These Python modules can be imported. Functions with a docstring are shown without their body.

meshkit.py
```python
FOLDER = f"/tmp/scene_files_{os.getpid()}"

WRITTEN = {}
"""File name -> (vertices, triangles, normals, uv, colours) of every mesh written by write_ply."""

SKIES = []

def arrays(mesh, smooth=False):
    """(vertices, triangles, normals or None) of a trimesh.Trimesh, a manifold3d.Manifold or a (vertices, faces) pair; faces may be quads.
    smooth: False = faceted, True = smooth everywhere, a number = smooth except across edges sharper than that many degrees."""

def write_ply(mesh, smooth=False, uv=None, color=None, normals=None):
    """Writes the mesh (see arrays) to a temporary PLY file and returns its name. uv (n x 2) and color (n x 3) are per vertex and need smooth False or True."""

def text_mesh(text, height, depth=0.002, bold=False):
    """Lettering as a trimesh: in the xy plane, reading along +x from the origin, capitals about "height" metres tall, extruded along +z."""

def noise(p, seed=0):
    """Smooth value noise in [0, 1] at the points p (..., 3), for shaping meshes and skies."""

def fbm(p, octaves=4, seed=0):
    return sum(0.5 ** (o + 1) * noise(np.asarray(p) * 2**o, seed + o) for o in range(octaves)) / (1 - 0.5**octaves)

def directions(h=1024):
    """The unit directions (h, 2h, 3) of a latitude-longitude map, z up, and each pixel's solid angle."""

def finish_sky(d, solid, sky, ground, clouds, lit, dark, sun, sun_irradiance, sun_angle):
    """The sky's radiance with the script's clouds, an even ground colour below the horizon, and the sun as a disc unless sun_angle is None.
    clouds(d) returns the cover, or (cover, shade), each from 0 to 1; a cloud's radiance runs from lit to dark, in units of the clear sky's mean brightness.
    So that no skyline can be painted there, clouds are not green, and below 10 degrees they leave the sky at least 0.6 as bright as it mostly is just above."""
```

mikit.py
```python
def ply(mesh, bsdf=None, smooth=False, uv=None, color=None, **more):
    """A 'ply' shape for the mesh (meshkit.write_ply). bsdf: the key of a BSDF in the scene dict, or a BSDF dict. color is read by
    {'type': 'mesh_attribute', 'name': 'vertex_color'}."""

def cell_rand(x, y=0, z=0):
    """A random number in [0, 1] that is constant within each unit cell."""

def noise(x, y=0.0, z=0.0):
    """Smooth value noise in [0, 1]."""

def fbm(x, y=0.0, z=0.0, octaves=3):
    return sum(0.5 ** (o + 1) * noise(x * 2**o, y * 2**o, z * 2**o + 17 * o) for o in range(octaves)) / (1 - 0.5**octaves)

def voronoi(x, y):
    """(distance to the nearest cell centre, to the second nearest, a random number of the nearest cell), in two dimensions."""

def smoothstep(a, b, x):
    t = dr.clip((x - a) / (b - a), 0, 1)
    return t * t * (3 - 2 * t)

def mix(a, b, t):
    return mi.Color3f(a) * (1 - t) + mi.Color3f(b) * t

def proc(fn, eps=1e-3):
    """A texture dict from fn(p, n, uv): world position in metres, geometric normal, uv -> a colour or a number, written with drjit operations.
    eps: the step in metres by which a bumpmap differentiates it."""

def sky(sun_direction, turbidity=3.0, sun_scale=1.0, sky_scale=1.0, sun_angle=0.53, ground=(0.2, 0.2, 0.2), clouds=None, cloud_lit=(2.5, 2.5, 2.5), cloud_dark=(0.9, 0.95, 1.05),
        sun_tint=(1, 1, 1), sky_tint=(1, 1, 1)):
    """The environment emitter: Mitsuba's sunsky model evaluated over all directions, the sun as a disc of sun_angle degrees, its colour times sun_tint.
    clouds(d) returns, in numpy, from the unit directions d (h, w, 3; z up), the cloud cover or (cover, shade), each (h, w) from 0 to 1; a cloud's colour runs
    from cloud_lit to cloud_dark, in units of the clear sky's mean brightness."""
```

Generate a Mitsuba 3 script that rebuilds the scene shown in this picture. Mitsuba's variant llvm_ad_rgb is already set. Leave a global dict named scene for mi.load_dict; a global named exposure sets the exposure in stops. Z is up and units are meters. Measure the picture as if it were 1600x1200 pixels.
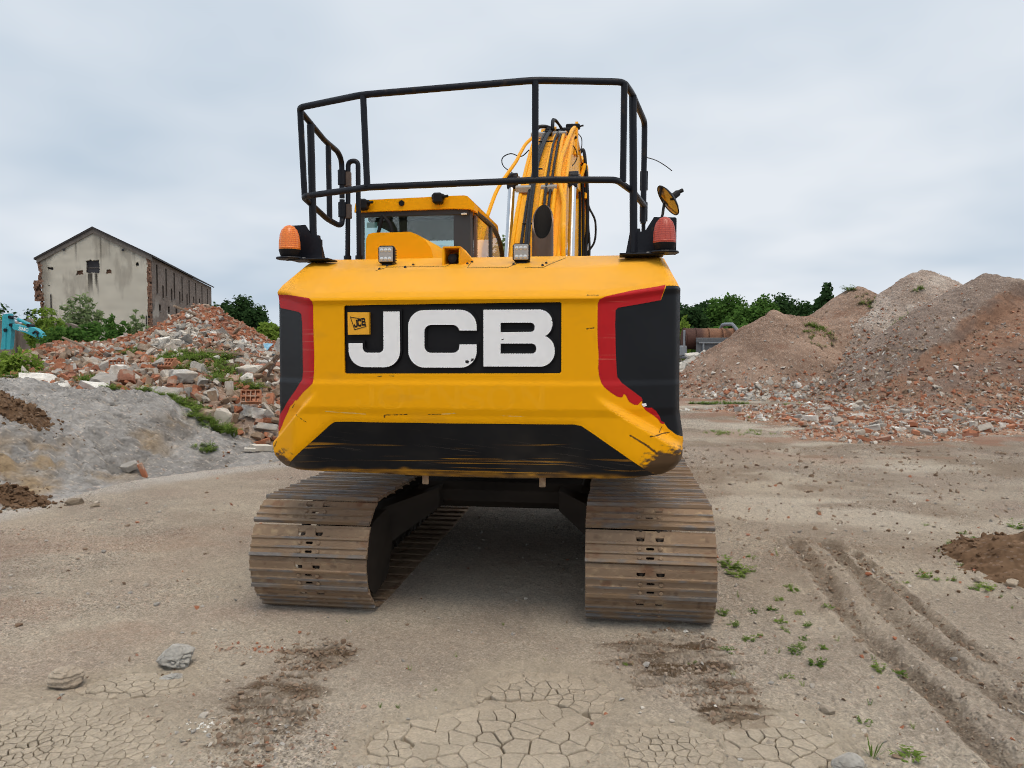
import math, random
import numpy as np, trimesh, drjit as dr, mitsuba as mi, mikit, meshkit
import shapely, shapely.affinity as sa
from shapely.geometry import Polygon, LineString, Point, box as sbox
from mikit import fbm, noise, voronoi, cell_rand, smoothstep, mix, proc
from scipy.spatial import Voronoi, cKDTree

T = mi.ScalarTransform4f
scene, labels = {}, {}

# ---------------------------------------------------------------- camera, sky, exposure
CAM_H = 1.62
PITCH = math.atan(62 / 1203.0)
scene['camera'] = {'type': 'perspective', 'fov': 67.25, 'fov_axis': 'x', 'near_clip': 0.05, 'far_clip': 4000.0,
                   'to_world': T().look_at(origin=[0, 0, CAM_H], target=[0, math.cos(PITCH), CAM_H - math.sin(PITCH)], up=[0, 0, 1])}


def overcast(d):
    """full cloud cover; the shade is a soft mottling of the cloud base"""
    q = d / np.maximum(d[..., 2:3] + 0.22, 0.05)
    q = np.concatenate([q[..., :2], np.zeros_like(q[..., :1])], -1)
    s = meshkit.fbm(q * 1.1 + [3.1, 8.2, 0], 4, 5) * 0.75 + meshkit.fbm(q * 3.2 + [1.7, 0.4, 2], 4, 9) * 0.25
    blue = np.clip(0.30 - 0.55 * d[..., 0], 0, 1)
    return np.ones(d.shape[:2]), np.clip((s - 0.34) * 2.5 + 0.34 * blue - 0.12, 0, 1)


scene['sky'] = mikit.sky((0.14, -0.50, 1.15), turbidity=3, sun_scale=0.30, sun_angle=34, clouds=overcast,
                         cloud_lit=(2.06, 2.18, 2.32), cloud_dark=(1.36, 1.62, 1.90), ground=(0.22, 0.19, 0.16))
exposure = 1.98

# ---------------------------------------------------------------- helpers


def numbered(name):
    if name not in USED:
        USED[name] = 0
        return name
    USED[name] += 1
    return f'{name}_{USED[name]:03d}'


USED = {}


def tag(key, label=None, cat=None, group=None, kind=None):
    d = labels.setdefault(key, {})
    for k, v in (('label', label), ('category', cat), ('group', group), ('kind', kind)):
        if v:
            d[k] = v
    return key


def thing(name, label, cat, group=None):
    key = numbered(name)
    return tag(key, label, cat, group)


def add(name, mesh, bsdf, parent=None, smooth=False, uv=None, kind=None, label=None, **kw):
    key = numbered((parent + '__' if parent else '') + name)
    scene[key] = mikit.ply(mesh, bsdf, smooth=smooth, uv=uv, **kw)
    if kind or label:
        tag(key, label=label, kind=kind)
    return key


def cat(*ms):
    ms = [m for x in ms for m in (x if isinstance(x, (list, tuple)) else [x])]
    vs, fs, n = [], [], 0
    for m in ms:
        vs.append(np.asarray(m.vertices)); fs.append(np.asarray(m.faces) + n); n += len(m.vertices)
    return trimesh.Trimesh(np.vstack(vs), np.vstack(fs), process=False)


def moved(m, M):
    M = np.asarray(M, float)
    f = np.asarray(m.faces)
    if np.linalg.det(M[:3, :3]) < 0:
        f = f[:, ::-1]
    return trimesh.Trimesh(np.asarray(m.vertices) @ M[:3, :3].T + M[:3, 3], f, process=False)


def mat(loc=(0, 0, 0), rx=0, ry=0, rz=0, s=(1, 1, 1)):
    cx, sx, cy, sy, cz, sz = math.cos(rx), math.sin(rx), math.cos(ry), math.sin(ry), math.cos(rz), math.sin(rz)
    X = np.array([[1, 0, 0], [0, cx, -sx], [0, sx, cx]]); Y = np.array([[cy, 0, sy], [0, 1, 0], [-sy, 0, cy]]); Z = np.array([[cz, -sz, 0], [sz, cz, 0], [0, 0, 1]])
    M = np.eye(4); M[:3, :3] = Z @ Y @ X @ np.diag(np.broadcast_to(s, 3)); M[:3, 3] = loc
    return M


def hull(pts):
    return trimesh.Trimesh(np.asarray(pts, float), process=False).convex_hull if False else trimesh.convex.convex_hull(np.asarray(pts, float))


def cbox(x0, x1, y0, y1, z0, z1, ch=0.01):
    """a box with chamfered edges"""
    c = np.array([(x0 + x1) / 2, (y0 + y1) / 2, (z0 + z1) / 2]); h = np.array([x1 - x0, y1 - y0, z1 - z0]) / 2
    ch = min(ch, h.min() * 0.9)
    p = []
    for sx in (-1, 1):
        for sy in (-1, 1):
            for sz in (-1, 1):
                for k in range(3):
                    q = h - ch; q[k] = h[k]
                    p.append(c + q * (sx, sy, sz))
    return hull(p)


def rounded(points, r, n=5):
    """a polyline whose corners are turned into arcs"""
    P = [np.asarray(p, float) for p in points]
    if r <= 0 or len(P) < 3:
        return np.array(P)
    out = [P[0]]
    for a, b, c in zip(P, P[1:], P[2:]):
        la, lc = np.linalg.norm(a - b), np.linalg.norm(c - b)
        k = min(r, la * 0.48, lc * 0.48)
        s, e = b + (a - b) / la * k, b + (c - b) / lc * k
        for t in np.linspace(0, 1, n + 1):
            out.append((1 - t) ** 2 * s + 2 * t * (1 - t) * b + t * t * e)
    out.append(P[-1])
    return np.array(out)


def tube(points, r, sides=10, bend=0.05, n=5):
    p = rounded(points, bend, n)
    keep = np.r_[True, np.linalg.norm(np.diff(p, axis=0), axis=1) > 1e-5]
    p = p[keep]
    R = np.broadcast_to(r, (len(p),)) if np.ndim(r) == 0 else np.interp(np.linspace(0, 1, len(p)), np.linspace(0, 1, len(r)), r)
    t = np.gradient(p, axis=0); t /= np.linalg.norm(t, axis=1, keepdims=True)
    a = np.cross(t[0], [0, 0, 1.0] if abs(t[0, 2]) < 0.9 else [1.0, 0, 0]); a /= np.linalg.norm(a)
    v, ang = [], np.arange(sides) * 2 * np.pi / sides
    for i in range(len(p)):
        a = a - t[i] * (a @ t[i]); a /= np.linalg.norm(a)
        b = np.cross(t[i], a)
        v.append(p[i] + R[i] * (np.cos(ang)[:, None] * a + np.sin(ang)[:, None] * b))
    v = np.vstack(v + [p[:1], p[-1:]])
    f, m = [], len(p)
    j = np.arange(sides); k = (j + 1) % sides
    for i in range(m - 1):
        A, B = i * sides, (i + 1) * sides
        f += [np.stack([A + j, A + k, B + k], 1), np.stack([A + j, B + k, B + j], 1)]
    e0, e1 = m * sides, m * sides + 1
    f += [np.stack([j * 0 + e0, k, j], 1), np.stack([j * 0 + e1, (m - 1) * sides + j, (m - 1) * sides + k], 1)]
    return trimesh.Trimesh(v, np.vstack(f), process=False)


def spline(points, n=8):
    """a smooth curve (Catmull-Rom) through the points"""
    P = np.asarray(points, float)
    P = np.vstack([2 * P[0] - P[1], P, 2 * P[-1] - P[-2]])
    out = []
    for i in range(1, len(P) - 2):
        a, b, c, d = P[i - 1:i + 3]
        for t in np.linspace(0, 1, n, endpoint=False):
            out.append(0.5 * (2 * b + (c - a) * t + (2 * a - 5 * b + 4 * c - d) * t * t + (3 * b - a - 3 * c + d) * t ** 3))
    out.append(P[-2])
    return np.array(out)


def hose(points, r, sides=7, n=7):
    return tube(spline(points, n), r, sides, 0)


def lathe(profile, n=24):
    """profile: (radius, height) from the bottom to the top"""
    pr = np.asarray(profile, float); ang = np.arange(n) * 2 * np.pi / n
    v = np.stack([pr[:, :1] * np.cos(ang), pr[:, :1] * np.sin(ang), np.repeat(pr[:, 1:], n, 1)], -1).reshape(-1, 3)
    f, j = [], np.arange(n); k = (j + 1) % n
    for i in range(len(pr) - 1):
        A, B = i * n, (i + 1) * n
        f += [np.stack([A + j, A + k, B + k], 1), np.stack([A + j, B + k, B + j], 1)]
    return trimesh.Trimesh(v, np.vstack(f), process=False)


def rod(a, b, r, n=12):
    return tube([a, b], r, n, 0)


def extrude(poly, h):
    return trimesh.creation.extrude_polygon(poly, h, engine='earcut')


def extrude_y(poly, y0, y1):
    """a polygon of (y, z) pairs swept along x from y0 to y1 would be extrude_x; here (x, z) pairs swept along y"""
    m = extrude(poly, y1 - y0)
    v = np.asarray(m.vertices)
    return trimesh.Trimesh(np.stack([v[:, 0], y0 + (y1 - y0) - v[:, 2], v[:, 1]], 1), m.faces, process=False)


def extrude_x(poly, x0, x1):
    """a polygon of (y, z) pairs swept along x"""
    m = extrude(poly, x1 - x0)
    v = np.asarray(m.vertices)
    return trimesh.Trimesh(np.stack([x0 + v[:, 2], v[:, 0], v[:, 1]], 1), m.faces, process=False)


def rock(rng, n=16, flat=1.0, rough=0.35):
    """an angular stone, about one unit across"""
    p = rng.normal(size=(n, 3)); p /= np.linalg.norm(p, axis=1, keepdims=True)
    p *= 0.5 * (1 - rough * rng.random((n, 1))); p[:, 2] *= flat
    return hull(p)


def batch(variants, which, M, uvs):
    """many copies of a few meshes as one mesh: M (n,4,4), uvs (n,2) constant per copy"""
    vs, fs, us, n = [], [], [], 0
    for k, m in enumerate(variants):
        idx = np.nonzero(which == k)[0]
        if not len(idx):
            continue
        v, f = np.asarray(m.vertices), np.asarray(m.faces)
        V = np.einsum('nij,vj->nvi', M[idx, :3, :3], v) + M[idx, None, :3, 3]
        vs.append(V.reshape(-1, 3)); fs.append((f[None] + (np.arange(len(idx)) * len(v))[:, None, None] + n).reshape(-1, 3))
        us.append(np.repeat(uvs[idx], len(v), 0)); n += len(idx) * len(v)
    return trimesh.Trimesh(np.vstack(vs), np.vstack(fs), process=False), np.vstack(us)


def randrot(rng, n, tilt=0.5):
    """n rotation matrices: any heading, tilted up to about `tilt` radians"""
    yaw = rng.random(n) * 2 * np.pi; ax = rng.normal(size=n) * tilt; ay = rng.normal(size=n) * tilt
    c, s, o, z = np.cos, np.sin, np.ones(n), np.zeros(n)
    Z = np.stack([c(yaw), -s(yaw), z, s(yaw), c(yaw), z, z, z, o], 1).reshape(-1, 3, 3)
    X = np.stack([o, z, z, z, c(ax), -s(ax), z, s(ax), c(ax)], 1).reshape(-1, 3, 3)
    Y = np.stack([c(ay), z, s(ay), z, o, z, -s(ay), z, c(ay)], 1).reshape(-1, 3, 3)
    return Z @ Y @ X


def mats(R, scale, loc):
    M = np.zeros((len(R), 4, 4)); M[:, :3, :3] = R * np.asarray(scale)[:, None, :]; M[:, :3, 3] = loc; M[:, 3, 3] = 1
    return M


# ---------------------------------------------------------------- plain materials
def principled(color, rough=0.5, metal=0.0, **kw):
    c = color if isinstance(color, dict) else {'type': 'rgb', 'value': list(color)}
    r = rough if isinstance(rough, dict) else float(rough)
    return {'type': 'twosided', 'bsdf': {'type': 'principled', 'base_color': c, 'roughness': r, 'metallic': float(metal), **kw}}


def bumped(b, fn, scale, eps=1e-3):
    inner = b['bsdf']
    return {'type': 'twosided', 'bsdf': {'type': 'bumpmap', 'arbitrary': {**proc(fn, eps)}, 'scale': float(scale), 'bsdf': inner}}
# ================================================================ the ground
RUTS = [[(2.30, 6.30), (2.15, 5.26), (1.99, 4.47), (1.96, 3.82), (1.95, 3.42), (1.91, 3.06), (1.86, 2.5)],
        [(2.56, 6.20), (2.46, 5.44), (2.28, 4.55), (2.24, 4.07), (2.25, 3.65), (2.27, 3.25), (2.30, 2.5)],
        [(2.62, 5.80), (2.53, 4.95), (2.46, 4.28), (2.43, 3.85), (2.47, 3.3), (2.50, 2.6)]]
RUT_W = [0.058, 0.064, 0.036]
CRACKS = [  # centre, radii, cell size
    ((-0.02, 3.12), (0.40, 0.36), 0.098), ((0.16, 3.50), (0.36, 0.30), 0.060), ((-1.98, 3.08), (0.62, 0.40), 0.046), ((1.08, 3.05), (0.26, 0.24), 0.080), ((0.64, 3.02), (0.24, 0.22), 0.046), ((-0.42, 3.05), (0.20, 0.22), 0.060), ((-1.80, 3.62), (0.30, 0.16), 0.055)]
IMPRINTS = [((0.86, 3.86), (0.34, 0.44)), ((0.97, 3.50), (0.18, 0.34)), ((-1.06, 3.35), (0.21, 0.50)), ((-1.02, 3.95), (0.20, 0.22))]


def seg_dist(x, y, a, b):
    """distance to a segment; works on numpy arrays and on drjit numbers"""
    ex_, ey = b[0] - a[0], b[1] - a[1]
    t = ((x - a[0]) * ex_ + (y - a[1]) * ey) / (ex_ * ex_ + ey * ey)
    t = np.clip(t, 0, 1) if isinstance(x, np.ndarray) else dr.clip(t, 0, 1)
    dx, dy = x - a[0] - t * ex_, y - a[1] - t * ey
    return (np.sqrt if isinstance(x, np.ndarray) else dr.sqrt)(dx * dx + dy * dy)


def rut_dist(x, y, k):
    d = None
    for a, b in zip(RUTS[k], RUTS[k][1:]):
        e = seg_dist(x, y, a, b)
        d = e if d is None else (np.minimum if isinstance(x, np.ndarray) else dr.minimum)(d, e)
    return d


def n2(x, y, f, seed=0, oct=4):
    return meshkit.fbm(np.stack([x * f, y * f, np.full_like(x, 0.37)], -1), oct, seed)


def sstep(a, b, x):
    t = np.clip((x - a) / (b - a), 0, 1)
    return t * t * (3 - 2 * t)


def ell(x, y, c, r):
    return np.sqrt(((x - c[0]) / r[0]) ** 2 + ((y - c[1]) / r[1]) ** 2)


def crack_mask(x, y):
    m = np.zeros_like(x)
    for c, r, s in CRACKS:
        m = np.maximum(m, 1 - sstep(0.74, 1.0, ell(x, y, c, r) + 0.5 * (n2(x, y, 3.1, 31) - 0.5)))
    return m


def imprint_mask(x, y):
    m = np.zeros_like(x)
    for c, r in IMPRINTS:
        m = np.maximum(m, 1 - sstep(0.75, 1.05, ell(x, y, c, r) + 0.7 * (n2(x, y, 4.3, 33) - 0.5)))
    return m


def ground_smooth(x, y):
    r = np.hypot(x, y)
    return (n2(x, y, 0.45, 3, 3) - 0.5) * 0.05 * sstep(1.0, 3.0, r) * (1 - sstep(28, 45, r)) + 0.006 * (n2(x, y, 2.2, 4, 2) - 0.5)


def ground_z(x, y):
    x, y = np.asarray(x, float), np.asarray(y, float)
    cm, im = crack_mask(x, y), imprint_mask(x, y)
    z = ground_smooth(x, y)
    rough = 0.35 + 0.65 * sstep(0.42, 0.62, n2(x, y, 0.9, 8, 3))
    right = sstep(0.9, 1.6, x) * 0.6 + 0.5 * sstep(-1.5, -3, x)
    fine = (n2(x, y, 16, 11, 4) - 0.5) * 0.020 * (rough + right) + (n2(x, y, 55, 12, 3) - 0.5) * 0.013 * (0.6 + rough)
    z = z + fine * (1 - cm)
    for k in range(3):
        d = rut_dist(x, y, k) + 0.05 * (n2(x, y, 7, 40 + k) - 0.5)
        w = RUT_W[k]
        fade = (0.45 + 0.8 * n2(x, y, 1.7, 50 + k, 2)) * (sstep(3.3, 4.6, y) * 0.8 + 0.2 if k == 2 else 1.0)
        z = z - 0.036 * fade * np.exp(-(d / w) ** 2) + 0.022 * fade * np.exp(-((d - w * 1.75) / (w * 0.55)) ** 2)
        z = z + np.exp(-(d / (w * 1.8)) ** 2) * ((n2(x, y, 26, 44, 3) - 0.5) * 0.036 + (n2(x, y, 9, 45, 3) - 0.5) * 0.030)
    # tread imprints of the tracks: ridges of crumbled, drying mud
    bars = np.sin((y + 0.10 * (n2(x, y, 3, 61, 2) - 0.5)) * 2 * np.pi / 0.088)
    clod = np.clip(n2(x, y, 13, 63, 4) - 0.42, 0, 1) * 0.085
    z = z + im * (0.013 * bars * n2(x, y, 5, 64, 2) * 1.6 + clod - 0.010)
    far = sstep(5.5, 9, np.hypot(x, y)) * sstep(2, 3.2, x)
    z = z + far * (np.clip(n2(x, y * 1.6, 1.1, 71, 4) - 0.5, 0, 1) * 0.14)
    z = z - 0.030 * cm
    return z * (1 - sstep(30, 48, np.hypot(x, y)))


def mud_color(x, y):
    """drjit: the colour of the bare ground"""
    big = fbm(x * 0.55 + 3.3, y * 0.75, 1.0, 4)
    mid = fbm(x * 2.6, y * 3.2, 4.0, 4)
    c = mix((0.475, 0.418, 0.340), (0.360, 0.306, 0.250), smoothstep(0.34, 0.68, big * 0.6 + mid * 0.4))
    c = mix(c, (0.365, 0.288, 0.240), smoothstep(0.5, 0.75, fbm(x * 0.8 + 30, y * 0.8, 2.0, 3)) * 0.55)
    # the dry, pale dust to the right and along the edge of the grey heap
    pale = smoothstep(0.52, 0.66, fbm(x * 0.60 + 11, y * 0.80 + 4, 7.0, 4)) * smoothstep(1.0, 2.4, x) * smoothstep(5.0, 7.0, y)
    c = mix(c, (0.57, 0.52, 0.44), pale * 0.75)
    edge = dr.minimum(seg_dist(x, y, (-5.0, 7.25), (-4.5, 8.9)), seg_dist(x, y, (-4.5, 8.9), (-2.6, 10.9))) + 0.5 * (fbm(x * 2, y * 2, 3.0, 3) - 0.5)
    c = mix(c, (0.55, 0.53, 0.50), smoothstep(0.45, 0.10, edge) * 0.75)
    brown = smoothstep(0.50, 0.62, fbm(x * 0.75 + 40, y * 1.05 + 9, 5.0, 5)) * smoothstep(0.8, 2.0, x) * smoothstep(4.8, 6.2, y) * smoothstep(40, 16, y)
    c = mix(c, (0.245, 0.185, 0.138), brown * 0.7)
    return c


def damp(x, y, prints=True, ruts=True):
    """drjit: where the soil has been turned up and is still damp"""
    m = mi.Float(0)
    for c, r in IMPRINTS if prints else ():
        e = dr.sqrt(dr.square((x - c[0]) / r[0]) + dr.square((y - c[1]) / r[1])) + 1.5 * (fbm(x * 3.2, y * 13, 3.0, 4) - 0.5)
        m = dr.maximum(m, smoothstep(1.05, 0.70, e))
    for k in range(3 if ruts else 0):
        d = rut_dist(x, y, k) + 0.10 * (fbm(x * 7, y * 7, 2.0 + k, 4) - 0.5)
        m = dr.maximum(m, smoothstep(RUT_W[k] * 1.45, RUT_W[k] * 0.5, d) * (0.45 + 0.55 * noise(x * 2, y * 2, 1.0)) * (smoothstep(3.4, 4.5, y) if k == 2 else 1.0))
    return m


def silt(x, y):
    """drjit: fine silt, washed together in the hollows where the mud has dried and cracked"""
    m = mi.Float(0)
    for c, r, s in CRACKS:
        e = dr.sqrt(dr.square((x - c[0]) / r[0]) + dr.square((y - c[1]) / r[1])) + 0.8 * (fbm(x * 3, y * 3, 8.0, 4) - 0.5)
        m = dr.maximum(m, smoothstep(1.9, 0.95, e))
    return m


def ground_fn(p, n, uv):
    x, y = p.x, p.y
    c = mud_color(x, y)
    si = silt(x, y)
    c = mix(c, (0.440, 0.378, 0.292), si * 0.6)
    c = mix(c, (0.150, 0.110, 0.076), damp(x, y, True, False) * (0.25 + 0.90 * smoothstep(0.3, 0.7, fbm(x * 4, y * 26, 3.0, 4))))
    c = mix(c, (0.125, 0.092, 0.064), damp(x, y, False, True) * (0.55 + 0.55 * fbm(x * 6, y * 6, 3.0, 4)))
    # gravel bedded in the soil: greys, brick reds, pale chips, and dark grains as painted pit shade
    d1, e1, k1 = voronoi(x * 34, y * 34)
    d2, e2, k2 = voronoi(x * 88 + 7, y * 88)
    grain_pit_tint = lambda k: mix(mix((0.13, 0.11, 0.095), (0.50, 0.455, 0.40), smoothstep(0.1, 0.75, k)), mix((0.42, 0.17, 0.105), (0.62, 0.58, 0.52), cell_rand(k * 971, 1, 2)), smoothstep(0.86, 0.9, k))
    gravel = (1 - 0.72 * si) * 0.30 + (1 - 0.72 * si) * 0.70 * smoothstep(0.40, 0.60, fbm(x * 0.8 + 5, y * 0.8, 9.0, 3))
    c = mix(c, grain_pit_tint(k1), smoothstep(0.36, 0.24, d1) * smoothstep(0.55, 0.62, cell_rand(k1 * 517, 2, 3)) * gravel * 0.75)
    c = mix(c, grain_pit_tint(k2), smoothstep(0.50, 0.30, d2) * 0.62 * gravel)
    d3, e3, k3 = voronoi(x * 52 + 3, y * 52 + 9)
    c = c * mix((0.74 + 0.36 * k3 * smoothstep(0.0, 0.2, e3 - d3) + 0.10 * noise(x * 9, y * 9, 2.0)) * (0.70 + 0.60 * noise(x * 130, y * 130, 1.0)), (0.82 + 0.18 * fbm(x * 22, y * 22, 5.0, 3) + 0.22 * noise(x * 140, y * 140, 2.0)) * 0.92, dr.maximum(si * 0.8, 0.40 * (1 - smoothstep(0.40, 0.62, fbm(x * 0.8 + 5, y * 0.8, 9.0, 3)))))  # fine speckle in the colour stands in for shaded pits between grains
    # crushed brick lying in the soil towards the heaps on the right, and in the lane on the left
    red = smoothstep(0.50, 0.64, fbm(x * 0.9 + 17, y * 1.3, 3.0, 4)) * (smoothstep(2.5, 5.5, x) * smoothstep(9, 12, y) * 0.9 + smoothstep(-1.2, -2.2, x) * smoothstep(7.5, 6, y) * smoothstep(3.7, 4.4, y) * 0.30)
    return mix(c, mix((0.34, 0.15, 0.095), (0.27, 0.17, 0.125), k1), red * 0.75)


def plate_fn(p, n, uv):
    x, y = p.x, p.y
    c = mix(mud_color(x, y), (0.440, 0.378, 0.292), 0.6)
    c = c * (0.78 + 0.10 * uv.x)
    c = mix(c, (0.19, 0.145, 0.105), damp(x, y) * 0.6)
    d1, e1, k1 = voronoi(x * 60, y * 60)
    c = mix(c, mix((0.22, 0.18, 0.15), (0.50, 0.44, 0.37), k1), smoothstep(0.40, 0.25, d1) * smoothstep(0.6, 0.75, cell_rand(k1 * 517, 2, 3)) * 0.45)
    return c * (0.82 + 0.18 * fbm(x * 22, y * 22, 5.0, 3) + 0.22 * noise(x * 140, y * 140, 2.0))


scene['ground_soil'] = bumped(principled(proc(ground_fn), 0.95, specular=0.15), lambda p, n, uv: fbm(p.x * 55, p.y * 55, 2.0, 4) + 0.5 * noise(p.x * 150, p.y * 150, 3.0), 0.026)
scene['mud_plate'] = bumped(principled(proc(plate_fn), 0.95, specular=0.12), lambda p, n, uv: fbm(p.x * 50, p.y * 50, 2.0, 4), 0.016)

NT, NR = 680, 640
th = np.radians(np.linspace(-43, 43, NT)); rad = 2.15 * (46 / 2.15) ** np.linspace(0, 1, NR)
TH, RD = np.meshgrid(th, rad)
gx, gy = RD * np.sin(TH), RD * np.cos(TH)
taper = sstep(43, 41.0, np.degrees(np.abs(TH))) * sstep(2.15, 2.45, RD)
gz = ground_z(gx, gy) * taper
ii, jj = np.meshgrid(np.arange(NR - 1), np.arange(NT - 1), indexing='ij')
q = np.stack([ii * NT + jj, ii * NT + jj + 1, (ii + 1) * NT + jj + 1, (ii + 1) * NT + jj], -1).reshape(-1, 4)[:, ::-1]
fan = trimesh.Trimesh(np.stack([gx, gy, gz], -1).reshape(-1, 3), np.vstack([q[:, [0, 1, 2]], q[:, [0, 2, 3]]]), process=False)
# the rest of the plain: the side and back sectors, and out to the horizon
th2 = np.radians(np.linspace(43, 317, 90)); rad2 = np.r_[0.01, 0.6, 1.3, 2.15, 3, 4.5, 7, 10, 15, 22, 32, 46.0]


def sector(th_, rad_):
    A, B = np.meshgrid(th_, rad_); x, y = B * np.sin(A), B * np.cos(A); m, n_ = A.shape
    i, j = np.meshgrid(np.arange(m - 1), np.arange(n_ - 1), indexing='ij')
    q = np.stack([i * n_ + j, i * n_ + j + 1, (i + 1) * n_ + j + 1, (i + 1) * n_ + j], -1).reshape(-1, 4)[:, ::-1]
    return trimesh.Trimesh(np.stack([x, y, 0 * x], -1).reshape(-1, 3), np.vstack([q[:, [0, 1, 2]], q[:, [0, 2, 3]]]), process=False)


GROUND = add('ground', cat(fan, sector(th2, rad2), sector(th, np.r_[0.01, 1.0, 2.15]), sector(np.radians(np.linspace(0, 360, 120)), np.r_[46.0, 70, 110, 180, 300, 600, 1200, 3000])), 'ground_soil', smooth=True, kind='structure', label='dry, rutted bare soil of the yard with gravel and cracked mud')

# ---- dried mud that has cracked into plates: every plate is a piece of its own
rng = np.random.default_rng(11)
plates = []
for (c, r, s) in CRACKS:
    nx, ny = int(r[0] * 2.2 / s) + 2, int(r[1] * 2.2 / s) + 2
    P = np.stack(np.meshgrid(np.arange(nx) - nx / 2, np.arange(ny) - ny / 2), -1).reshape(-1, 2) * s
    P[:, 0] += (np.round(P[:, 1] / s) % 2) * s / 2
    P = P + rng.uniform(-0.42, 0.42, P.shape) * s + c
    vor = Voronoi(P)
    for i in range(len(P)):
        reg = vor.regions[vor.point_region[i]]
        if not reg or -1 in reg:
            continue
        x0, y0 = P[i]
        if ell(np.array([x0]), np.array([y0]), c, r)[0] + 0.5 * (n2(np.array([x0]), np.array([y0]), 3.1, 31)[0] - 0.5) > 1.0:
            continue
        if s < 0.1 and any(ell(np.array([x0]), np.array([y0]), c2, r2)[0] < 1.0 and s2 > s for c2, r2, s2 in CRACKS):
            continue
        e = ell(np.array([x0]), np.array([y0]), c, r)[0]
        e = e + 0.5 * (n2(np.array([x0]), np.array([y0]), 3.1, 31)[0] - 0.5)
        gap = s * (0.050 * max(0.0, 1 - 1.25 * e) ** 1.3 + 0.007) * rng.uniform(0.3, 1.6)
        poly = Polygon(vor.vertices[reg]).segmentize(s / 3)
        qv = np.array(poly.exterior.coords)[:-1]
        qv = qv + (np.stack([n2(qv[:, 0], qv[:, 1], 2.2 / s, 81, 2), n2(qv[:, 0], qv[:, 1], 2.2 / s, 82, 2)], 1) - 0.5) * s * 0.34
        poly = Polygon(qv).buffer(-gap).buffer(-s * 0.05).buffer(s * 0.05, quad_segs=2)
        if poly.is_empty or poly.geom_type != 'Polygon' or poly.area < (s * 0.25) ** 2:
            continue
        plates.append((e, s, poly))
plates.sort(key=lambda t: -t[2].area)


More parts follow.
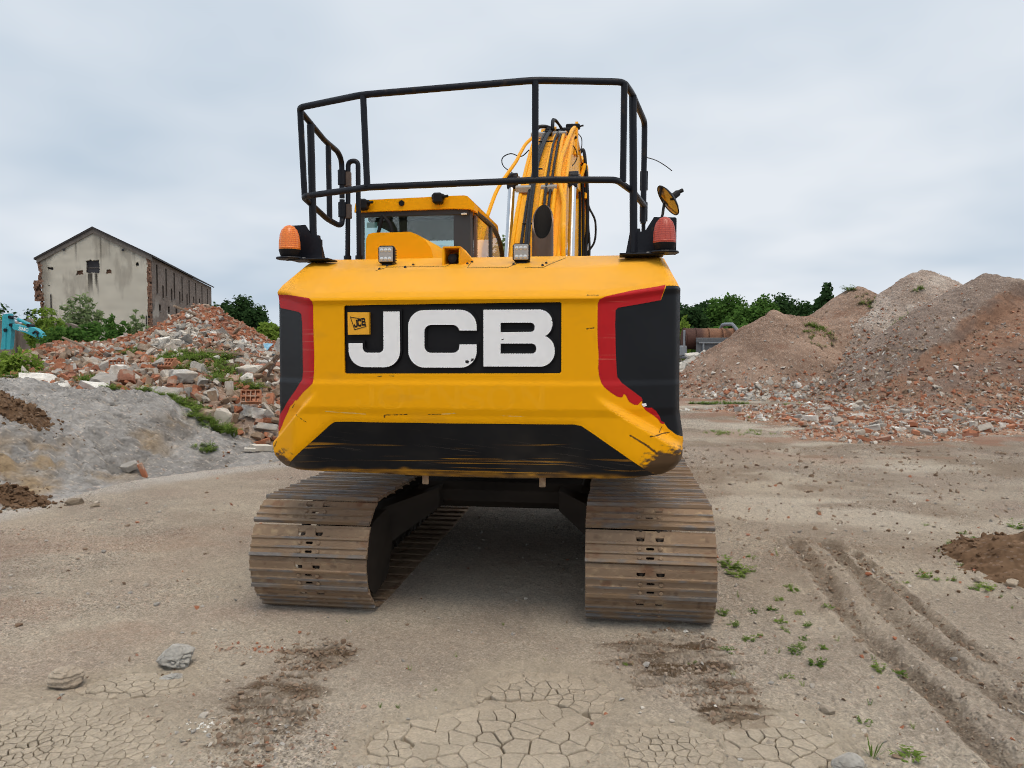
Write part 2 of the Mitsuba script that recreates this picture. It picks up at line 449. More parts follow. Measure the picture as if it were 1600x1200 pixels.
def plate_mesh(s, poly, e):
    o = np.array(poly.exterior.coords)[:-1]
    if LineString(poly.exterior.coords).is_ring and not poly.exterior.is_ccw:
        o = o[::-1]
    c = o.mean(0); m = len(o)
    tilt = rng.normal(0, 0.010, 2); lift = rng.normal(0, 0.0012)
    rings = []
    for k, dz in ((1.0, -0.030), (1.0, -0.004), (0.95, 0.0008), (0.72, -0.0008), (0.30, -0.0022)):
        xy = c + (o - c) * k
        z = ground_smooth(xy[:, 0], xy[:, 1]) + dz + lift - 0.010 * sstep(0.55, 1.0, e) + (xy - c) @ tilt + (0.0022 * (n2(xy[:, 0], xy[:, 1], 40, 7, 2) - 0.5) if dz > -0.02 else 0)
        rings.append(np.c_[xy, z])
    v = np.vstack(rings + [np.r_[c, rings[-1][:, 2].mean()][None]])
    i = np.arange(m); j = (i + 1) % m; f = []
    for a in range(4):
        A, B = a * m, (a + 1) * m
        f += [np.stack([A + i, A + j, B + j], 1), np.stack([A + i, B + j, B + i], 1)]
    f.append(np.stack([4 * m + i, 4 * m + j, i * 0 + 5 * m], 1))
    return trimesh.Trimesh(v, np.vstack(f), process=False)


rest, rest_uv = [], []
for k, (e, s, poly) in enumerate(plates):
    m = plate_mesh(s, poly, e); t = rng.random()
    if k < 290:
        add('mud_plate', m, 'mud_plate', GROUND, smooth=40 if False else False, uv=np.full((len(m.vertices), 2), t))
    else:
        rest.append(m); rest_uv.append(np.full((len(m.vertices), 2), t))
if rest:
    add('mud_flakes', cat(rest), 'mud_plate', GROUND, uv=np.vstack(rest_uv), kind='stuff')
# ================================================================ heaps
from scipy.interpolate import RBFInterpolator


def rubble_fn(p, n, uv):
    """broken bricks, mortar and concrete: uv.x picks the kind, uv.y the tone of the single piece"""
    k, t = uv.x, uv.y
    brick = mix((0.285, 0.112, 0.064), (0.400, 0.180, 0.108), t)
    brick = mix(brick, (0.30, 0.145, 0.100), smoothstep(0.75, 0.8, cell_rand(t * 713, 1, 1)))
    mortar = mix((0.40, 0.36, 0.31), (0.55, 0.52, 0.47), t)
    grey = mix((0.27, 0.255, 0.235), (0.42, 0.405, 0.38), t)
    white = mix((0.62, 0.60, 0.56), (0.74, 0.73, 0.69), t)
    brown = mix((0.20, 0.140, 0.100), (0.30, 0.225, 0.165), t)
    c = dr.select(k < 0.2, mi.Color3f(brick), dr.select(k < 0.4, mi.Color3f(mortar), dr.select(k < 0.6, mi.Color3f(grey), dr.select(k < 0.8, mi.Color3f(white), mi.Color3f(brown)))))
    f = fbm(p.x * 14, p.y * 14, p.z * 14, 3)
    c = c * (0.72 + 0.50 * f)
    smear = smoothstep(0.52, 0.68, fbm(p.x * 6 + 4, p.y * 6, p.z * 7, 4))
    return mix(c, (0.40, 0.35, 0.29), smear * 0.55)


scene['rubble'] = principled(proc(rubble_fn), 0.92, specular=0.15)
KIND = {'brick': 0.1, 'mortar': 0.3, 'grey': 0.5, 'white': 0.7, 'brown': 0.9}
rng = np.random.default_rng(21)


def broken_brick(rng, full=0.5):
    L = 0.25 if rng.random() < full else rng.uniform(0.09, 0.19)
    p = []
    for sx in (-1, 1):
        for sy in (-1, 1):
            for sz in (-1, 1):
                q = np.array([sx * L / 2, sy * 0.06, sz * 0.0335])
                if rng.random() < 0.25:       # a knocked-off corner
                    p += [q * (rng.uniform(0.7, 0.9), 1, 1), q * (1, rng.uniform(0.5, 0.85), 1), q * (1, 1, rng.uniform(0.3, 0.8))]
                else:
                    p += [q * (0.985, 1, 1), q * (1, 0.97, 1), q * (1, 1, 0.93)]
    return hull(p)


def broken_slab(rng):
    """a flat broken block of concrete"""
    n = rng.integers(5, 8); a = np.sort(rng.random(n) * 2 * np.pi); r = rng.uniform(0.65, 1.0, n)
    t = rng.uniform(0.16, 0.34)
    top = np.c_[np.cos(a) * r * 0.5, np.sin(a) * r * 0.36, np.full(n, t / 2)]
    bot = top * [1.0, 1.0, -1] + np.c_[rng.normal(0, 0.05, (n, 2)), np.zeros(n)]
    return hull(np.vstack([top, top * [0.96, 0.95, 1.0] + [0, 0, 0.02], bot]))


def rough_block(rng, levels=2, chip=0.055):
    m = broken_slab(rng)
    for _ in range(levels):
        v_, f_ = trimesh.remesh.subdivide(np.asarray(m.vertices), np.asarray(m.faces)); m = trimesh.Trimesh(v_, f_, process=False)
    v_ = np.asarray(m.vertices).copy(); o = rng.uniform(0, 50, 3)
    k = np.stack([meshkit.fbm(v_ * 4.5 + o + 9 * i, 3, 7 + i) for i in range(3)], -1) - 0.5
    v_ = v_ * (1 - chip * 3 * np.clip(meshkit.fbm(v_ * 2.6 + o, 3, 3) - 0.5, 0, 1)[:, None]) + k * chip * [1.6, 1.6, 1.0]
    return trimesh.Trimesh(v_, m.faces, process=False)


BRICKS = [broken_brick(rng) for _ in range(14)]
SLABS = [rough_block(rng) for _ in range(12)]
BLOCKS = [rough_block(rng, 3, 0.075) for _ in range(11)]
STONES = [rock(rng, 14, rng.uniform(0.6, 1.0)) for _ in range(14)]
CHIPSET = [rock(rng, 9, rng.uniform(0.5, 0.9), 0.45) for _ in range(12)]


def grid_mesh(x0, x1, y0, y1, step, fn, keep=None):
    xs, ys = np.arange(x0, x1 + step / 2, step), np.arange(y0, y1 + step / 2, step)
    X, Y = np.meshgrid(xs, ys); Z = fn(X, Y); n = len(xs)
    i, j = np.meshgrid(np.arange(len(ys) - 1), np.arange(n - 1), indexing='ij')
    q = np.stack([i * n + j, i * n + j + 1, (i + 1) * n + j + 1, (i + 1) * n + j], -1).reshape(-1, 4)
    z = Z.ravel()[q]
    q = q[(z.max(1) > -0.06)]
    v = np.stack([X, Y, Z], -1).reshape(-1, 3)
    used = np.unique(q); remap = np.full(len(v), -1); remap[used] = np.arange(len(used))
    q = remap[q]
    return trimesh.Trimesh(v[used], np.vstack([q[:, [0, 1, 2]], q[:, [0, 2, 3]]]), process=False)


def ridge_height(x, y, ridges, k):
    """heaps tipped along ridges: falls off from each ridge at the angle of repose"""
    h = np.full_like(x, -5.0)
    for line in ridges:
        for a, b in zip(line, line[1:]):
            ex_, ey = b[0] - a[0], b[1] - a[1]
            t = np.clip(((x - a[0]) * ex_ + (y - a[1]) * ey) / (ex_ ** 2 + ey ** 2 + 1e-9), 0, 1)
            d = np.hypot(x - a[0] - t * ex_, y - a[1] - t * ey)
            h = np.maximum(h, a[2] + t * (b[2] - a[2]) - k * (np.sqrt(d * d + 0.09) - 0.3))
    return h


def soil(name, a, b, c, extra=None, bump=0.09, f=1.0, chips=0.55):
    def fn(p, n, uv):
        big = fbm(p.x * 0.9 * f, p.y * 0.9 * f, p.z * 1.3 * f, 4); fine = fbm(p.x * 9, p.y * 9, p.z * 9, 4)
        col = mix(a, b, smoothstep(0.30, 0.70, big * 0.65 + fine * 0.35))
        col = mix(col, c, smoothstep(0.55, 0.72, fbm(p.x * 1.3 + 20, p.y * 1.3, p.z * 1.9, 4)) * 0.7)
        d, e, k = voronoi(p.x * 22 + p.z * 13, p.y * 22 + p.z * 17)
        col = mix(col, mix((0.33, 0.13, 0.08), (0.50, 0.46, 0.40), k), smoothstep(0.33, 0.22, d) * smoothstep(0.62, 0.7, k) * chips)
        if extra:
            col = extra(p, col)
        return col * (0.80 + 0.40 * noise(p.x * 45, p.y * 45, p.z * 45))
    scene[name] = bumped(principled(proc(fn), 0.95, specular=0.1), lambda p, n, uv: fbm(p.x * 7, p.y * 7, p.z * 7, 5), bump, 4e-3)
    return name


# ---- the four tipped heaps on the right
soil('brown_soil', (0.185, 0.125, 0.094), (0.300, 0.212, 0.163), (0.205, 0.120, 0.086))
soil('pale_soil', (0.370, 0.312, 0.272), (0.230, 0.172, 0.138), (0.430, 0.380, 0.335))
soil('grey_soil', (0.165, 0.124, 0.103), (0.235, 0.185, 0.156), (0.270, 0.212, 0.175),
     lambda p, c: mix(c, mix(mix((0.195, 0.115, 0.078), (0.285, 0.178, 0.128), fbm(p.x * 4, p.y * 4, p.z * 4, 3)), (0.185, 0.140, 0.118), smoothstep(0.45, 0.65, fbm(p.x * 0.9 + 7, p.y * 0.9, p.z * 1.4, 4)) * 0.8), smoothstep(-0.05, 0.12, 20.8 + dr.maximum(0, p.x - 11.3) * 0.42 - p.y + 0.5 * (fbm(p.x * 1.2, p.y * 1.2, p.z, 3) - 0.5))))


def heap(name, label, ridges, k, bsdf, box_, step, amp, seed, gully=0.0, scar=False):
    def fn(x, y):
        wx = x + (n2(x, y, 0.55, seed, 3) - 0.5) * 1.0; wy = y + (n2(x, y, 0.55, seed + 1, 3) - 0.5) * 1.0
        h = ridge_height(wx, wy, ridges, k)
        s = sstep(-0.3, 0.8, h)
        h = h + s * ((n2(x, y, 1.1, seed + 2, 4) - 0.5) * amp * 2.2 + (np.abs(n2(x, y, 2.6, seed + 3, 3) - 0.5)) * -amp * 0.9 + (n2(x, y, 7, seed + 4, 4) - 0.5) * amp * 1.1)
        h = h - s * 0.16 * np.exp(-((n2(x, y, 0.95, seed + 8, 4) - 0.5) / 0.020) ** 2) * np.clip(n2(x, y, 0.7, seed + 9, 2) * 1.6 - 0.4, 0, 1)
        if gully:
            h = h - s * gully * 2.2 * np.clip(n2(x * 2.4 + y * 0.2, y * 0.4, 1.0, seed + 5, 3) - 0.5, 0, 1)
        if scar:
            d = 20.8 + np.maximum(0, x - 11.3) * 0.42 + 0.35 * (n2(x, y, 1.3, 277, 3) - 0.5) - y
            h = h - 0.42 * sstep(0.0, 0.16, d) * np.exp(-np.maximum(d, 0) / 1.6) * sstep(10.4, 12.2, x) + 0.10 * np.exp(-((d + 0.12) / 0.2) ** 2) * sstep(10.4, 12.2, x)
        # a flatter, spilled foot
        return np.where(h < 0.5, 0.5 * np.maximum(h + 0.5, -0.2) ** 2 * np.sign(h + 0.5) - 0.02 * (h < -0.45), h)
    key = thing(name, label, 'heap')
    scene[key] = mikit.ply(grid_mesh(*box_, step, fn), bsdf, smooth=True)
    return key, fn


H1, h1 = heap('soil_heap', 'brown soil heap nearest the dark trees, left of the row of heaps', [[(7.3, 25.6, 1.50), (8.4, 26.0, 2.50), (8.95, 26.1, 2.78), (9.7, 26.4, 2.58), (10.6, 27.2, 2.62)]], 0.78, 'brown_soil', (3.6, 12.4, 20.8, 31), 0.075, 0.10, 201)
H2, h2 = heap('soil_heap', 'brown heap with green weeds on its shoulder, second in the row of heaps', [[(11.3, 27.6, 2.35), (11.9, 28, 3.15), (12.5, 28, 3.70), (13.2, 28.2, 3.50), (14.0, 28.6, 3.35)]], 0.74, 'brown_soil', (7.0, 18.0, 21.5, 34), 0.085, 0.11, 221)
H3, h3 = heap('soil_heap', 'tallest pointed pale heap in the row, strewn with stones', [[(13.0, 26.9, 3.15), (13.8, 27, 3.80), (14.3, 27, 4.22), (14.9, 27.1, 4.08), (15.8, 27.4, 3.60), (17, 27.8, 3.4)]], 0.72, 'pale_soil', (6.6, 21.0, 19.4, 33), 0.085, 0.12, 241, 0.12)
H4, h4 = heap('soil_heap', 'dark grey brown heap at the right edge with a sharp overhanging ridge', [[(11.4, 19.9, 1.15), (12.4, 21.2, 2.10), (13.35, 22.6, 3.05), (13.85, 23, 3.62), (14.2, 23.1, 3.74), (14.8, 23.2, 3.60), (15.4, 23.3, 3.45), (18, 23.6, 3.5)]], 0.72, 'grey_soil', (7.6, 22, 15.6, 29), 0.075, 0.13, 261, 0.10, True)


def strew(fn, n, region, sizes, kinds, rng, dens=None, variants=CHIPSET, sink=0.15, tilt=0.7):
    """n loose pieces lying on the surface fn within region(x0,x1,y0,y1)"""
    x, y = rng.uniform(region[0], region[1], n * 4), rng.uniform(region[2], region[3], n * 4)
    z = fn(x, y)
    ok = z > -0.03
    if dens is not None:
        ok &= rng.random(len(x)) < dens(x, y, z)
    x, y, z = x[ok][:n], y[ok][:n], z[ok][:n]
    m = len(x); s = sizes[0] * (sizes[1] / sizes[0]) ** (rng.random(m) ** 2.2) * np.clip(1.15 - 0.17 * z, 0.4, 1.2)
    names, w = zip(*kinds); ks = rng.choice([KIND[k] for k in names], m, p=np.array(w) / sum(w))
    M = mats(randrot(rng, m, tilt), s[:, None] * np.c_[rng.uniform(0.8, 1.35, m), rng.uniform(0.7, 1.1, m), rng.uniform(0.6, 1.0, m)], np.c_[x, y, z + s * (0.25 - sink)])
    return batch(variants, rng.integers(0, len(variants), m), M, np.c_[ks, rng.random(m)])


MIXED = (('brick', 5), ('mortar', 3), ('grey', 3), ('white', 1.0), ('brown', 3))
for key, fn, region, n, dens, kinds in (
        (H1, h1, (4, 12, 20.8, 26.5), 2600, lambda x, y, z: np.clip(1.1 - z * 0.75, 0.05, 1), MIXED),
        (H2, h2, (7, 15, 21.5, 28.2), 2000, lambda x, y, z: np.clip(0.9 - z * 0.25, 0.06, 1), MIXED),
        (H3, h3, (7, 17, 19.5, 27.2), 14000, lambda x, y, z: np.clip(1.2 - z * 0.27, 0.15, 1) * (0.35 + 0.65 * n2(x, y, 0.6, 5, 3)), (('brick', 3.2), ('mortar', 4), ('grey', 4.5), ('white', 1.3), ('brown', 2.5))),
        (H4, h4, (8, 19, 15.8, 23.2), 9000, lambda x, y, z: np.clip(1.2 - z * 0.36, 0.02, 1), (('brick', 4.5), ('mortar', 2.0), ('grey', 1.8), ('white', 0.4), ('brown', 6)))):
    m, uv = strew(fn, n, region, (0.045, 0.24), kinds, rng, dens)
    add('loose_stones', m, 'rubble', key, uv=uv, kind='stuff')
m, uv = strew(h1, 700, (4.2, 11, 20.9, 24.0), (0.10, 0.30), (('grey', 4), ('mortar', 4), ('brick', 2), ('white', 1)), rng, lambda x, y, z: np.clip(1.0 - z * 1.6, 0, 1) * sstep(5.5, 7.5, x), STONES)
add('coarse_stones', m, 'rubble', H1, uv=uv, kind='stuff')
m, uv = strew(h3, 1500, (7, 15, 19.4, 24.0), (0.10, 0.34), (('grey', 5), ('mortar', 4), ('brick', 3), ('white', 1)), rng, lambda x, y, z: np.clip(1.1 - z * 0.8, 0, 1), STONES)
add('coarse_stones', m, 'rubble', H3, uv=uv, kind='stuff')

# ---- the flat spread of crushed brick in front of them
DEB = thing('brick_debris', 'low spread of crushed orange brick and pale stones before the heaps on the right', 'debris')


def deb_fn(x, y):
    c = np.maximum.reduce([1 - ell(x, y, (6.4, 13.6), (1.6, 1.2)), 1 - ell(x, y, (8.3, 15.4), (3.0, 1.9)), 1 - ell(x, y, (6.6, 16.6), (1.7, 1.5)), 1 - ell(x, y, (11.0, 16.4), (3.2, 1.7)), 1 - ell(x, y, (7.9, 18.6), (3.4, 1.4))])
    h = np.where(c > -0.3, 0.20 * np.sqrt(np.clip(c + 0.25, 0, None)) - 0.10, -0.15) + (n2(x, y, 1.6, 301, 4) - 0.5) * 0.14 * (c > -0.4)
    return h


soil('brick_soil', (0.300, 0.165, 0.110), (0.230, 0.150, 0.108), (0.380, 0.250, 0.180))
scene[DEB] = mikit.ply(grid_mesh(3.6, 15.5, 11.6, 20.5, 0.07, deb_fn), 'brick_soil', smooth=True)
m, uv = strew(deb_fn, 9000, (3.6, 15.5, 11.6, 20.4), (0.03, 0.16), (('brick', 4.6), ('mortar', 3.6), ('grey', 3.0), ('white', 1.4), ('brown', 3)), rng, lambda x, y, z: np.clip(0.25 + z * 9, 0, 1), CHIPSET + BRICKS[:0])
add('crushed_brick', m, 'rubble', DEB, uv=uv, kind='stuff')
# pieces big enough to pick out
spots = []
while len(spots) < 110:
    x, y = rng.uniform(4.6, 13.5), rng.uniform(12.2, 19.5)
    if deb_fn(np.array([x]), np.array([y]))[0] > 0.0:
        spots.append((x, y))
for x, y in spots:
    z = deb_fn(np.array([x]), np.array([y]))[0]; u = rng.random()
    v, nm, kd, s = (SLABS, 'concrete_lump', 'white' if u > 0.93 else ('mortar' if u > 0.8 else 'grey'), rng.uniform(0.22, 0.42)) if u > 0.62 else (BRICKS, 'brick', 'brick', rng.uniform(0.8, 1.15))
    mm = moved(v[rng.integers(len(v))], mats(randrot(rng, 1, 0.25), [[s] * 3], [[x, y, z + 0.03]])[0])
    add(nm, mm, 'rubble', DEB, uv=np.tile([KIND[kd], rng.random()], (len(mm.vertices), 1)))

# ---- grey heap of sand and mortar on the left
gp = np.array([(-7.3, 11.0, 1.12), (-6.6, 11.0, 1.00), (-5.95, 11.0, 0.90), (-5.4, 11.1, 0.92), (-4.86, 11.0, 0.68), (-4.3, 11.0, 0.34), (-3.7, 11.1, 0.10), (-3.1, 11.3, -0.03), (-2.6, 11.0, -0.12),
               (-5.05, 7.20, -0.02), (-4.80, 7.67, 0.0), (-4.66, 8.16, 0.0), (-4.52, 8.92, 0.0), (-4.06, 9.69, 0.0), (-3.3, 10.37, -0.02), (-5.6, 6.6, -0.02), (-6.4, 6.0, -0.05),
               (-5.35, 8.4, 0.42), (-5.7, 8.6, 0.66), (-6.3, 8.6, 0.85), (-5.2, 9.3, 0.46), (-5.7, 9.9, 0.80), (-6.8, 9.9, 1.05), (-8.5, 10.5, 1.15), (-8.5, 8.5, 1.1), (-4.75, 9.9, 0.34), (-4.5, 10.3, 0.32),
               (-5.2, 12.6, 0.55), (-6.5, 12.8, 0.75), (-8.0, 12.8, 0.8), (-3.8, 12.4, 0.0), (-4.2, 8.2, -0.25), (-3.6, 9.4, -0.25), (-2.8, 9.9, -0.25), (-4.4, 7.0, -0.25), (-10, 9.5, 1.0), (-10, 12.5, 0.7), (-7.5, 7.0, 0.3), (-9.5, 7, 0.3), (-5.0, 5.9, -0.25)])
gr_rbf = RBFInterpolator(gp[:, :2], gp[:, 2], smoothing=0.01, kernel='thin_plate_spline')


def grey_fn(x, y):
    h = gr_rbf(np.stack([x, y], -1).reshape(-1, 2)).reshape(x.shape)
    s = sstep(-0.05, 0.25, h)
    h = h + s * ((n2(x, y, 1.5, 401, 4) - 0.5) * 0.24 - np.abs(n2(x, y, 2.4, 402, 4) - 0.5) * 0.46 + (n2(x * 2.2, y * 0.8, 2.0, 405, 3) - 0.5) * 0.14 + 0.05 - 0.11 * np.exp(-((n2(x, y, 1.9, 406, 3) - 0.5) / 0.022) ** 2) * n2(x, y, 1.3, 408, 2) - 0.07 * np.exp(-((n2(x, y, 4.6, 407, 3) - 0.5) / 0.035) ** 2) * n2(x, y, 2.3, 409, 2) + (np.abs(n2(x, y, 7, 403, 4) - 0.5)) * 0.20 - 0.03 + (n2(x, y, 22, 404, 3) - 0.5) * 0.060)
    return h


soil('sand_heap_grey', (0.218, 0.212, 0.206), (0.318, 0.311, 0.302), (0.165, 0.155, 0.145),
     lambda p, c: mix(c, (0.285, 0.205, 0.118), smoothstep(0.44, 0.74, fbm(p.x * 2.6 + 3, p.y * 2.6, p.z * 2.6, 5)) * smoothstep(0.85, 0.35, p.z) * smoothstep(-4.3, -4.9, p.x) * 0.85), 0.11, 1.4)
GH = thing('sand_heap', 'grey heap of old sand and mortar at the left edge of the yard', 'heap')
scene[GH] = mikit.ply(grid_mesh(-10, -2.6, 5.8, 12.7, 0.030, grey_fn), 'sand_heap_grey', smooth=True)
m, uv = strew(grey_fn, 900, (-8, -3, 6.3, 11.5), (0.012, 0.07), (('grey', 6), ('brown', 4), ('brick', 0.5)), rng, lambda x, y, z: np.where(z > 0.0, 1, 0.1))
add('loose_stones', m, 'rubble', GH, uv=uv, kind='stuff')
# a dark hollow in its flank with a brick stuck upright in it
for (x, y, yaw, til, kd) in ((-4.47, 9.25, 0.3, 1.2, 'brick'),):
    z = grey_fn(np.array([x]), np.array([y]))[0]
    mm = moved(BRICKS[2], mat((x, y, z + 0.05), ry=til, rz=yaw, s=0.75))
    add('brick', mm, 'rubble', GH, uv=np.tile([KIND[kd], 0.3], (len(mm.vertices), 1)), label='brick standing upright in a hollow of the grey heap')
mm = moved(SLABS[3], mat((-4.60, 9.24, grey_fn(np.array([-4.60]), np.array([9.24]))[0] + 0.075), rx=0.35, ry=-0.3, rz=0.4, s=(0.27, 0.22, 0.3)))
add('mortar_lump', mm, 'rubble', GH, uv=np.tile([KIND['grey'], 0.6], (len(mm.vertices), 1)))

soil('dark_earth', (0.125, 0.078, 0.048), (0.190, 0.125, 0.080), (0.090, 0.055, 0.036), None, 0.09, 1.0, 0.12)


def clod_heap(name, label, cx, cy, base, rx_, ry_, h, seed, n, s0, s1, bsdf='dark_earth'):
    def fn(x, y):
        e = ell(x, y, (cx, cy), (rx_, ry_))
        return base(x, y) + h * np.clip(1 - e, -0.25, 1) + (n2(x, y, 5, seed, 4) - 0.5) * h * 0.7 * (e < 1.1) - 0.02
    key = thing(name, label, 'heap')
    X = grid_mesh(cx - rx_ * 1.1, cx + rx_ * 1.1, cy - ry_ * 1.1, cy + ry_ * 1.1, min(rx_, ry_) / 28, lambda x, y: fn(x, y))
    scene[key] = mikit.ply(X, bsdf, smooth=True)
    rg = np.random.default_rng(seed)
    a, r = rg.random(n) * 6.283, np.sqrt(rg.random(n)) * 1.05
    out = rg.random(n) < 0.35; r = np.where(out, 0.95 + 0.9 * rg.random(n) ** 1.8, r)
    x, y = cx + np.cos(a) * r * rx_, cy + np.sin(a) * r * ry_; z = np.where(out, base(x, y) + 0.004, fn(x, y)); s = s0 * (s1 / s0) ** (rg.random(n) ** 2) * np.where(out, 0.55, 1.0)
    m, uv = batch(STONES, rg.integers(0, len(STONES), n), mats(randrot(rg, n, 0.6), s[:, None] * [1.2, 1, 0.8], np.c_[x, y, z + s * 0.15]), np.c_[np.full(n, KIND['brown']), rg.random(n) * 0.3])
    add('clods', m, bsdf, key, uv=uv, kind='stuff')
    return key


clod_heap('earth_heap', 'dark brown lump of earth lying on the grey heap at the left edge', -5.92, 9.15, grey_fn, 0.42, 0.28, 0.20, 501, 340, 0.03, 0.12)
clod_heap('earth_heap', 'flat dark clod of earth at the foot of the grey heap, left edge', -4.98, 7.68, lambda x, y: np.maximum(grey_fn(x, y), ground_z(x, y)), 0.30, 0.20, 0.10, 511, 280, 0.03, 0.12)
clod_heap('earth_heap', 'low dark brown earth pile with pebbles at the right edge of the ground', 3.95, 5.55, ground_z, 0.72, 0.75, 0.30, 521, 700, 0.012, 0.07)

# ---- the rubble heap of bricks and concrete
rp_ = np.array([(-13.6, 20, 0.6), (-12.9, 20, 1.2), (-12.3, 20, 1.52), (-11.7, 20, 1.68), (-11.2, 20, 1.55), (-10.7, 20.3, 1.42), (-10.9, 21.5, 1.75), (-10.2, 22, 2.02), (-9.48, 22, 2.42), (-8.95, 22, 2.68), (-8.5, 22, 2.70), (-8.2, 22, 2.42), (-7.6, 22, 2.05), (-7.0, 22, 1.55), (-6.3, 22, 1.25), (-5.2, 22, 1.0), (-3.5, 21, 0.5),
                (-7.6, 19, 1.75), (-6.6, 19, 1.50), (-8.8, 18.6, 1.45), (-8.75, 18, 1.32), (-7.4, 16.4, 1.30), (-5.4, 17, 1.25), (-4.5, 16, 0.95), (-8.45, 14, 0.92), (-7.4, 14, 0.98), (-6.3, 14, 1.02), (-5.4, 13, 0.90), (-4.4, 13, 0.70), (-4.0, 12, 0.50), (-3.8, 11.5, 0.12), (-3.4, 11.2, 0.0), (-2.8, 11.6, -0.05), (-3.0, 13, 0.35), (-2.2, 12.5, -0.1), (-2.4, 15, 0.35), (-1.5, 15, -0.1), (-3, 18, 0.5),
                (-11, 16.5, 0.8), (-12.5, 17, 0.5), (-10, 15, 0.85), (-9.6, 13, 0.7), (-5.0, 11.9, 0.62), (-6.0, 12.2, 0.78), (-8.0, 12.2, 0.8), (-10, 12.4, 0.5), (-14.5, 18, 0.0), (-12, 14, 0.2), (-14, 24, 0), (-10, 26, 0.5), (-7, 26, 0.4), (-4, 25, 0.0), (-8.5, 24, 1.9), (-1, 18, -0.1), (-1, 22, -0.1), (-12, 12, 0.1)])
rb_rbf = RBFInterpolator(rp_[:, :2], rp_[:, 2], smoothing=0.004, kernel='thin_plate_spline')


def rub_fn(x, y):
    h = rb_rbf(np.stack([x, y], -1).reshape(-1, 2)).reshape(x.shape)
    return h + sstep(0.0, 0.4, h) * ((n2(x, y, 0.9, 601, 4) - 0.5) * 0.34 + (n2(x, y, 4, 602, 4) - 0.5) * 0.22) - 0.07


soil('rubble_dust', (0.215, 0.155, 0.120), (0.285, 0.190, 0.140), (0.340, 0.295, 0.260),
     lambda p, c: mix(c, (0.43, 0.42, 0.40), smoothstep(1.05, 0.75, dr.sqrt(dr.square((p.x + 8.45) / 1.25) + dr.square((p.y - 19.5) / 1.35)) + 0.7 * (fbm(p.x * 1.5, p.y * 1.5, 2.0, 3) - 0.5))), 0.07)
RH = thing('rubble_heap', 'big heap of broken red bricks and grey concrete left of the excavator', 'rubble heap')
scene[RH] = mikit.ply(grid_mesh(-14.5, -1.2, 11.0, 26.0, 0.085, rub_fn), 'rubble_dust', smooth=True)


def greypatch(x, y):
    """where the heap is coated with grey mortar dust"""
    a = 1 - ell(x, y, (-8.45, 19.5), (1.25, 1.35)); b = 1 - ell(x, y, (-6.6, 19.2), (1.1, 0.9))
    return np.clip(np.maximum(a, b) * 2.2 + (n2(x, y, 1.2, 611, 3) - 0.5) * 2.0, 0, 1)


def put_pieces(n, region, variants, sizes, kind_fn, name, limit, tilt=0.55, sink=0.1, aspect=(1, 1, 1), seed=0, accept=None):
    rg = np.random.default_rng(seed)
    x, y = rg.uniform(region[0], region[1], n), rg.uniform(region[2], region[3], n); z = rub_fn(x, y)
    ok = (z > -0.02) & ((y > 11.9) | (x > -4.4)) & (grey_fn(x, y) < z + 0.05)
    if accept is not None:
        ok &= rg.random(n) < accept(x, y, z)
    x, y, z = x[ok], y[ok], z[ok]; n = len(x)
    s = sizes[0] * (sizes[1] / sizes[0]) ** (rg.random(n) ** 1.8)
    R, V = randrot(rg, n, tilt), rg.integers(0, len(variants), n)
    hz = s * np.array([np.ptp(np.asarray(v.vertices)[:, 2]) for v in variants])[V] * aspect[2]
    M = mats(R, s[:, None] * np.array(aspect) * rg.uniform(0.72, 1.25, (n, 3)), np.c_[x, y, z + hz * (0.5 - sink) + 0.02]); K = np.c_[kind_fn(rg, x, y, z), rg.random(n)]
    order = np.argsort(-(s / y))                 # the largest in the picture first
    for i in order[:limit]:
        mm = moved(variants[V[i]], M[i])
        add(name, mm, 'rubble', RH, uv=np.tile(K[i], (len(mm.vertices), 1)))
    r = order[limit:]
    return batch(variants, V[r], M[r], K[r])


def kinds_of(*w):
    names, p = zip(*w); p = np.array(p) / sum(p)

    def f(rg, x, y, z):
        k = rg.choice([KIND[a] for a in names], len(x), p=p)
        g = greypatch(x, y)
        return np.where(rg.random(len(x)) < g * 0.85, rg.choice([KIND['grey'], KIND['white'], KIND['mortar']], len(x), p=[0.55, 0.12, 0.33]), k)
    return f


bm, bu = put_pieces(2600, (-13.8, -1.8, 11.0, 23.2), BRICKS, (0.85, 1.15), kinds_of(('brick', 7), ('mortar', 1.8), ('brown', 3.6)), 'brick', 297, seed=31, sink=0.0)
sm, su = put_pieces(900, (-13.0, -1.8, 11.0, 21.6), SLABS, (0.20, 0.60), kinds_of(('grey', 4), ('mortar', 3), ('white', 1.3), ('brown', 3.5), ('brick', 1.6)), 'concrete_lump', 150, tilt=0.42, seed=32, sink=0.02)
cm_, cu = put_pieces(9500, (-14.2, -1.6, 11.0, 23.4), CHIPSET, (0.06, 0.26), kinds_of(('brick', 3.6), ('mortar', 2.2), ('grey', 1.9), ('white', 0.5), ('brown', 6.5)), 'none', 0, tilt=1.0, seed=33)
fm, fu = put_pieces(5200, (-13.6, -4.5, 19.0, 23.4), BRICKS, (0.75, 1.05), kinds_of(('brick', 8), ('mortar', 1.0), ('brown', 1)), 'none', 0, tilt=0.9, seed=34, sink=0.0, accept=lambda x, y, z: np.clip(1.0 - 0.9 * greypatch(x, y), 0, 1))
gm, gu = put_pieces(4200, (-10.5, -5.2, 17.8, 22.0), CHIPSET, (0.05, 0.20), lambda rg, x, y, z: rg.choice([KIND['grey'], KIND['white'], KIND['mortar']], len(x), p=[0.6, 0.12, 0.28]), 'none', 0, tilt=0.6, seed=35, sink=0.25, accept=lambda x, y, z: greypatch(x, y))
add('fragments', cat(bm, sm, cm_, fm, gm), 'rubble', RH, uv=np.vstack([bu, su, cu, fu, gu]), kind='stuff')


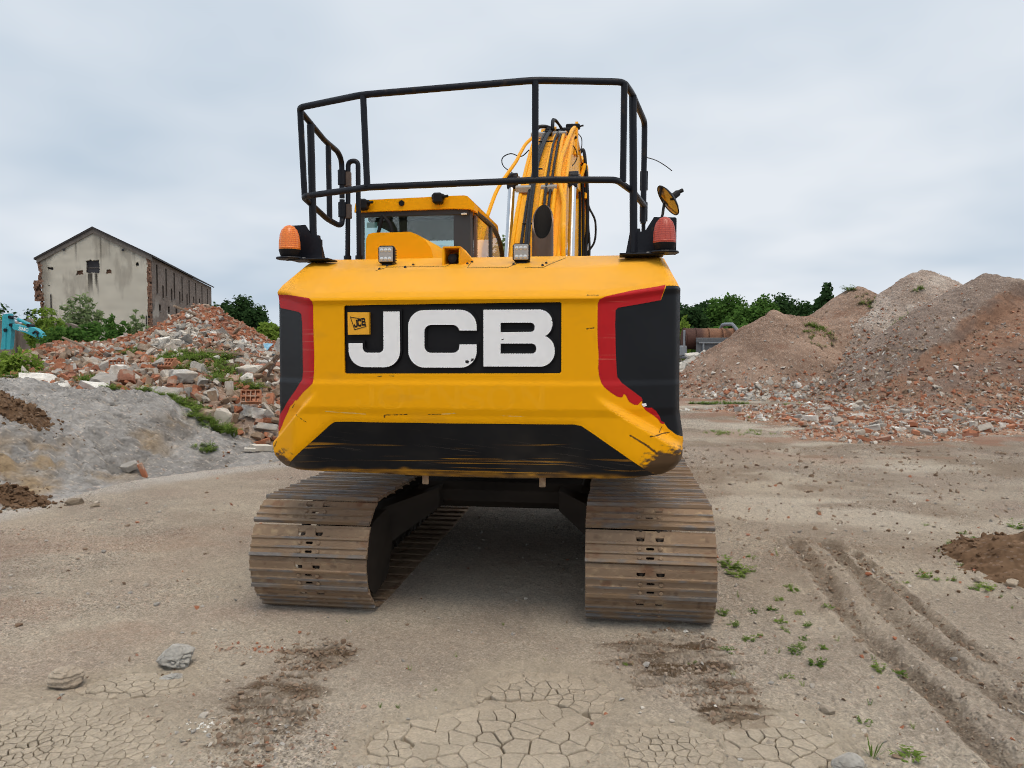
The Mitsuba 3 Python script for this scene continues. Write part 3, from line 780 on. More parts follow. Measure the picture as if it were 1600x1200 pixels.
def at_rub(x, y, dz=0.0):
    return np.array([x, y, max(rub_fn(np.array([x]), np.array([y]))[0], grey_fn(np.array([x]), np.array([y]))[0] if y < 12 else -9) + dz])


def hash_of(loc):
    return int(abs(loc[0]) * 977 + abs(loc[1]) * 331)


def lump(name, label, shape, loc, s, kind, rx=0.0, ry=0.0, rz=0.0, tone=0.5):
    shape = BLOCKS[hash_of(loc) % 11]
    mm = moved(shape, mat(loc, rx, ry, rz, s))
    return add(name, mm, 'rubble', RH, uv=np.tile([KIND[kind], tone], (len(mm.vertices), 1)), label=label)


lump('wall_slab', 'large flat slab of white plastered wall lying on the left of the heap', SLABS[1], at_rub(-8.45, 13.6, 0.10), (1.15, 1.2, 0.35), 'white', 0.55, 0.1, 0.25, 0.8)
lump('wall_slab', 'small white plastered slab below the larger one', SLABS[4], at_rub(-7.75, 13.0, 0.06), (0.55, 0.6, 0.4), 'white', 0.5, 0.05, 0.5, 0.7)
lump('concrete_block', 'long pale concrete block lying among bricks at the heap front', SLABS[6], at_rub(-5.65, 13.2, 0.15), (0.66, 0.72, 0.85), 'grey', 0.15, 0.12, -0.35, 0.95)
lump('concrete_block', 'broad grey concrete slab tilted towards the yard', SLABS[8], at_rub(-5.65, 12.45, 0.10), (0.68, 0.9, 0.55), 'grey', 0.55, 0.1, -0.3, 0.6)
lump('concrete_block', 'cream coloured stone block', SLABS[2], at_rub(-7.0, 13.7, 0.22), (0.36, 0.42, 0.8), 'white', 0.1, 0.1, 0.7, 0.2)
lump('concrete_block', None, SLABS[9], at_rub(-6.95, 13.5, 0.06), (0.38, 0.42, 0.6), 'mortar', 0.1, -0.1, 0.2, 0.7)
lump('concrete_block', None, SLABS[5], at_rub(-6.9, 13.1, 0.10), (0.62, 0.8, 0.9), 'grey', 0.5, 0.0, 0.5, 0.45)
lump('concrete_block', 'pale plank shaped concrete piece beside the excavator', SLABS[7], at_rub(-3.95, 11.95, 0.12), (0.72, 0.42, 0.50), 'white', -0.1, 0.22, -0.15, 0.1)
lump('concrete_block', None, SLABS[10], at_rub(-4.35, 11.7, 0.06), (0.46, 0.6, 0.9), 'mortar', 0.3, 0.2, 0.9, 0.5)
lump('concrete_block', None, SLABS[0], at_rub(-4.6, 11.55, 0.05), (0.42, 0.5, 1.0), 'brown', 0.2, 0.0, 0.4, 0.9)
lump('concrete_block', 'rounded grey boulder of concrete at the right shoulder of the heap', STONES[4], at_rub(-5.35, 19.0, 0.35), (1.15, 0.9, 1.1), 'grey', 0.2, 0.4, 0.3, 0.7)
lump('stone_kerb', 'long pale broken kerb stone', SLABS[3], at_rub(-5.25, 15.2, 0.15), (1.25, 0.75, 0.9), 'mortar', 0.1, -0.1, 0.25, 0.9)
for (x, y, rz) in ((-3.62, 11.05, 0.9), (-3.42, 11.45, -0.7), (-3.0, 10.75, 0.2), (-3.70, 10.8, 0.4)):
    mm = moved(BRICKS[5], mat((x, y, max(grey_fn(np.array([x]), np.array([y]))[0], 0.0) + 0.045), rx=0.12, ry=0.1, rz=rz, s=1.15 if x > -3.65 else 0.6))
    add('brick', mm, 'rubble', GH, uv=np.tile([KIND['mortar'], 0.95], (len(mm.vertices), 1)), label='pale dusty brick at the foot of the grey heap' if x < -3.5 else None)
# a hollow clay block, orange, seen end on
hb = extrude(sbox(-0.15, -0.10, 0.15, 0.10).difference(shapely.union_all([sbox(a, b, a + 0.055, b + 0.075) for a in (-0.135, -0.065, 0.005, 0.075) for b in (-0.085, 0.01)])), 0.12)
for (p, rz, rx) in ((at_rub(-8.15, 15.9, 0.14), 0.4, 1.3), (at_rub(-4.05, 11.95, 0.30), 0.2, 1.2), (at_rub(-6.5, 14.6, 0.15), -0.3, 0.8)):
    mm = moved(hb, mat(p, rx=rx, rz=rz))
    add('hollow_block', mm, 'rubble', RH, uv=np.tile([KIND['brick'], 0.95], (len(mm.vertices), 1)), label='bright orange hollow clay block')
scene['old_timber'] = principled(proc(lambda p, n, uv: mix((0.20, 0.145, 0.105), (0.33, 0.26, 0.20), fbm(p.x * 5, p.y * 5, p.z * 20, 3))), 0.9)
for (x, y, L, yaw, til) in ((-5.0, 15.8, 1.1, 2.3, 0.55), (-4.9, 14.9, 0.9, 2.5, 0.45), (-8.6, 21.0, 1.3, 0.9, 0.35), (-7.3, 20.3, 1.0, 2.2, 0.3), (-10.7, 19.4, 1.2, 0.35, 0.45), (-6.2, 16.6, 0.8, 0.3, 0.1)):
    add('timber', moved(cbox(-L / 2, L / 2, -0.04, 0.04, -0.025, 0.025, 0.006), mat(at_rub(x, y, 0.18), ry=til, rz=yaw)), 'old_timber', RH, label='old broken timber sticking out of the rubble' if L > 1.15 else None)
scene['blue_sheet'] = principled((0.22, 0.45, 0.62), 0.6)
for (x, y) in ((-6.75, 20.2), (-6.35, 19.9), (-5.75, 18.4)):
    g = grid_mesh(-0.2, 0.2, -0.15, 0.15, 0.04, lambda a, b: 0.06 * (n2(a + x, b + y, 9, 3, 2)))
    add('plastic_scrap', moved(g, mat(at_rub(x, y, 0.10), rx=0.7, rz=x * 9)), 'blue_sheet', RH, smooth=True, label='pale blue scrap of plastic sheet in the rubble')
add('steel_bars', cat([hose([at_rub(-4.75, 14.9, 0.1), at_rub(-4.75, 14.9, 0.1) + [0.1 * k, 0.1, 0.35 + 0.05 * k], at_rub(-4.75, 14.9, 0.0) + [0.35 * (k - 1), 0.2, 0.55]], 0.010, 5) for k in range(4)]), 'exhaust_steel', RH)
# ================================================================ the old factory building
def plaster_fn(p, n, uv):
    a = -(p.x + 37.3) * 1.01
    c = mix((0.455, 0.435, 0.378), (0.540, 0.520, 0.460), fbm(p.x * 0.5, p.z * 0.7, 1.0, 4))
    c = mix(c, (0.270, 0.250, 0.215), smoothstep(0.50, 0.74, fbm(p.x * 0.9 + 9, p.z * 0.35, 3.0, 4)) * 0.6)
    run = noise(p.x * 4.2, p.z * 0.25, 2.0) * noise(p.x * 1.1 + 5, 1.0, 8.0)
    c = mix(c, (0.085, 0.078, 0.066), smoothstep(0.30, 0.62, run) * smoothstep(8.6, 12.0, p.z) * 0.75)
    sill = smoothstep(0.95, 0.55, dr.abs(p.x + 43.8)) * smoothstep(9.1, 9.0, p.z) * smoothstep(6.2, 8.8, p.z)
    c = mix(c, (0.06, 0.055, 0.048), sill * smoothstep(0.35, 0.62, noise(p.x * 5.5, p.z * 0.35, 4.0)))
    left = smoothstep(-48.2, -49.6, p.x + 0.8 * (noise(p.z * 0.8, 3.0, 1.0) - 0.5))
    c = mix(c, (0.13, 0.115, 0.098), left * 0.7)
    return c * (0.93 + 0.14 * noise(p.x * 0.6, p.z * 2.4, 5.0))


def sidewall_fn(p, n, uv):
    along = (p.y - 80) / 0.97
    row = dr.floor(p.z / 0.16)
    tone = cell_rand(along / 0.5 + 0.5 * (row - 2 * dr.floor(row / 2)), row, 3)
    c = mix((0.120, 0.096, 0.084), (0.215, 0.182, 0.160), tone * 0.5 + 0.5 * fbm(along * 0.5, p.z * 0.7, 2.0, 3))
    c = mix(c, (0.36, 0.335, 0.30), smoothstep(0.55, 0.72, fbm(along * 0.35 + 5, p.z * 0.6, 1.0, 4)) * 0.7 * smoothstep(7.5, 4.5, p.z))
    return mix(c, (0.085, 0.078, 0.075), smoothstep(0.50, 0.66, fbm(along * 0.22 + 17, p.z * 0.5, 6.0, 3)) * smoothstep(6.5, 5.5, p.z) * 0.8)


scene['old_plaster'] = principled(proc(plaster_fn), 0.95, specular=0.1)
scene['old_brickwork'] = principled(proc(sidewall_fn), 0.95, specular=0.1)
scene['old_brick'] = principled(proc(lambda p, n, uv: mix((0.130, 0.074, 0.052), (0.235, 0.135, 0.094), uv.x) * (0.8 + 0.4 * noise(p.x * 7, p.y * 7, p.z * 7))), 0.95)
scene['tar_roof'] = principled((0.030, 0.028, 0.030), 0.8)
scene['verge_band'] = principled(proc(lambda p, n, uv: mix((0.100, 0.088, 0.080), (0.19, 0.17, 0.155), fbm(p.x * 1.5, p.z * 1.5, p.y, 3))), 0.9)
scene['dark_opening'] = principled(proc(lambda p, n, uv: mix((0.016, 0.016, 0.020), (0.050, 0.050, 0.060), noise(p.x * 2, p.y * 2, p.z * 3))), 0.85)
BO = np.array([-37.3, 80.0, 0.0]); BA = np.array([-12.79, 2.0, 0.0]) / 12.95; BS = np.array([-10.39, 42.7, 0.0]) / 43.95
BMAT = np.eye(4); BMAT[:3, 0] = BA; BMAT[:3, 1] = BS; BMAT[:3, 3] = BO
BD = thing('factory_building', 'derelict factory building with a pale plastered gable and dark slit windows along its side', 'building')


def bd(name, mesh, bsdf, parent=None, **kw):
    return add(name, moved(mesh, BMAT), bsdf, parent or BD, **kw)


def ragged(poly, amp, seed, step=0.12):
    q = np.array(poly.exterior.segmentize(step).coords)[:-1]
    rg = np.random.default_rng(seed)
    return Polygon(q + rg.normal(0, amp, q.shape)).buffer(0)


EAVE, APEX, GW, GL = 10.70, 13.60, 12.95, 43.95
gable = Polygon([(0.42, 0), (GW - 0.35, 0), (GW - 0.35, 5.0), (GW - 0.55, 6.2), (GW - 0.25, 7.4), (GW - 0.35, 8.4), (GW - 0.20, EAVE), (GW / 2, APEX), (0.20, EAVE), (0.45, 8.8), (0.35, 7.2), (0.48, 5.0)])
holes = [ragged(sbox(5.85, 9.08, 7.38, 10.42), 0.05, 1), ragged(sbox(11.2, 9.50, 11.85, 9.78), 0.05, 2), ragged(sbox(7.75, 8.92, 8.55, 9.36), 0.04, 3), ragged(sbox(4.45, 8.98, 5.10, 9.36), 0.04, 4), ragged(sbox(1.35, 9.72, 1.68, 10.1), 0.04, 5), ragged(sbox(11.7, 7.78, 11.95, 7.86), 0.02, 6)]
wall_b = extrude_y(gable.difference(shapely.union_all(holes)), 0.0, 0.45)
bd('gable_wall', wall_b, 'old_plaster', label='pale stained plaster gable end')
bd('window', extrude_y(sbox(5.7, 8.95, 7.5, 10.55), 0.30, 0.42), 'dark_opening', label='boarded dark opening in the middle of the gable')
bd('window_rail', extrude_y(sbox(5.8, 9.60, 7.45, 9.66), 0.24, 0.30), 'verge_band')
for k, (a0, b0, a1, b1) in enumerate(((11.1, 9.4, 11.95, 9.9), (1.25, 9.6, 1.8, 10.2), (11.6, 7.7, 12.0, 7.9))):
    bd('window', extrude_y(sbox(a0, b0, a1, b1), 0.32, 0.42), 'dark_opening')
rgb = np.random.default_rng(77)


def brick_patch(a0, a1, z0, z1, b0, b1, name, seed, density=1.0, jitter=0.05, L=0.50, hgt=0.16):
    """courses of single bricks in the building's own frame, ragged at the edges"""
    rg = np.random.default_rng(seed); n = 0
    for r, z in enumerate(np.arange(z0, z1, hgt)):
        for a in np.arange(a0 - (r % 2) * L / 2, a1, L):
            if rg.random() > density:
                continue
            lo, hi = max(a, a0) + rg.normal(0, 0.02), min(a + L - 0.02, a1) + rg.normal(0, 0.03)
            if hi - lo < 0.08:
                continue
            d = rg.normal(0, jitter)
            m = cbox(lo, hi, b0 + d, b1, z + 0.008, z + hgt - 0.010, 0.012)
            bd(name, m, 'old_brick', uv=np.full((len(m.vertices), 2), rg.random()), smooth=False); n += 1


brick_patch(7.75, 8.55, 8.92, 9.36, 0.22, 0.40, 'brick', 3, 1.0, 0.03)
brick_patch(4.45, 5.10, 8.98, 9.36, 0.22, 0.40, 'brick', 4, 1.0, 0.03)
brick_patch(0.02, 0.46, 0.6, EAVE - 0.05, -0.02, 0.5, 'corner_brick', 5, 0.97, 0.05, 0.30, 0.22)
brick_patch(GW - 0.42, GW + 0.10, 8.3, EAVE - 0.1, 0.0, 0.5, 'corner_brick', 6, 0.95, 0.06, 0.34, 0.22)
brick_patch(GW - 0.50, GW + 0.62, 6.2, 8.3, 0.0, 0.6, 'corner_brick', 7, 0.92, 0.12, 0.36, 0.22)
brick_patch(GW - 0.42, GW - 0.05, 0.6, 6.2, 0.0, 0.5, 'corner_brick', 8, 0.95, 0.05, 0.30, 0.22)
# the long side with its slits
side = sbox(0.42, 0, GL, EAVE - 0.06)
xs_ = lambda px: None
slits = []


def b_of(px):
    """distance along the side wall of the point seen in column px"""
    t = (px - 800) / 1203.0
    return (t * 80.0 + 37.3) / (BS[0] - t * BS[1])


WIN = [(b_of(p), 0.85, 7.05, 10.15) for p in (248.5, 262.6, 275.2, 287.2, 298.2, 308.3, 317.8, 326.3)] + [(b_of(p), 0.90, 6.75, 8.15) for p in (257.5, 270.6, 283.2, 294.6, 304.8, 313.8)] + [(b_of(p), 1.1, 5.25, 5.95) for p in (252, 265.8, 277.6, 289, 300)]
side = side.difference(shapely.union_all([sbox(b - w / 2, z0, b + w / 2, z1) for b, w, z0, z1 in WIN]))
m = extrude_x(side, 0.0, 0.5)
bd('side_wall', m, 'old_brickwork', label='long grey brick side wall with narrow slits')
for b, w, z0, z1 in WIN:
    f = bd('window', extrude_x(sbox(b - w / 2, z0, b + w / 2, z1), 0.33, 0.43), 'dark_opening')
    bd('sill', cbox(-0.06, 0.2, b - w / 2 - 0.05, b + w / 2 + 0.05, z0 - 0.12, z0 - 0.002, 0.01), 'verge_band', f)
bd('rear_wall', cat(extrude_y(Polygon([(0.52, 0), (GW - 0.2, 0), (GW - 0.2, EAVE), (GW / 2, APEX), (0.52, EAVE)]), GL + 0.002, GL + 0.4), extrude_x(sbox(0.42, 0, GL, EAVE), GW - 0.70, GW - 0.40)), 'old_brickwork')
sl = (APEX - EAVE) / (GW / 2)
roof_p = Polygon([(-0.45, EAVE - 0.45 * sl + 0.05), (GW / 2, APEX + 0.05), (GW + 0.45, EAVE - 0.45 * sl + 0.05), (GW + 0.45, EAVE - 0.45 * sl + 0.24), (GW / 2, APEX + 0.26), (-0.45, EAVE - 0.45 * sl + 0.24)])
RF = bd('roof', extrude_y(roof_p, -0.30, GL + 0.3), 'tar_roof')
vp = Polygon([(-0.20, EAVE - 0.20 * sl - 0.42), (GW / 2, APEX - 0.42), (GW + 0.20, EAVE - 0.20 * sl - 0.42), (GW + 0.20, EAVE - 0.20 * sl + 0.048), (GW / 2, APEX + 0.048), (-0.20, EAVE - 0.20 * sl + 0.048)])
bd('verge_band', extrude_y(vp, -0.16, -0.003), 'verge_band', RF)
for a in (2.9, 9.7):
    bd('beam_end', cbox(a, a + 0.3, -0.22, -0.165, EAVE + (min(a, GW - a)) * sl - 0.75, EAVE + min(a, GW - a) * sl - 0.50, 0.02), 'dark_opening', RF, smooth=False)
bd('drain_pipe', rod((GW - 1.75 + 0.4, -0.08, 3.0), (GW - 1.75 + 0.4, -0.08, 6.9), 0.07), 'tar_roof')
bd('drain_pipe', rod((0.62, -0.10, 2.0), (0.62, -0.10, 4.6), 0.06), 'tar_roof')

# ================================================================ old concrete wall and what stands before it
scene['old_concrete'] = principled(proc(lambda p, n, uv: mix(mix((0.150, 0.120, 0.105), (0.235, 0.200, 0.180), fbm(p.x * 0.8, p.z * 1.2, p.y, 4)), (0.08, 0.07, 0.065), smoothstep(0.5, 0.7, fbm(p.x * 2.2, p.z * 0.5, 3.0, 4)) * 0.6)), 0.95)
q = np.c_[np.linspace(-36, -25.0, 24), np.zeros(24)]
rgw = np.random.default_rng(4)
topz = 2.95 + 0.10 * rgw.normal(size=24); topz[20:] -= np.array([0.0, 0.15, 0.35, 0.6])
wp = Polygon([(-36, -0.2), (-25.0, -0.2)] + [(x, z) for x, z in zip(q[::-1, 0], topz[::-1])])
WL = thing('concrete_wall', 'weathered brown concrete yard wall behind the small turquoise digger', 'wall')
scene[WL] = mikit.ply(extrude_y(wp, 46.0, 46.4), 'old_concrete')
for x in (-33, -30, -27):
    add('pier', cbox(x, x + 0.5, 45.8, 45.998, -0.2, 2.7, 0.02), 'old_concrete', WL)

# ---- the turquoise digger
scene['teal_paint'] = principled(proc(lambda p, n, uv: mix((0.020, 0.290, 0.370), (0.045, 0.390, 0.470), fbm(p.x * 2, p.y * 2, p.z * 2, 3))), 0.45)
TE = thing('excavator', 'small turquoise excavator whose folded boom shows over the rubble at the left edge', 'excavator')
TY = 40.0


def tx(px, py):
    """a point of the digger's boom plane"""
    return (px - 800) / 1203 * TY, CAM_H + (538 - py) / 1203 * TY


def tprism(pts, y0, y1):
    return extrude_y(Polygon([tx(*p) for p in pts]), TY + y0, TY + y1)


bpts = [(24.8, 506.5), (27, 506), (37.5, 509), (51, 510.5), (60, 513.5), (67.5, 519.5), (72, 527), (75, 534.5), (79, 548), (72, 549), (69.8, 537), (64.5, 530.5), (55.5, 524.8), (45, 520), (27, 515), (24.8, 512.8)]
kb = add('boom', cat(tprism(bpts, -0.20, 0.20)), 'teal_paint', TE, label='turquoise boom curving down behind the rubble')
add('stick', cat(tprism([(9, 494), (11, 491.5), (20, 490), (21.8, 498.5), (22.5, 504.5), (21.8, 524), (19, 546), (4.5, 546), (7.5, 524), (8, 506)], -0.15, 0.15)), 'teal_paint', TE)
add('stick_rib', cat(tprism([(12, 511), (15, 511), (13, 545), (10, 545)], -0.20, -0.152)), 'teal_paint', TE)
a_, b_2 = tx(21, 495.5), tx(30, 499); c_2 = tx(49.5, 507.5)
cyl = add('arm_cylinder', rod((b_2[0], TY, b_2[1]), (c_2[0], TY, c_2[1]), 0.085, 12), 'teal_paint', TE, smooth=35)
add('piston_rod', rod((a_[0], TY, a_[1]), (b_2[0], TY, b_2[1]), 0.055, 10), 'chrome_rod', cyl, smooth=35)
add('pin', cat(*[rod((tx(*p)[0], TY - 0.24, tx(*p)[1]), (tx(*p)[0], TY + 0.24, tx(*p)[1]), 0.09, 10) for p in ((23, 508), (22, 496), (50, 509), (14, 516))]), 'black_steel', TE, smooth=35)
add('hose', cat(hose([(*tx(63, 519)[:1], TY - 0.22, tx(63, 519)[1]), (tx(66, 530)[0], TY - 0.26, tx(66, 530)[1]), (tx(70, 540)[0], TY - 0.22, tx(70, 540)[1])], 0.035, 6), hose([(tx(57, 521)[0], TY - 0.22, tx(57, 521)[1]), (tx(62, 518)[0], TY - 0.24, tx(62, 518)[1]), (tx(66, 521)[0], TY - 0.22, tx(66, 521)[1])], 0.05, 6)), 'rubber_hose', TE)
txt = meshkit.text_mesh('SMC', 0.17, 0.01, bold=True); v = np.asarray(txt.vertices); o_ = tx(34, 515.6); r_ = math.radians(-10)
add('lettering', trimesh.Trimesh(np.stack([o_[0] + v[:, 0] * math.cos(r_) - v[:, 1] * math.sin(r_), TY - 0.205 - v[:, 2] * 0.3, o_[1] + v[:, 0] * math.sin(r_) + v[:, 1] * math.cos(r_)], 1), txt.faces, process=False), 'white_letter', TE)
add('body', cat(cbox(-23.9, -21.6, TY - 1.0, TY + 1.0, 0.55, 1.25, 0.1), cbox(-23.9, -21.4, TY - 1.2, TY + 1.2, -0.05, 0.5, 0.15)), 'teal_paint', TE)

# ---- the rusty screening drum and the slab pile on the right
scene['rust'] = principled(proc(lambda p, n, uv: mix(mix((0.130, 0.058, 0.034), (0.280, 0.145, 0.085), fbm(p.x * 1.5, p.z * 2, p.y, 4)), (0.07, 0.03, 0.022), smoothstep(9.6, 9.2, p.x))), 0.8)
scene['grey_paint'] = principled(proc(lambda p, n, uv: mix((0.075, 0.085, 0.098), (0.120, 0.130, 0.145), fbm(p.x, p.y, p.z * 2, 3))), 0.55)
scene['grey_paint_light'] = principled((0.21, 0.235, 0.265), 0.5)
DY = 38.0
dx = lambda px: (px - 800) / 1203 * DY
dz = lambda py: CAM_H + (538 - py) / 1203 * DY
TR = thing('screening_drum', 'rusty drum screening machine with a grey frame standing behind the soil heap', 'machine')
add('drum', rod((dx(1068), DY, dz(529.5)), (dx(1150), DY + 0.3, dz(529.5)), 0.52, 30), 'rust', TR, smooth=40)
for px in (1067.5, 1085, 1105, 1126, 1146):
    add('drum_ring', rod((dx(px), DY, dz(529.5)), (dx(px) + 0.05, DY, dz(529.5)), 0.545, 30), 'rust', TR, smooth=40)
fr = add('frame', cat(cbox(dx(1082), dx(1150), DY - 0.75, DY - 0.62, dz(536), dz(528), 0.02), cbox(dx(1062), dx(1160), DY - 0.8, DY + 0.8, dz(560), dz(556), 0.03), cbox(dx(1066), dx(1150), DY - 0.6, DY + 0.7, dz(558), dz(552.5), 0.03)), 'grey_paint', TR, smooth=False)
add('side_sheet', cbox(dx(1082), dx(1148), DY - 0.70, DY - 0.66, dz(554), dz(533.5), 0.01), 'grey_paint', TR, smooth=False)
add('rail', cat(cbox(dx(1086), dx(1145), DY - 0.80, DY - 0.752, dz(536.6), dz(534.8), 0.01), cbox(dx(1091.5), dx(1094), DY - 0.79, DY - 0.705, dz(553), dz(536.7), 0.01)), 'grey_paint_light', TR, smooth=False)
add('arch', tube([(dx(1145), DY - 0.72, dz(540)), (dx(1147), DY - 0.72, dz(519)), (dx(1139), DY - 0.5, dz(507)), (dx(1131), DY + 0.3, dz(507)), (dx(1130), DY + 0.6, dz(514))], 0.085, 8, 0.1), 'grey_paint_light', TR, smooth=40)
add('outlet', cat(cbox(dx(1150), dx(1162), DY - 0.3, DY + 0.5, dz(530), dz(517), 0.04), cbox(dx(1152), dx(1165), DY - 0.4, DY + 0.6, dz(518.5), dz(517), 0.01)), 'grey_paint', TR, smooth=False)
add('hitch', cat(cbox(dx(1064), dx(1067), DY - 0.5, DY - 0.4, dz(545), dz(516), 0.02), cbox(dx(1060), dx(1070), DY - 0.5, DY + 0.4, dz(556), dz(540), 0.05)), 'grey_paint_light', TR, smooth=False)
add('wheel', cat([moved(lathe([(0.10, -0.12), (0.40, -0.12), (0.45, -0.06), (0.45, 0.06), (0.40, 0.12), (0.10, 0.12)], 22), mat((dx(px), DY, 0.44), rx=math.pi / 2)) for px in (1090, 1110)]), 'black_plastic', TR, smooth=40)
SP = thing('slab_pile', 'pile of old grey concrete slabs and posts in front of the drum', 'pile')
rgs = np.random.default_rng(9); SYY = 30.0
scene['slab_concrete'] = principled(proc(lambda p, n, uv: mix((0.30, 0.285, 0.255), (0.52, 0.50, 0.46), uv.x) * (0.8 + 0.4 * fbm(p.x * 4, p.y * 4, p.z * 4, 3))), 0.9)
for k in range(58):
    f = rgs.random(); px = rgs.uniform(1052, 1112); py = 590 - (590 - (555 if px > 1072 else 572)) * f * (1 - 0.3 * abs(px - 1090) / 40)
    L = rgs.uniform(0.35, 0.85)
    m = moved(cbox(-L / 2, L / 2, -0.16, 0.16, -0.055, 0.055, 0.02), mat(((px - 800) / 1203 * SYY, SYY + rgs.uniform(-0.6, 0.6) + f * 0.4, CAM_H + (538 - py) / 1203 * SYY), rx=rgs.normal(0, 0.35), ry=-rgs.uniform(0.0, 0.75), rz=rgs.normal(0, 0.5)))
    add('slab', m, 'slab_concrete', SP, uv=np.full((len(m.vertices), 2), rgs.random()))
SG = add('rubble_core', moved(rock(np.random.default_rng(3), 40, 1.0, 0.2), mat((6.95, 30.3, 0.05), s=(2.6, 1.8, 1.5))), 'rubble_dust', SP)

# ================================================================ trees and shrubs


def leaf_fn(p, n, uv):
    dark_ = mix((0.030, 0.066, 0.026), (0.052, 0.104, 0.036), uv.y)
    mid_ = mix((0.062, 0.140, 0.032), (0.115, 0.220, 0.050), uv.y)
    light_ = mix((0.165, 0.260, 0.045), (0.260, 0.370, 0.072), uv.y)
    grey_ = mix((0.175, 0.240, 0.110), (0.300, 0.375, 0.190), uv.y)
    return dr.select(uv.x < 0.25, mi.Color3f(dark_), dr.select(uv.x < 0.5, mi.Color3f(mid_), dr.select(uv.x < 0.75, mi.Color3f(light_), mi.Color3f(grey_))))


scene['leaves'] = {'type': 'principledthin', 'base_color': proc(leaf_fn), 'roughness': 0.55, 'diff_trans': 0.75, 'spec_trans': 0.0, 'eta': 1.4}
scene['bark'] = principled(proc(lambda p, n, uv: mix((0.055, 0.044, 0.034), (0.120, 0.100, 0.080), fbm(p.x * 5, p.y * 5, p.z * 1.5, 3))), 0.95)
LK = {'dark': 0.12, 'mid': 0.37, 'light': 0.62, 'grey': 0.87}


def leaf_cloud(rg, centres, spread, n, size, kind, up=0.4, long=1.7):
    """n leaf-sized faces scattered round the clump centres"""
    c = np.asarray(centres, float); k = rg.integers(0, len(c), n)
    d = rg.normal(size=(n, 3)); d /= np.linalg.norm(d, axis=1, keepdims=True)
    pos = c[k] + d * (rg.random((n, 1)) ** 0.5) * np.asarray(spread)
    a = rg.normal(size=(n, 3)); a[:, 2] *= 0.6; a /= np.linalg.norm(a, axis=1, keepdims=True)
    nn = d * 0.6 + rg.normal(size=(n, 3)) * 0.8 + [0, 0, up]; b = np.cross(nn, a); b /= np.linalg.norm(b, axis=1, keepdims=True) + 1e-9
    s = size * rg.uniform(0.6, 1.35, (n, 1))
    A, B = a * s * 0.5 * long, b * s * 0.5
    v = np.stack([pos - A, pos - A * 0.1 + B, pos + A, pos - A * 0.1 - B], 1).reshape(-1, 3)
    i = np.arange(n)[:, None] * 4
    f = np.vstack([i + [0, 1, 2], i + [0, 2, 3]])
    tone = np.clip(np.repeat(rg.random(len(c))[k] * 0.6 + rg.random(n) * 0.4, 4), 0, 1)
    return trimesh.Trimesh(v, f, process=False), np.c_[np.full(4 * n, LK[kind]), tone]


def crown_centres(rg, c, r, n, hollow=0.35):
    d = rg.normal(size=(n, 3)); d /= np.linalg.norm(d, axis=1, keepdims=True)
    return np.asarray(c) + d * np.asarray(r) * (hollow + (1 - hollow) * rg.random((n, 1)) ** 0.45)


def tree(name, label, cat_, x, y, h, rx_, crown_z, n, size, kind, seed, group=None, clumps=46, ry_=None, z0=0.0, trunk=0.16):
    rg = np.random.default_rng(seed)
    key = thing(name, label, cat_, group)
    cz0, cz1 = crown_z
    c = np.array([x, y, (cz0 + cz1) / 2]); r = np.array([rx_, ry_ or rx_, (cz1 - cz0) / 2])
    cen = crown_centres(rg, c, r * 0.86, clumps)
    w = 1 - 0.35 * np.clip((cen[:, 2] - c[2]) / r[2], 0, 1) ** 2
    cen[:, 0] = x + (cen[:, 0] - x) * w
    limbs = [tube([(x, y, z0 - 0.1), (x + rg.normal(0, 0.05), y, z0 + (cz0 - z0) * 0.6), (x, y, c[2])], [trunk, trunk * 0.75, trunk * 0.35], 8, 0.3)]
    for q in cen[:: max(1, clumps // 14)]:
        b = np.array([x, y, z0 + (min(q[2], c[2]) - z0) * rg.uniform(0.45, 0.85)])
        limbs.append(tube([b, (b + q) / 2 + [0, 0, 0.08 * h], q], [trunk * 0.4, trunk * 0.25, trunk * 0.08], 5, 0.2))
    add('trunk', cat(limbs), 'bark', key, smooth=40)
    m, uv = leaf_cloud(rg, cen, r * 0.30 + 0.05, n, size, kind)
    add('crown', m, 'leaves', key, uv=uv)
    return key


GT = 'trees standing in a row beyond the screening drum'
for k, (px, top, Y, rx_, kind, lab) in enumerate(((1052, 470, 74, 2.3, 'dark', 'dark tree partly hidden by the right end of the excavator'), (1078, 480, 72, 2.0, 'dark', 'low dark round tree just right of the excavator'), (1103, 470, 78, 2.3, 'dark', 'dark tree between the low round tree and the tall bright one'), (1136, 461, 74, 2.6, 'mid', 'tall green tree with the highest top above the screening drum'), (1168, 474, 70, 2.3, 'mid', 'broad mid green tree behind the first soil heap'),
                                               (1190, 466, 76, 2.0, 'mid', 'green tree left of the loose wide crown'), (1222, 461, 80, 2.8, 'dark', 'dark tree with a loose wide crown behind the first soil heap'), (1250, 474, 82, 2.0, 'dark', 'smallest dark tree at the right end of the tree row'))):
    x = (px - 800) / 1203 * Y; h = CAM_H + (538 - top) / 1203 * Y
    tree('broadleaf_tree', lab, 'tree', x, Y, h, rx_, (0.6, h), 7500, 0.22, kind, 300 + k, GT, 80, z0=0)
tree('shrub', 'light green shrub close behind the right edge of the excavator', 'shrub', 10.25, 47, 3.2, 0.7, (0.2, 3.6), 1400, 0.16, 'light', 320, None, 26, trunk=0.05)
for px in (1095, 1130, 1160):
    tree('shrub', {1095: 'green shrub in front of the far trees, above the drum', 1130: 'green shrub in front of the far trees, left of the drum arch', 1160: 'green shrub in front of the far trees, right of the drum arch'}[px], 'shrub', (px - 800) / 1203 * 58, 58, 2.4, 1.5, (0.1, 3.4 if px > 1100 else 2.6), 1600, 0.24, 'mid', 330 + px, None, 30, trunk=0.06)
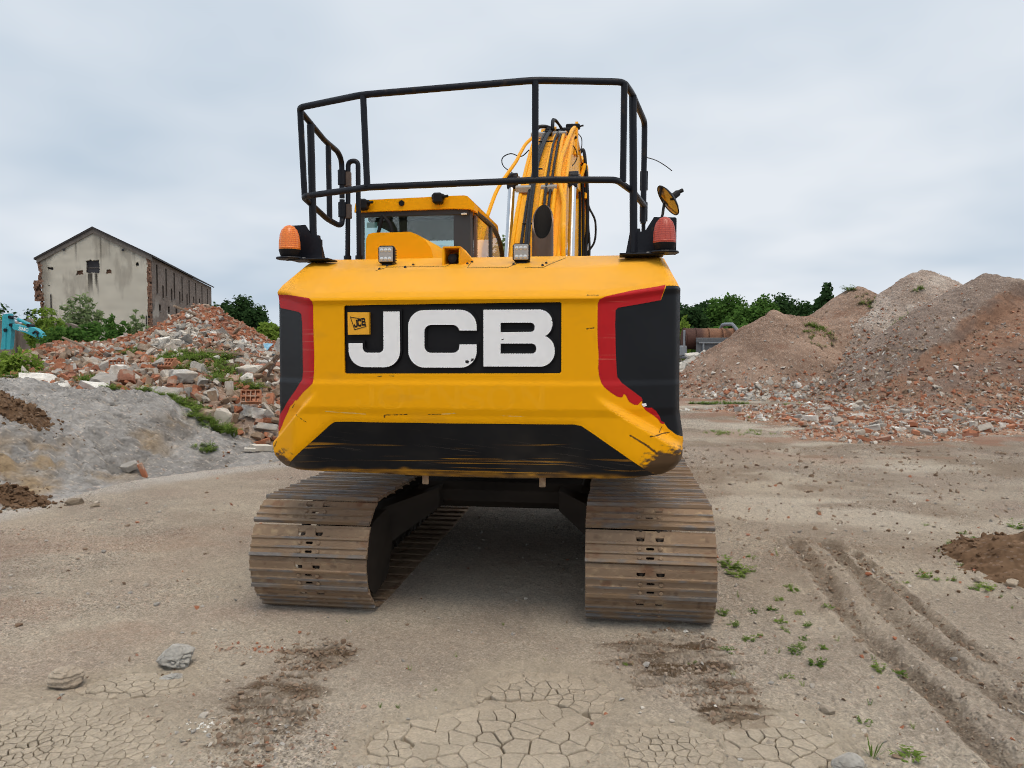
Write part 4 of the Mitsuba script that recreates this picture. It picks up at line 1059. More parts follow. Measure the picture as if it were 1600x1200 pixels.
tree('young_tree', 'slender young tree standing between the first and second soil heap', 'tree', 18.45, 45, 5.0, 0.80, (2.1, 5.0), 2000, 0.20, 'dark', 341, None, 34, trunk=0.06)
tree('young_tree', 'low bushy side shoot left of the slender young tree', 'tree', 17.72, 45, 4.0, 0.45, (1.8, 4.1), 700, 0.19, 'dark', 342, None, 16, trunk=0.04)
tree('broadleaf_tree', 'distant tree top at the right edge of the photo, above the last heap', 'tree', 59.0, 90, 8.7, 1.9, (4.0, 8.9), 2200, 0.30, 'grey', 343, None, 30)
tree('broadleaf_tree', 'distant tree top glimpsed between the cab and the boom', 'tree', -0.75, 75, 9.4, 2.3, (3, 11.8), 3600, 0.32, 'grey', 344, None, 46)
# left: behind and before the factory
for k, (px, top, Y, rx_, kind, lab) in enumerate(((382, 463, 66, 2.0, 'dark', 'big dark tree right of the factory, behind the rubble heap'), (350, 470, 70, 1.6, 'dark', 'dark tree at the far corner of the factory'), (402, 482, 64, 1.4, 'dark', 'dark tree sloping down beside the excavator'), (418, 505, 60, 1.2, 'light', 'light green shrub top next to the excavator'))):
    x = (px - 800) / 1203 * Y; h = CAM_H + (538 - top) / 1203 * Y
    tree('broadleaf_tree', lab, 'tree', x, Y, h, rx_, (0.8, h), 6500, 0.19, kind, 360 + k, None, 70)


def sapling(name, label, px, top, Y, base_z, rx_, n, size, kind, seed, stems=9, cat_='shrub', group=None):
    """many upright stems that fan out from the ground, leaves along each"""
    rg = np.random.default_rng(seed); key = thing(name, label, cat_, group)
    x = (px - 800) / 1203 * Y; h = CAM_H + (538 - top) / 1203 * Y
    st, cen = [], []
    for k in range(stems):
        a, r = rg.random() * 6.283, rx_ * rg.random() ** 0.6
        tip = np.array([x + math.cos(a) * r, Y + math.sin(a) * r, base_z + (h - base_z) * (1.0 - 0.42 * (r / rx_) ** 1.6) * rg.uniform(0.86, 1.0)])
        bot = np.array([x + math.cos(a) * r * 0.15, Y + math.sin(a) * r * 0.15, base_z - 0.1]); mid_ = (bot + tip) / 2 + [math.cos(a) * r * -0.12, 0, 0]
        cv = spline([bot, mid_, tip], 6); st.append(tube(cv, [0.03 * h / 4, 0.006], 5, 0))
        for t in np.linspace(0.25, 1, 9):
            cen.append(cv[int(t * (len(cv) - 1))])
    add('stems', cat(st), 'bark', key)
    m, uv = leaf_cloud(rg, cen, np.array([0.20, 0.20, 0.16]) * rx_ / 1.2 + 0.03, n, size, kind, 0.2, 2.4)
    add('crown', m, 'leaves', key, uv=uv)


sapling('sapling', 'tall feathery grey green sapling before the factory gable', 125, 454, 50, 0.5, 1.55, 3600, 0.14, 'grey', 371, 22)
sapling('sapling', 'small slender sapling at the foot of the factory corner', 216, 483, 44, 0.8, 0.75, 900, 0.13, 'grey', 372, 9)
sapling('sapling', 'light green sapling right of the dark shrub', 182, 488, 43, 0.8, 0.85, 1500, 0.13, 'mid', 373, 12)
sapling('willow_shrub', 'yellow green shrub between the turquoise digger and the feathery sapling', 72, 478, 44, 0.5, 1.25, 2800, 0.13, 'light', 374, 18)
sapling('willow_shrub', 'yellow green shrub behind the turquoise boom', 48, 492, 47, 0.5, 1.0, 1500, 0.13, 'light', 375, 12)
sapling('willow_shrub', 'light shrub at the left edge above the wall', 4, 488, 50, 0.5, 1.1, 1100, 0.14, 'light', 376, 9)
sapling('bare_shrub', 'thin dark leaved shrub against the sky at the left edge', -2, 462, 56, 0.5, 1.5, 750, 0.13, 'dark', 377, 12)
sapling('bare_shrub', 'thin dark leaved shrub against the sky over the turquoise boom', 40, 480, 58, 0.5, 1.6, 1000, 0.13, 'dark', 378, 12)


def bush(name, label, cx, _, r, n, size, kind, seed, clumps=40, flat=0.0, long=1.8):
    rg = np.random.default_rng(seed); key = thing(name, label, 'shrub')
    cen = crown_centres(rg, cx, r, clumps, 0.5)
    cen[:, 2] = np.maximum(cen[:, 2], 0.1)
    base = np.array([cx[0], cx[1], -0.1])
    add('stems', cat([tube([base, (base + q) / 2 + [0, 0, 0.1], q], [0.04, 0.012], 5, 0.1) for q in cen[::3]]), 'bark', key)
    m, uv = leaf_cloud(rg, cen, np.asarray(r) * 0.27 + 0.04, n, size, kind, 0.7, long)
    add('crown', m, 'leaves', key, uv=uv)


bush('dense_shrub', 'wide dark green shrub with layered branches in front of the factory', (-20.1, 36, 1.35), 0, (1.75, 1.2, 1.10), 6500, 0.11, 'mid', 381, 80)
bush('dense_shrub', 'lower right part of the dark green growth, next to the rubble', (-18.4, 35.5, 1.15), 0, (0.9, 0.8, 0.85), 2400, 0.11, 'mid', 382, 40)
bush('weedy_shrub', 'bright green bush of tall weeds at the left edge by the grey heap', (-10.55, 16.2, 0.72), 0, (0.62, 0.5, 0.74), 3000, 0.055, 'light', 383, 60, long=3.4)
bush('weedy_shrub', 'smaller green weed bush right beside the bright one', (-9.75, 15.9, 0.45), 0, (0.38, 0.35, 0.45), 1300, 0.05, 'mid', 384, 36, long=3.2)
bush('weedy_shrub', 'dark green weeds under the turquoise boom', (-18.9, 27, 0.55), 0, (1.5, 0.5, 0.55), 2000, 0.09, 'mid', 385, 40, long=2.6)


# ---- the low wood on the horizon behind the excavator
rgw = np.random.default_rng(551)
FW = thing('distant_wood', 'low far wood on the horizon, mostly hidden behind the excavator', 'wood')
n = 60; xx = np.linspace(-46, 26, n) + rgw.normal(0, 0.6, n); hh = 3.0 + 1.6 * rgw.random(n)
cen = np.vstack([np.c_[xx + rgw.normal(0, 0.9, n), 138 + rgw.normal(0, 2.5, n), hh * f] for f in (0.25, 0.5, 0.75, 0.95)])
m, uv = leaf_cloud(rgw, cen, (1.3, 1.2, 0.9), 14000, 0.38, 'mid')
scene[FW] = mikit.ply(m, 'leaves', uv=uv); tag(FW, kind='stuff')
def sstep(a, b, x):
    t = np.clip((x - a) / (b - a), 0, 1)
    return t * t * (3 - 2 * t)


def cw_half(w):
    """half width of the counterweight at the height w"""
    return np.interp(w, [0.93, 0.95, 1.00, 1.09, 1.13, 1.27, 1.92, 1.935, 2.10, 2.2], [1.085, 1.115, 1.150, 1.172, 1.170, 1.148, 1.147, 1.138, 1.075, 1.06])


def cw_shift(u):
    return -0.06 * (1 - sstep(0.70, 1.15, np.abs(u)))


def cw_v(u, w):
    """how far forward the counterweight's rear surface lies"""
    u, w = np.asarray(u, float), np.asarray(w, float)
    u = u - cw_shift(u)
    au = np.abs(u)
    wing = 0.60 * np.log1p(np.exp((au - 0.79) / 0.018)) * 0.018 + 0.02 * (au / 0.78) ** 2
    ws = w - 0.062 * sstep(0.74, 1.15, au) * np.clip((w - 1.50) / 0.36, 0, 1)
    prof = np.interp(ws, [0.8, 1.24, 1.28, 1.405, 1.43, 1.826, 1.834, 1.855, 1.868, 1.90, 2.045, 2.062, 2.155, 2.22],
                     [0.004, 0.002, -0.008, -0.008, 0.0, 0.0, -0.002, -0.017, -0.012, 0.025, 0.30, 0.345, 0.72, 1.0])
    # the undercut below the trapezoid's upper edge and within its slanted ends
    n = np.hypot(0.26, 0.36)
    dtop = 1.215 - w
    dside = ((1.042 - au) * 0.26 - (w - 0.925) * 0.36) / n
    depth = np.minimum(dtop, dside + 0.012)
    under = 0.42 * np.log1p(np.exp(depth / 0.010)) * 0.010
    # the flared yellow lip below the dark side panels
    m = np.hypot(0.335, 0.25)
    e = ((1.13 - au) * 0.25 - (w - 1.085) * 0.335) / m
    lip = -0.09 * sstep(-0.012, 0.02, e) * sstep(0.74, 0.95, au) * (1 - sstep(0.02, 0.20, 1.0 - w))
    low = 0.04 * sstep(1.0, 0.92, w) * sstep(0.9, 1.1, au)
    # the outer rim is turned forward with a small radius
    rim = cw_half(w) - au
    edge = 0.05 * np.clip(1 - rim / 0.035, 0, 1.2) ** 2
    return -2.19 + wing + prof + under + lip + low + edge
# ================================================================ the excavator
PSI = math.radians(7.91)
MC = np.array([0.0373, 6.2252, 0.0])       # the slewing centre on the ground
MM = np.eye(4); MM[:3, 0] = [math.cos(PSI), -math.sin(PSI), 0]; MM[:3, 1] = [math.sin(PSI), math.cos(PSI), 0]; MM[:3, 3] = MC
EX = thing('excavator', 'large yellow crawler excavator seen from behind, black guard rail around its deck and rusty tracks', 'excavator')


def ex(name, mesh, bsdf, parent=None, smooth=35, **kw):
    """a part of the excavator, built in its own frame: x right, y forward, z up"""
    return add(name, moved(mesh, MM), bsdf, parent or EX, smooth, **kw)


_c, _s = math.cos(PSI), math.sin(PSI)


def to_machine(p):
    x, y = p.x - MC[0], p.y - MC[1]
    return x * _c - y * _s, x * _s + y * _c, p.z


SCRATCHES = [((0.985, 1.140), (1.090, 1.146), 0.0050, 1), ((1.035, 1.150), (1.050, 1.180), 0.0028, 1), ((0.880, 1.150), (0.960, 1.098), 0.0065, 1), ((0.960, 1.098), (1.020, 1.050), 0.0080, 1), ((-0.465, 1.446), (-0.440, 1.450), 0.0045, 1), ((-0.400, 1.452), (-0.372, 1.450), 0.0034, 1),
             ((-0.425, 1.240), (-0.300, 1.246), 0.0030, 1), ((-0.427, 1.236), (-0.426, 1.230), 0.0050, 1), ((-0.185, 1.246), (-0.110, 1.250), 0.0032, 1), ((-0.110, 1.250), (-0.030, 1.256), 0.0030, 0), ((-0.760, 1.256), (-0.530, 1.244), 0.0030, 0), ((0.200, 1.245), (0.330, 1.243), 0.0026, 0),
             ((-0.915, 1.868), (-0.850, 1.866), 0.0040, 1), ((-0.855, 1.853), (-0.835, 1.850), 0.0036, 1), ((0.655, 1.872), (0.712, 1.872), 0.0034, 1), ((0.655, 1.700), (0.690, 1.705), 0.0040, 1), ((-1.010, 1.262), (-0.985, 1.285), 0.0035, 1), ((-0.940, 1.240), (-0.870, 1.195), 0.0024, 1), ((-1.120, 1.040), (-1.100, 1.070), 0.0050, 1)]


# ---- materials of the machine
def yellow_fn(p, n, uv):
    u, v, w = to_machine(p)
    fade = fbm(u * 2.1, v * 2.1, w * 2.6, 3)
    base = mix((0.85, 0.372, 0.001), (0.89, 0.412, 0.002), fade)
    grime = smoothstep(0.60, 0.86, fbm(u * 5 + 9, v * 5, w * 9, 4)) * 0.20
    c = mix(base, (0.46, 0.22, 0.03), grime)
    # wiped streaks of dust on upward faces
    dust = smoothstep(0.3, 0.95, n.z) * (0.03 + 0.16 * fbm(u * 7, v * 7, w * 3, 3))
    c = mix(c, (0.50, 0.40, 0.27), dust)
    # worn, dirty lower corners of the counterweight
    au = dr.abs(u + 0.01)
    low = smoothstep(1.13, 0.95, w + 0.05 * fbm(u * 14, v * 9, w * 16, 3) - 0.05 * smoothstep(0, 0.5, u)) * smoothstep(0.84, 1.06, au) * smoothstep(-1.6, -1.75, v)
    ragged = fbm(u * 30, v * 30, w * 55, 4)
    c = mix(c, (0.085, 0.050, 0.026), smoothstep(0.42, 0.62, ragged * 0.50 + low * 0.50))
    # thin horizontal scratches, some to bare dark primer, some to pale steel
    k = noise(u * 4.2 + 3, w * 210, v * 2) * noise(u * 1.1 + 7, w * 34, 5.5)
    where = smoothstep(1.36, 1.02, w) * 0.20 + smoothstep(1.24, 1.16, w) * 0.12
    sc = smoothstep(0.90 - where, 0.97 - where, k)
    c = mix(c, mix((0.11, 0.05, 0.02), (0.72, 0.52, 0.22), cell_rand(w * 90, 3, 1)), sc * 0.8 * smoothstep(-1.7, -1.9, v))
    # single scratches and chips, where they lie on the machine
    for a, b, wd, k_ in SCRATCHES:
        d = seg_dist(u, w, a, b) + 0.004 * (noise(u * 90, w * 90, 1.0) - 0.4)
        c = mix(c, (0.050, 0.026, 0.014) if k_ else (0.78, 0.55, 0.20), smoothstep(wd, wd * 0.45, d) * smoothstep(-1.7, -1.9, v) * 0.9)
    return c


def black_panel_fn(p, n, uv):
    u, v, w = to_machine(p)
    c = mix((0.006, 0.007, 0.010), (0.013, 0.015, 0.019), fbm(u * 4, v * 4, w * 6, 3))
    sl = w + 0.06 * u * (noise(w * 9, u * 1.2, 4) - 0.5)
    low = smoothstep(1.30, 0.90, w)
    k = noise(u * 2.3 + 3, sl * 150, 2.0) * (0.45 + 0.55 * noise(u * 1.3 + 7, sl * 26, 5.5))
    paint = smoothstep(0.78 - 0.28 * low, 0.90 - 0.26 * low, k)
    edge = smoothstep(0.935, 0.905, w - 0.010 * u * u + 0.02 * (noise(u * 17, 2, 3) - 0.5) - 0.02 * (noise(u * 3, 4, 3) - 0.5))
    c = mix(c, mix((0.10, 0.045, 0.012), (0.55, 0.26, 0.025), noise(u * 9, w * 60, 1)), dr.maximum(paint * 1.0, edge * (0.35 + 0.65 * noise(u * 25, w * 80, 8))))
    fine = smoothstep(0.80, 0.93, noise(u * 6 + w * 22, w * 260 + u * 30, 3.3)) * low
    c = mix(c, (0.13, 0.11, 0.09), fine * 0.9)
    return c + mi.Color3f(0.034, 0.027, 0.019) * smoothstep(0.45, 0.8, fbm(u * 3, w * 4, 2, 4)) * low


def red_fn(p, n, uv):
    u, v, w = to_machine(p)
    c = mix((0.50, 0.010, 0.014), (0.42, 0.012, 0.016), fbm(u * 6, w * 6, 1, 3))
    s = smoothstep(0.80, 0.94, noise(u * 5, w * 170, 4) * (0.5 + 0.5 * noise(u * 2, w * 20, 1)) + 0.18)
    return mix(c, (0.55, 0.16, 0.12), s * 0.4)


def steel_black_fn(p, n, uv):
    f = fbm(p.x * 9, p.y * 9, p.z * 5, 3)
    c = mix((0.006, 0.008, 0.014), (0.011, 0.013, 0.020), f)
    return mix(c, (0.060, 0.042, 0.028), smoothstep(0.66, 0.80, fbm(p.x * 26, p.y * 26, p.z * 14, 3)) * 0.5)


def track_fn(p, n, uv):
    f = fbm(p.x * 7 + 3, p.y * 7, p.z * 6, 4)
    g = fbm(p.x * 34, p.y * 34, p.z * 34, 3)
    c = mix((0.215, 0.145, 0.096), (0.320, 0.232, 0.160), f)
    c = mix(c, (0.390, 0.290, 0.185), smoothstep(0.52, 0.78, g * 0.6 + f * 0.4))
    c = mix(c, (0.160, 0.062, 0.028), smoothstep(0.60, 0.80, fbm(p.x * 13 + 40, p.y * 13, p.z * 11, 3)) * 0.5)
    return mix(c, (0.060, 0.040, 0.028), smoothstep(0.62, 0.80, fbm(p.x * 23, p.y * 23 + 20, p.z * 19, 4)) * 0.40)


def grouser_fn(p, n, uv):
    f = fbm(p.x * 26, p.y * 26, p.z * 26, 3)
    c = mix((0.120, 0.108, 0.102), (0.245, 0.228, 0.215), f)
    return mix(c, (0.240, 0.165, 0.105), smoothstep(0.38, 0.60, fbm(p.x * 9 + 9, p.y * 11, p.z * 11, 3)))


def frame_fn(p, n, uv):
    f = fbm(p.x * 5, p.y * 5, p.z * 7, 4)
    return mix((0.014, 0.011, 0.009), (0.050, 0.037, 0.026), f)


scene['machine_yellow'] = principled(proc(yellow_fn), 0.40, specular=0.12)
scene['machine_black_panel'] = principled(proc(black_panel_fn), 0.42, specular=0.20)
scene['machine_red'] = principled(proc(red_fn), 0.42, specular=0.2)
scene['black_steel'] = principled(proc(steel_black_fn), 0.42, specular=0.22)
scene['track_steel'] = bumped(principled(proc(track_fn), 0.82, specular=0.25), lambda p, n, uv: fbm(p.x * 60, p.y * 60, p.z * 60, 3), 0.006)
scene['grouser_steel'] = principled(proc(grouser_fn), 0.55, 0.25)
scene['dirty_frame'] = principled(proc(frame_fn), 0.8)
scene['black_plastic'] = principled((0.008, 0.008, 0.010), 0.5, specular=0.2)
scene['rubber_hose'] = principled((0.010, 0.011, 0.014), 0.48, specular=0.3)
scene['white_letter'] = principled(proc(lambda p, n, uv: mix((0.80, 0.81, 0.84), (0.87, 0.88, 0.90), fbm(p.x * 9, p.y * 9, p.z * 6, 3))), 0.4)
scene['decal_yellow'] = principled((0.80, 0.38, 0.012), 0.4)
scene['ghost_yellow'] = principled(proc(lambda p, n, uv: yellow_fn(p, n, uv) * mi.Color3f(1.0, 1.02, 1.2)), 0.36, specular=0.22)
scene['chrome_rod'] = principled((0.62, 0.64, 0.67), 0.22, 1.0)
scene['zinc'] = principled((0.40, 0.38, 0.35), 0.45, 0.7)
scene['lamp_face'] = principled((0.42, 0.41, 0.39), 0.30, 0.3)
scene['lens_clear'] = principled((0.80, 0.80, 0.78), 0.10, 0.6)
scene['amber_lens'] = principled(proc(lambda p, n, uv: mix((0.66, 0.130, 0.018), (0.85, 0.255, 0.030), 0.5 + 0.5 * dr.sin(p.z * 520))), 0.28, clearcoat=0.6)
scene['red_lens'] = principled(proc(lambda p, n, uv: mix((0.36, 0.040, 0.026), (0.50, 0.080, 0.048), 0.5 + 0.5 * dr.sin(p.z * 520))), 0.34, clearcoat=0.5)
scene['exhaust_steel'] = principled(proc(lambda p, n, uv: mix((0.080, 0.062, 0.054), (0.160, 0.115, 0.092), fbm(p.x * 14, p.y * 14, p.z * 9, 4))), 0.42, 0.7)
scene['soot'] = principled((0.010, 0.009, 0.009), 0.8)
scene['window_glass'] = {'type': 'thindielectric', 'int_ior': 1.52}
scene['tinted_glass'] = {'type': 'thindielectric', 'int_ior': 1.52, 'specular_transmittance': {'type': 'rgb', 'value': [0.62, 0.76, 0.76]}}
scene['cab_grey'] = principled((0.030, 0.034, 0.042), 0.5)
scene['cab_trim'] = principled((0.016, 0.018, 0.022), 0.6)
scene['cab_reflection_brown'] = principled((0.11, 0.06, 0.035), 0.35)  # reddish brown reflection on the cab side, set as a base colour
scene['mirror_glass'] = principled((0.27, 0.245, 0.215), 0.14, 1.0)
scene['white_paper'] = principled((0.66, 0.68, 0.66), 0.6)

# ---- counterweight
LEAN = [(0.93, 1.097), (0.945, 1.120), (1.00, 1.158), (1.09, 1.174), (1.13, 1.170), (1.27, 1.148), (1.92, 1.147), (1.935, 1.138), (2.10, 1.075), (2.155, 1.055)]


def bottom_w(u):
    return 0.893 + 0.040 * (abs(u) / 1.085) ** 2.4


_bot = [(u, bottom_w(u)) for u in np.linspace(-1.097, 1.097, 25)]
CW = Polygon(_bot + [(h, w) for w, h in LEAN[1:]] + [(-h, w) for w, h in LEAN[:0:-1]])
RED_L = Polygon([(-1.125, 1.905), (-0.995, 1.892), (-0.847, 1.869), (-0.828, 1.851), (-0.828, 1.729), (-0.825, 1.553), (-0.828, 1.464), (-0.835, 1.409), (-0.859, 1.389), (-0.910, 1.356), (-0.950, 1.322), (-0.966, 1.306), (-0.978, 1.311), (-1.005, 1.284), (-1.030, 1.270), (-1.062, 1.226), (-1.093, 1.184), (-1.112, 1.150), (-1.135, 1.118), (-1.30, 1.060), (-1.30, 1.128), (-1.150, 1.190), (-1.085, 1.254), (-1.035, 1.307), (-0.974, 1.363), (-0.919, 1.422), (-0.911, 1.462), (-0.911, 1.619), (-0.912, 1.731), (-0.918, 1.786), (-0.941, 1.801), (-1.105, 1.830)])
DARK_L = Polygon([(-1.125, 1.905), (-1.105, 1.830), (-0.941, 1.801), (-0.918, 1.786), (-0.912, 1.731), (-0.911, 1.619), (-0.911, 1.462), (-0.919, 1.422), (-0.974, 1.363), (-1.035, 1.307), (-1.085, 1.254), (-1.150, 1.190), (-1.30, 1.128), (-1.30, 1.912)])
RED_R = Polygon([(1.060, 1.934), (1.035, 1.855), (0.926, 1.833), (0.812, 1.811), (0.799, 1.797), (0.797, 1.724), (0.800, 1.619), (0.805, 1.503), (0.810, 1.450), (0.834, 1.418), (0.887, 1.378), (0.938, 1.338), (0.943, 1.325), (0.917, 1.302), (0.898, 1.305), (0.874, 1.322), (0.857, 1.356), (0.845, 1.363), (0.837, 1.344), (0.815, 1.348), (0.782, 1.369), (0.749, 1.397), (0.732, 1.420), (0.720, 1.457), (0.715, 1.500), (0.717, 1.556), (0.712, 1.640), (0.710, 1.702), (0.711, 1.827), (0.719, 1.848), (0.748, 1.864), (0.883, 1.899), (1.010, 1.923)])
RED_R2 = Polygon([(0.947, 1.294), (0.964, 1.285), (0.995, 1.284), (1.017, 1.265), (1.037, 1.235), (1.046, 1.209), (1.064, 1.202), (1.060, 1.193), (1.045, 1.196), (1.028, 1.221), (1.001, 1.244), (0.973, 1.262), (0.957, 1.276)])
DARK_R = Polygon([(1.066, 1.932), (1.038, 1.855), (0.926, 1.833), (0.812, 1.811), (0.799, 1.797), (0.797, 1.724), (0.800, 1.619), (0.805, 1.503), (0.810, 1.450), (0.834, 1.418), (0.887, 1.378), (0.938, 1.338), (0.947, 1.294), (0.964, 1.285), (0.995, 1.284), (1.017, 1.265), (1.037, 1.235), (1.046, 1.209), (1.064, 1.195), (1.084, 1.167), (1.129, 1.132), (1.30, 1.060), (1.30, 1.935)])
TRAP = Polygon([(-1.20, 0.800), (-1.036, 0.925), (-0.974, 0.978), (-0.869, 1.068), (-0.741, 1.180), (-0.715, 1.197), (-0.660, 1.200), (0.060, 1.201), (0.584, 1.203), (0.627, 1.196), (0.700, 1.148), (0.849, 1.046), (1.007, 0.932), (1.200, 0.790)])
PLATE = Polygon([(-0.648, 1.468), (-0.640, 1.462), (0.514, 1.470), (0.523, 1.478), (0.523, 1.832), (0.514, 1.838), (-0.640, 1.829), (-0.648, 1.822)])


def skin(poly, off=0.0, cell=0.014, wall=None):
    """the part of the counterweight's rear surface that lies behind `poly`; wall: how deep its rim is turned forward"""
    poly = poly.intersection(CW) if not CW.contains(poly) else poly
    x0, y0, x1, y1 = poly.bounds
    gx = np.arange(math.floor(x0 / cell), math.ceil(x1 / cell)) * cell
    gy = np.arange(math.floor(y0 / (cell / 2)), math.ceil(y1 / (cell / 2))) * (cell / 2)
    X, Y = [a.ravel() for a in np.meshgrid(gx, gy)]
    cells = shapely.box(X, Y, X + cell, Y + cell / 2)
    shapely.prepare(poly)
    inside = shapely.contains_properly(poly, cells)
    V, F, n = [], [], 0
    for a, b in zip(X[inside], Y[inside]):
        V.append([(a, b), (a + cell, b), (a + cell, b + cell / 2), (a, b + cell / 2)]); F.append(np.array([[0, 1, 2], [0, 2, 3]]) + n); n += 4
    for g in shapely.intersection(poly, cells[~inside]):
        for q in getattr(g, 'geoms', [g]):
            if q.geom_type == 'Polygon' and q.area > 1e-9:
                vv, ff = trimesh.creation.triangulate_polygon(q, engine='earcut')
                V.append(vv); F.append(ff + n); n += len(vv)
    V = np.vstack(V); F = np.vstack(F)
    key = np.round(V / 2e-5).astype(np.int64)
    _, first, inv = np.unique(key, axis=0, return_index=True, return_inverse=True)
    V, F = V[first], inv.ravel()[F]
    F = F[(F[:, 0] != F[:, 1]) & (F[:, 1] != F[:, 2]) & (F[:, 0] != F[:, 2])]
    a, b, c = V[F[:, 0]], V[F[:, 1]], V[F[:, 2]]
    area = (b[:, 0] - a[:, 0]) * (c[:, 1] - a[:, 1]) - (b[:, 1] - a[:, 1]) * (c[:, 0] - a[:, 0])
    F = np.where(area[:, None] < 0, F[:, ::-1], F)[np.abs(area) > 1e-12]
    P = np.stack([V[:, 0], cw_v(V[:, 0], V[:, 1]) + off, V[:, 1]], 1)
    parts = [trimesh.Trimesh(P, F, process=False)]
    if wall:
        for r in [poly.exterior, *poly.interiors] if poly.geom_type == 'Polygon' else [g.exterior for g in poly.geoms]:
            q = np.array(r.segmentize(cell).coords)
            f = np.stack([q[:, 0], cw_v(q[:, 0], q[:, 1]) + off, q[:, 1]], 1)
            b = f + [0, wall, 0] if np.isscalar(wall) and wall < 0.2 else np.stack([q[:, 0], np.full(len(q), float(wall) - 2.0), q[:, 1]], 1)
            m = len(q); i = np.arange(m - 1)
            parts.append(trimesh.Trimesh(np.vstack([f, b]), np.vstack([np.stack([i, i + 1, i + m + 1], 1), np.stack([i, i + m + 1, i + m], 1)]), process=False))
    return cat(parts)


dark = shapely.union_all([DARK_L, DARK_R, TRAP])
paint = CW.difference(shapely.union_all([dark, PLATE, RED_L, RED_R, RED_R2]))
body = []
for g in getattr(paint, 'geoms', [paint]):
    body.append(skin(g, 0.0, wall=0.012))
# the outer rim, turned forward to the machine house
ring = np.array(CW.exterior.segmentize(0.03).coords)
f_ = np.stack([ring[:, 0], cw_v(ring[:, 0], ring[:, 1]) + 0.004, ring[:, 1]], 1); b_ = np.stack([ring[:, 0] * 0.985, np.full(len(ring), -1.30), np.where(ring[:, 1] > 2.0, 2.15, ring[:, 1])], 1)
i_ = np.arange(len(ring) - 1); m_ = len(ring)
rimmesh = trimesh.Trimesh(np.vstack([f_, b_]), np.vstack([np.stack([i_, i_ + 1, i_ + m_ + 1], 1), np.stack([i_, i_ + m_ + 1, i_ + m_], 1)]), process=False)
CWK = ex('counterweight', cat(body, rimmesh), 'machine_yellow', smooth=28)
ex('side_panel', skin(DARK_L, 0.004), 'machine_black_panel', CWK, label='black side panel at the left end of the counterweight')
ex('side_panel', skin(DARK_R, 0.004), 'machine_black_panel', CWK, label='black side panel at the right end of the counterweight')
ex('lower_panel', skin(TRAP, 0.004), 'machine_black_panel', CWK, label='scratched black lower panel of the counterweight')
ex('red_stripe', skin(RED_L.buffer(0.0015), -0.001), 'machine_red', CWK, label='red stripe beside the left black panel')
ex('red_stripe', cat(skin(RED_R.buffer(0.0015), -0.001), skin(RED_R2, -0.001)), 'machine_red', CWK, label='red stripe with torn lower end beside the right black panel')
ex('peeled_backing', skin(Polygon([(0.940, 1.306), (0.962, 1.310), (0.968, 1.296), (0.952, 1.290), (0.944, 1.296)]), -0.003), 'white_letter', CWK)
ex('name_plate', skin(PLATE.buffer(0.002), 0.020), 'black_plastic', CWK, label='black recessed plate with three large white letters')

def rr(x0, y0, x1, y1, r, corners='abcd'):
    """a rectangle with the named corners rounded: a lower left, b lower right, c upper right, d upper left"""
    g = sbox(x0 + r, y0 + r, x1 - r, y1 - r).buffer(r, quad_segs=10)
    for k, (x, y) in dict(a=(x0, y0), b=(x1 - r, y0), c=(x1 - r, y1 - r), d=(x0, y1 - r)).items():
        if k not in corners:
            g = g.union(sbox(x, y, x + r, y + r))
    return g.buffer(1e-5)


LJ = rr(-0.618, 1.498, -0.334, 1.794, 0.088, 'ab').difference(rr(-0.540, 1.575, -0.425, 1.95, 0.028, 'ab')).difference(sbox(-0.70, 1.627, -0.425, 1.95))
LC = rr(-0.289, 1.497, 0.080, 1.801, 0.088).difference(rr(-0.201, 1.575, -0.012, 1.722, 0.036)).difference(sbox(-0.05, 1.620, 0.2, 1.692))
LB = rr(0.116, 1.655, 0.478, 1.800, 0.070, 'bc').union(rr(0.116, 1.504, 0.490, 1.668, 0.078, 'bc')).difference(rr(0.207, 1.684, 0.386, 1.732, 0.022, 'bc')).difference(rr(0.207, 1.572, 0.394, 1.624, 0.024, 'bc'))


def soft(p, r):
    return p.buffer(-r * 0.5, quad_segs=6).buffer(r, quad_segs=6).buffer(-r * 0.5, quad_segs=6)


CHIPS = [Polygon([(0.020, 1.522), (0.036, 1.518), (0.040, 1.530), (0.030, 1.538), (0.018, 1.534)]), Polygon([(0.046, 1.528), (0.064, 1.536), (0.066, 1.546), (0.052, 1.545)]), Polygon([(0.212, 1.640), (0.226, 1.646), (0.224, 1.650), (0.210, 1.645)]), Polygon([(0.470, 1.742), (0.482, 1.738), (0.484, 1.748)]), Polygon([(0.482, 1.612), (0.494, 1.604), (0.496, 1.612)])]
for name, poly in (('letter_j', LJ), ('letter_c', LC), ('letter_b', LB)):
    poly = poly.simplify(0.0003)
    back = sa.translate(poly.buffer(0.009, quad_segs=4), 0.000, 0.006)
    face = poly.difference(shapely.union_all(CHIPS))
    # a black cast letter with sloping flanks, and the white face on it
    lo, hi = back, sa.translate(poly.buffer(0.0015), 0, 0.001)
    ex('cast_letter', cat(extrude_y(hi, -2.192, -2.170), extrude_y(lo, -2.184, -2.169)), 'black_plastic', CWK)
    ex(name, extrude_y(face, -2.194, -2.1905), 'white_letter', CWK, label='white letter ' + name[-1].upper() + ' on the black plate')
SQ = Polygon([(-0.622, 1.792), (-0.504, 1.791), (-0.504, 1.673), (-0.621, 1.671)])
ex('sticker', extrude_y(SQ, -2.1945, -2.170), 'decal_yellow', CWK, label='small square yellow sticker on the plate')
PAR = Polygon([(-0.608, 1.768), (-0.527, 1.754), (-0.518, 1.714), (-0.584, 1.696)])
logo = [extrude_y(PAR.difference(PAR.buffer(-0.0035)), -2.1965, -2.1940)]
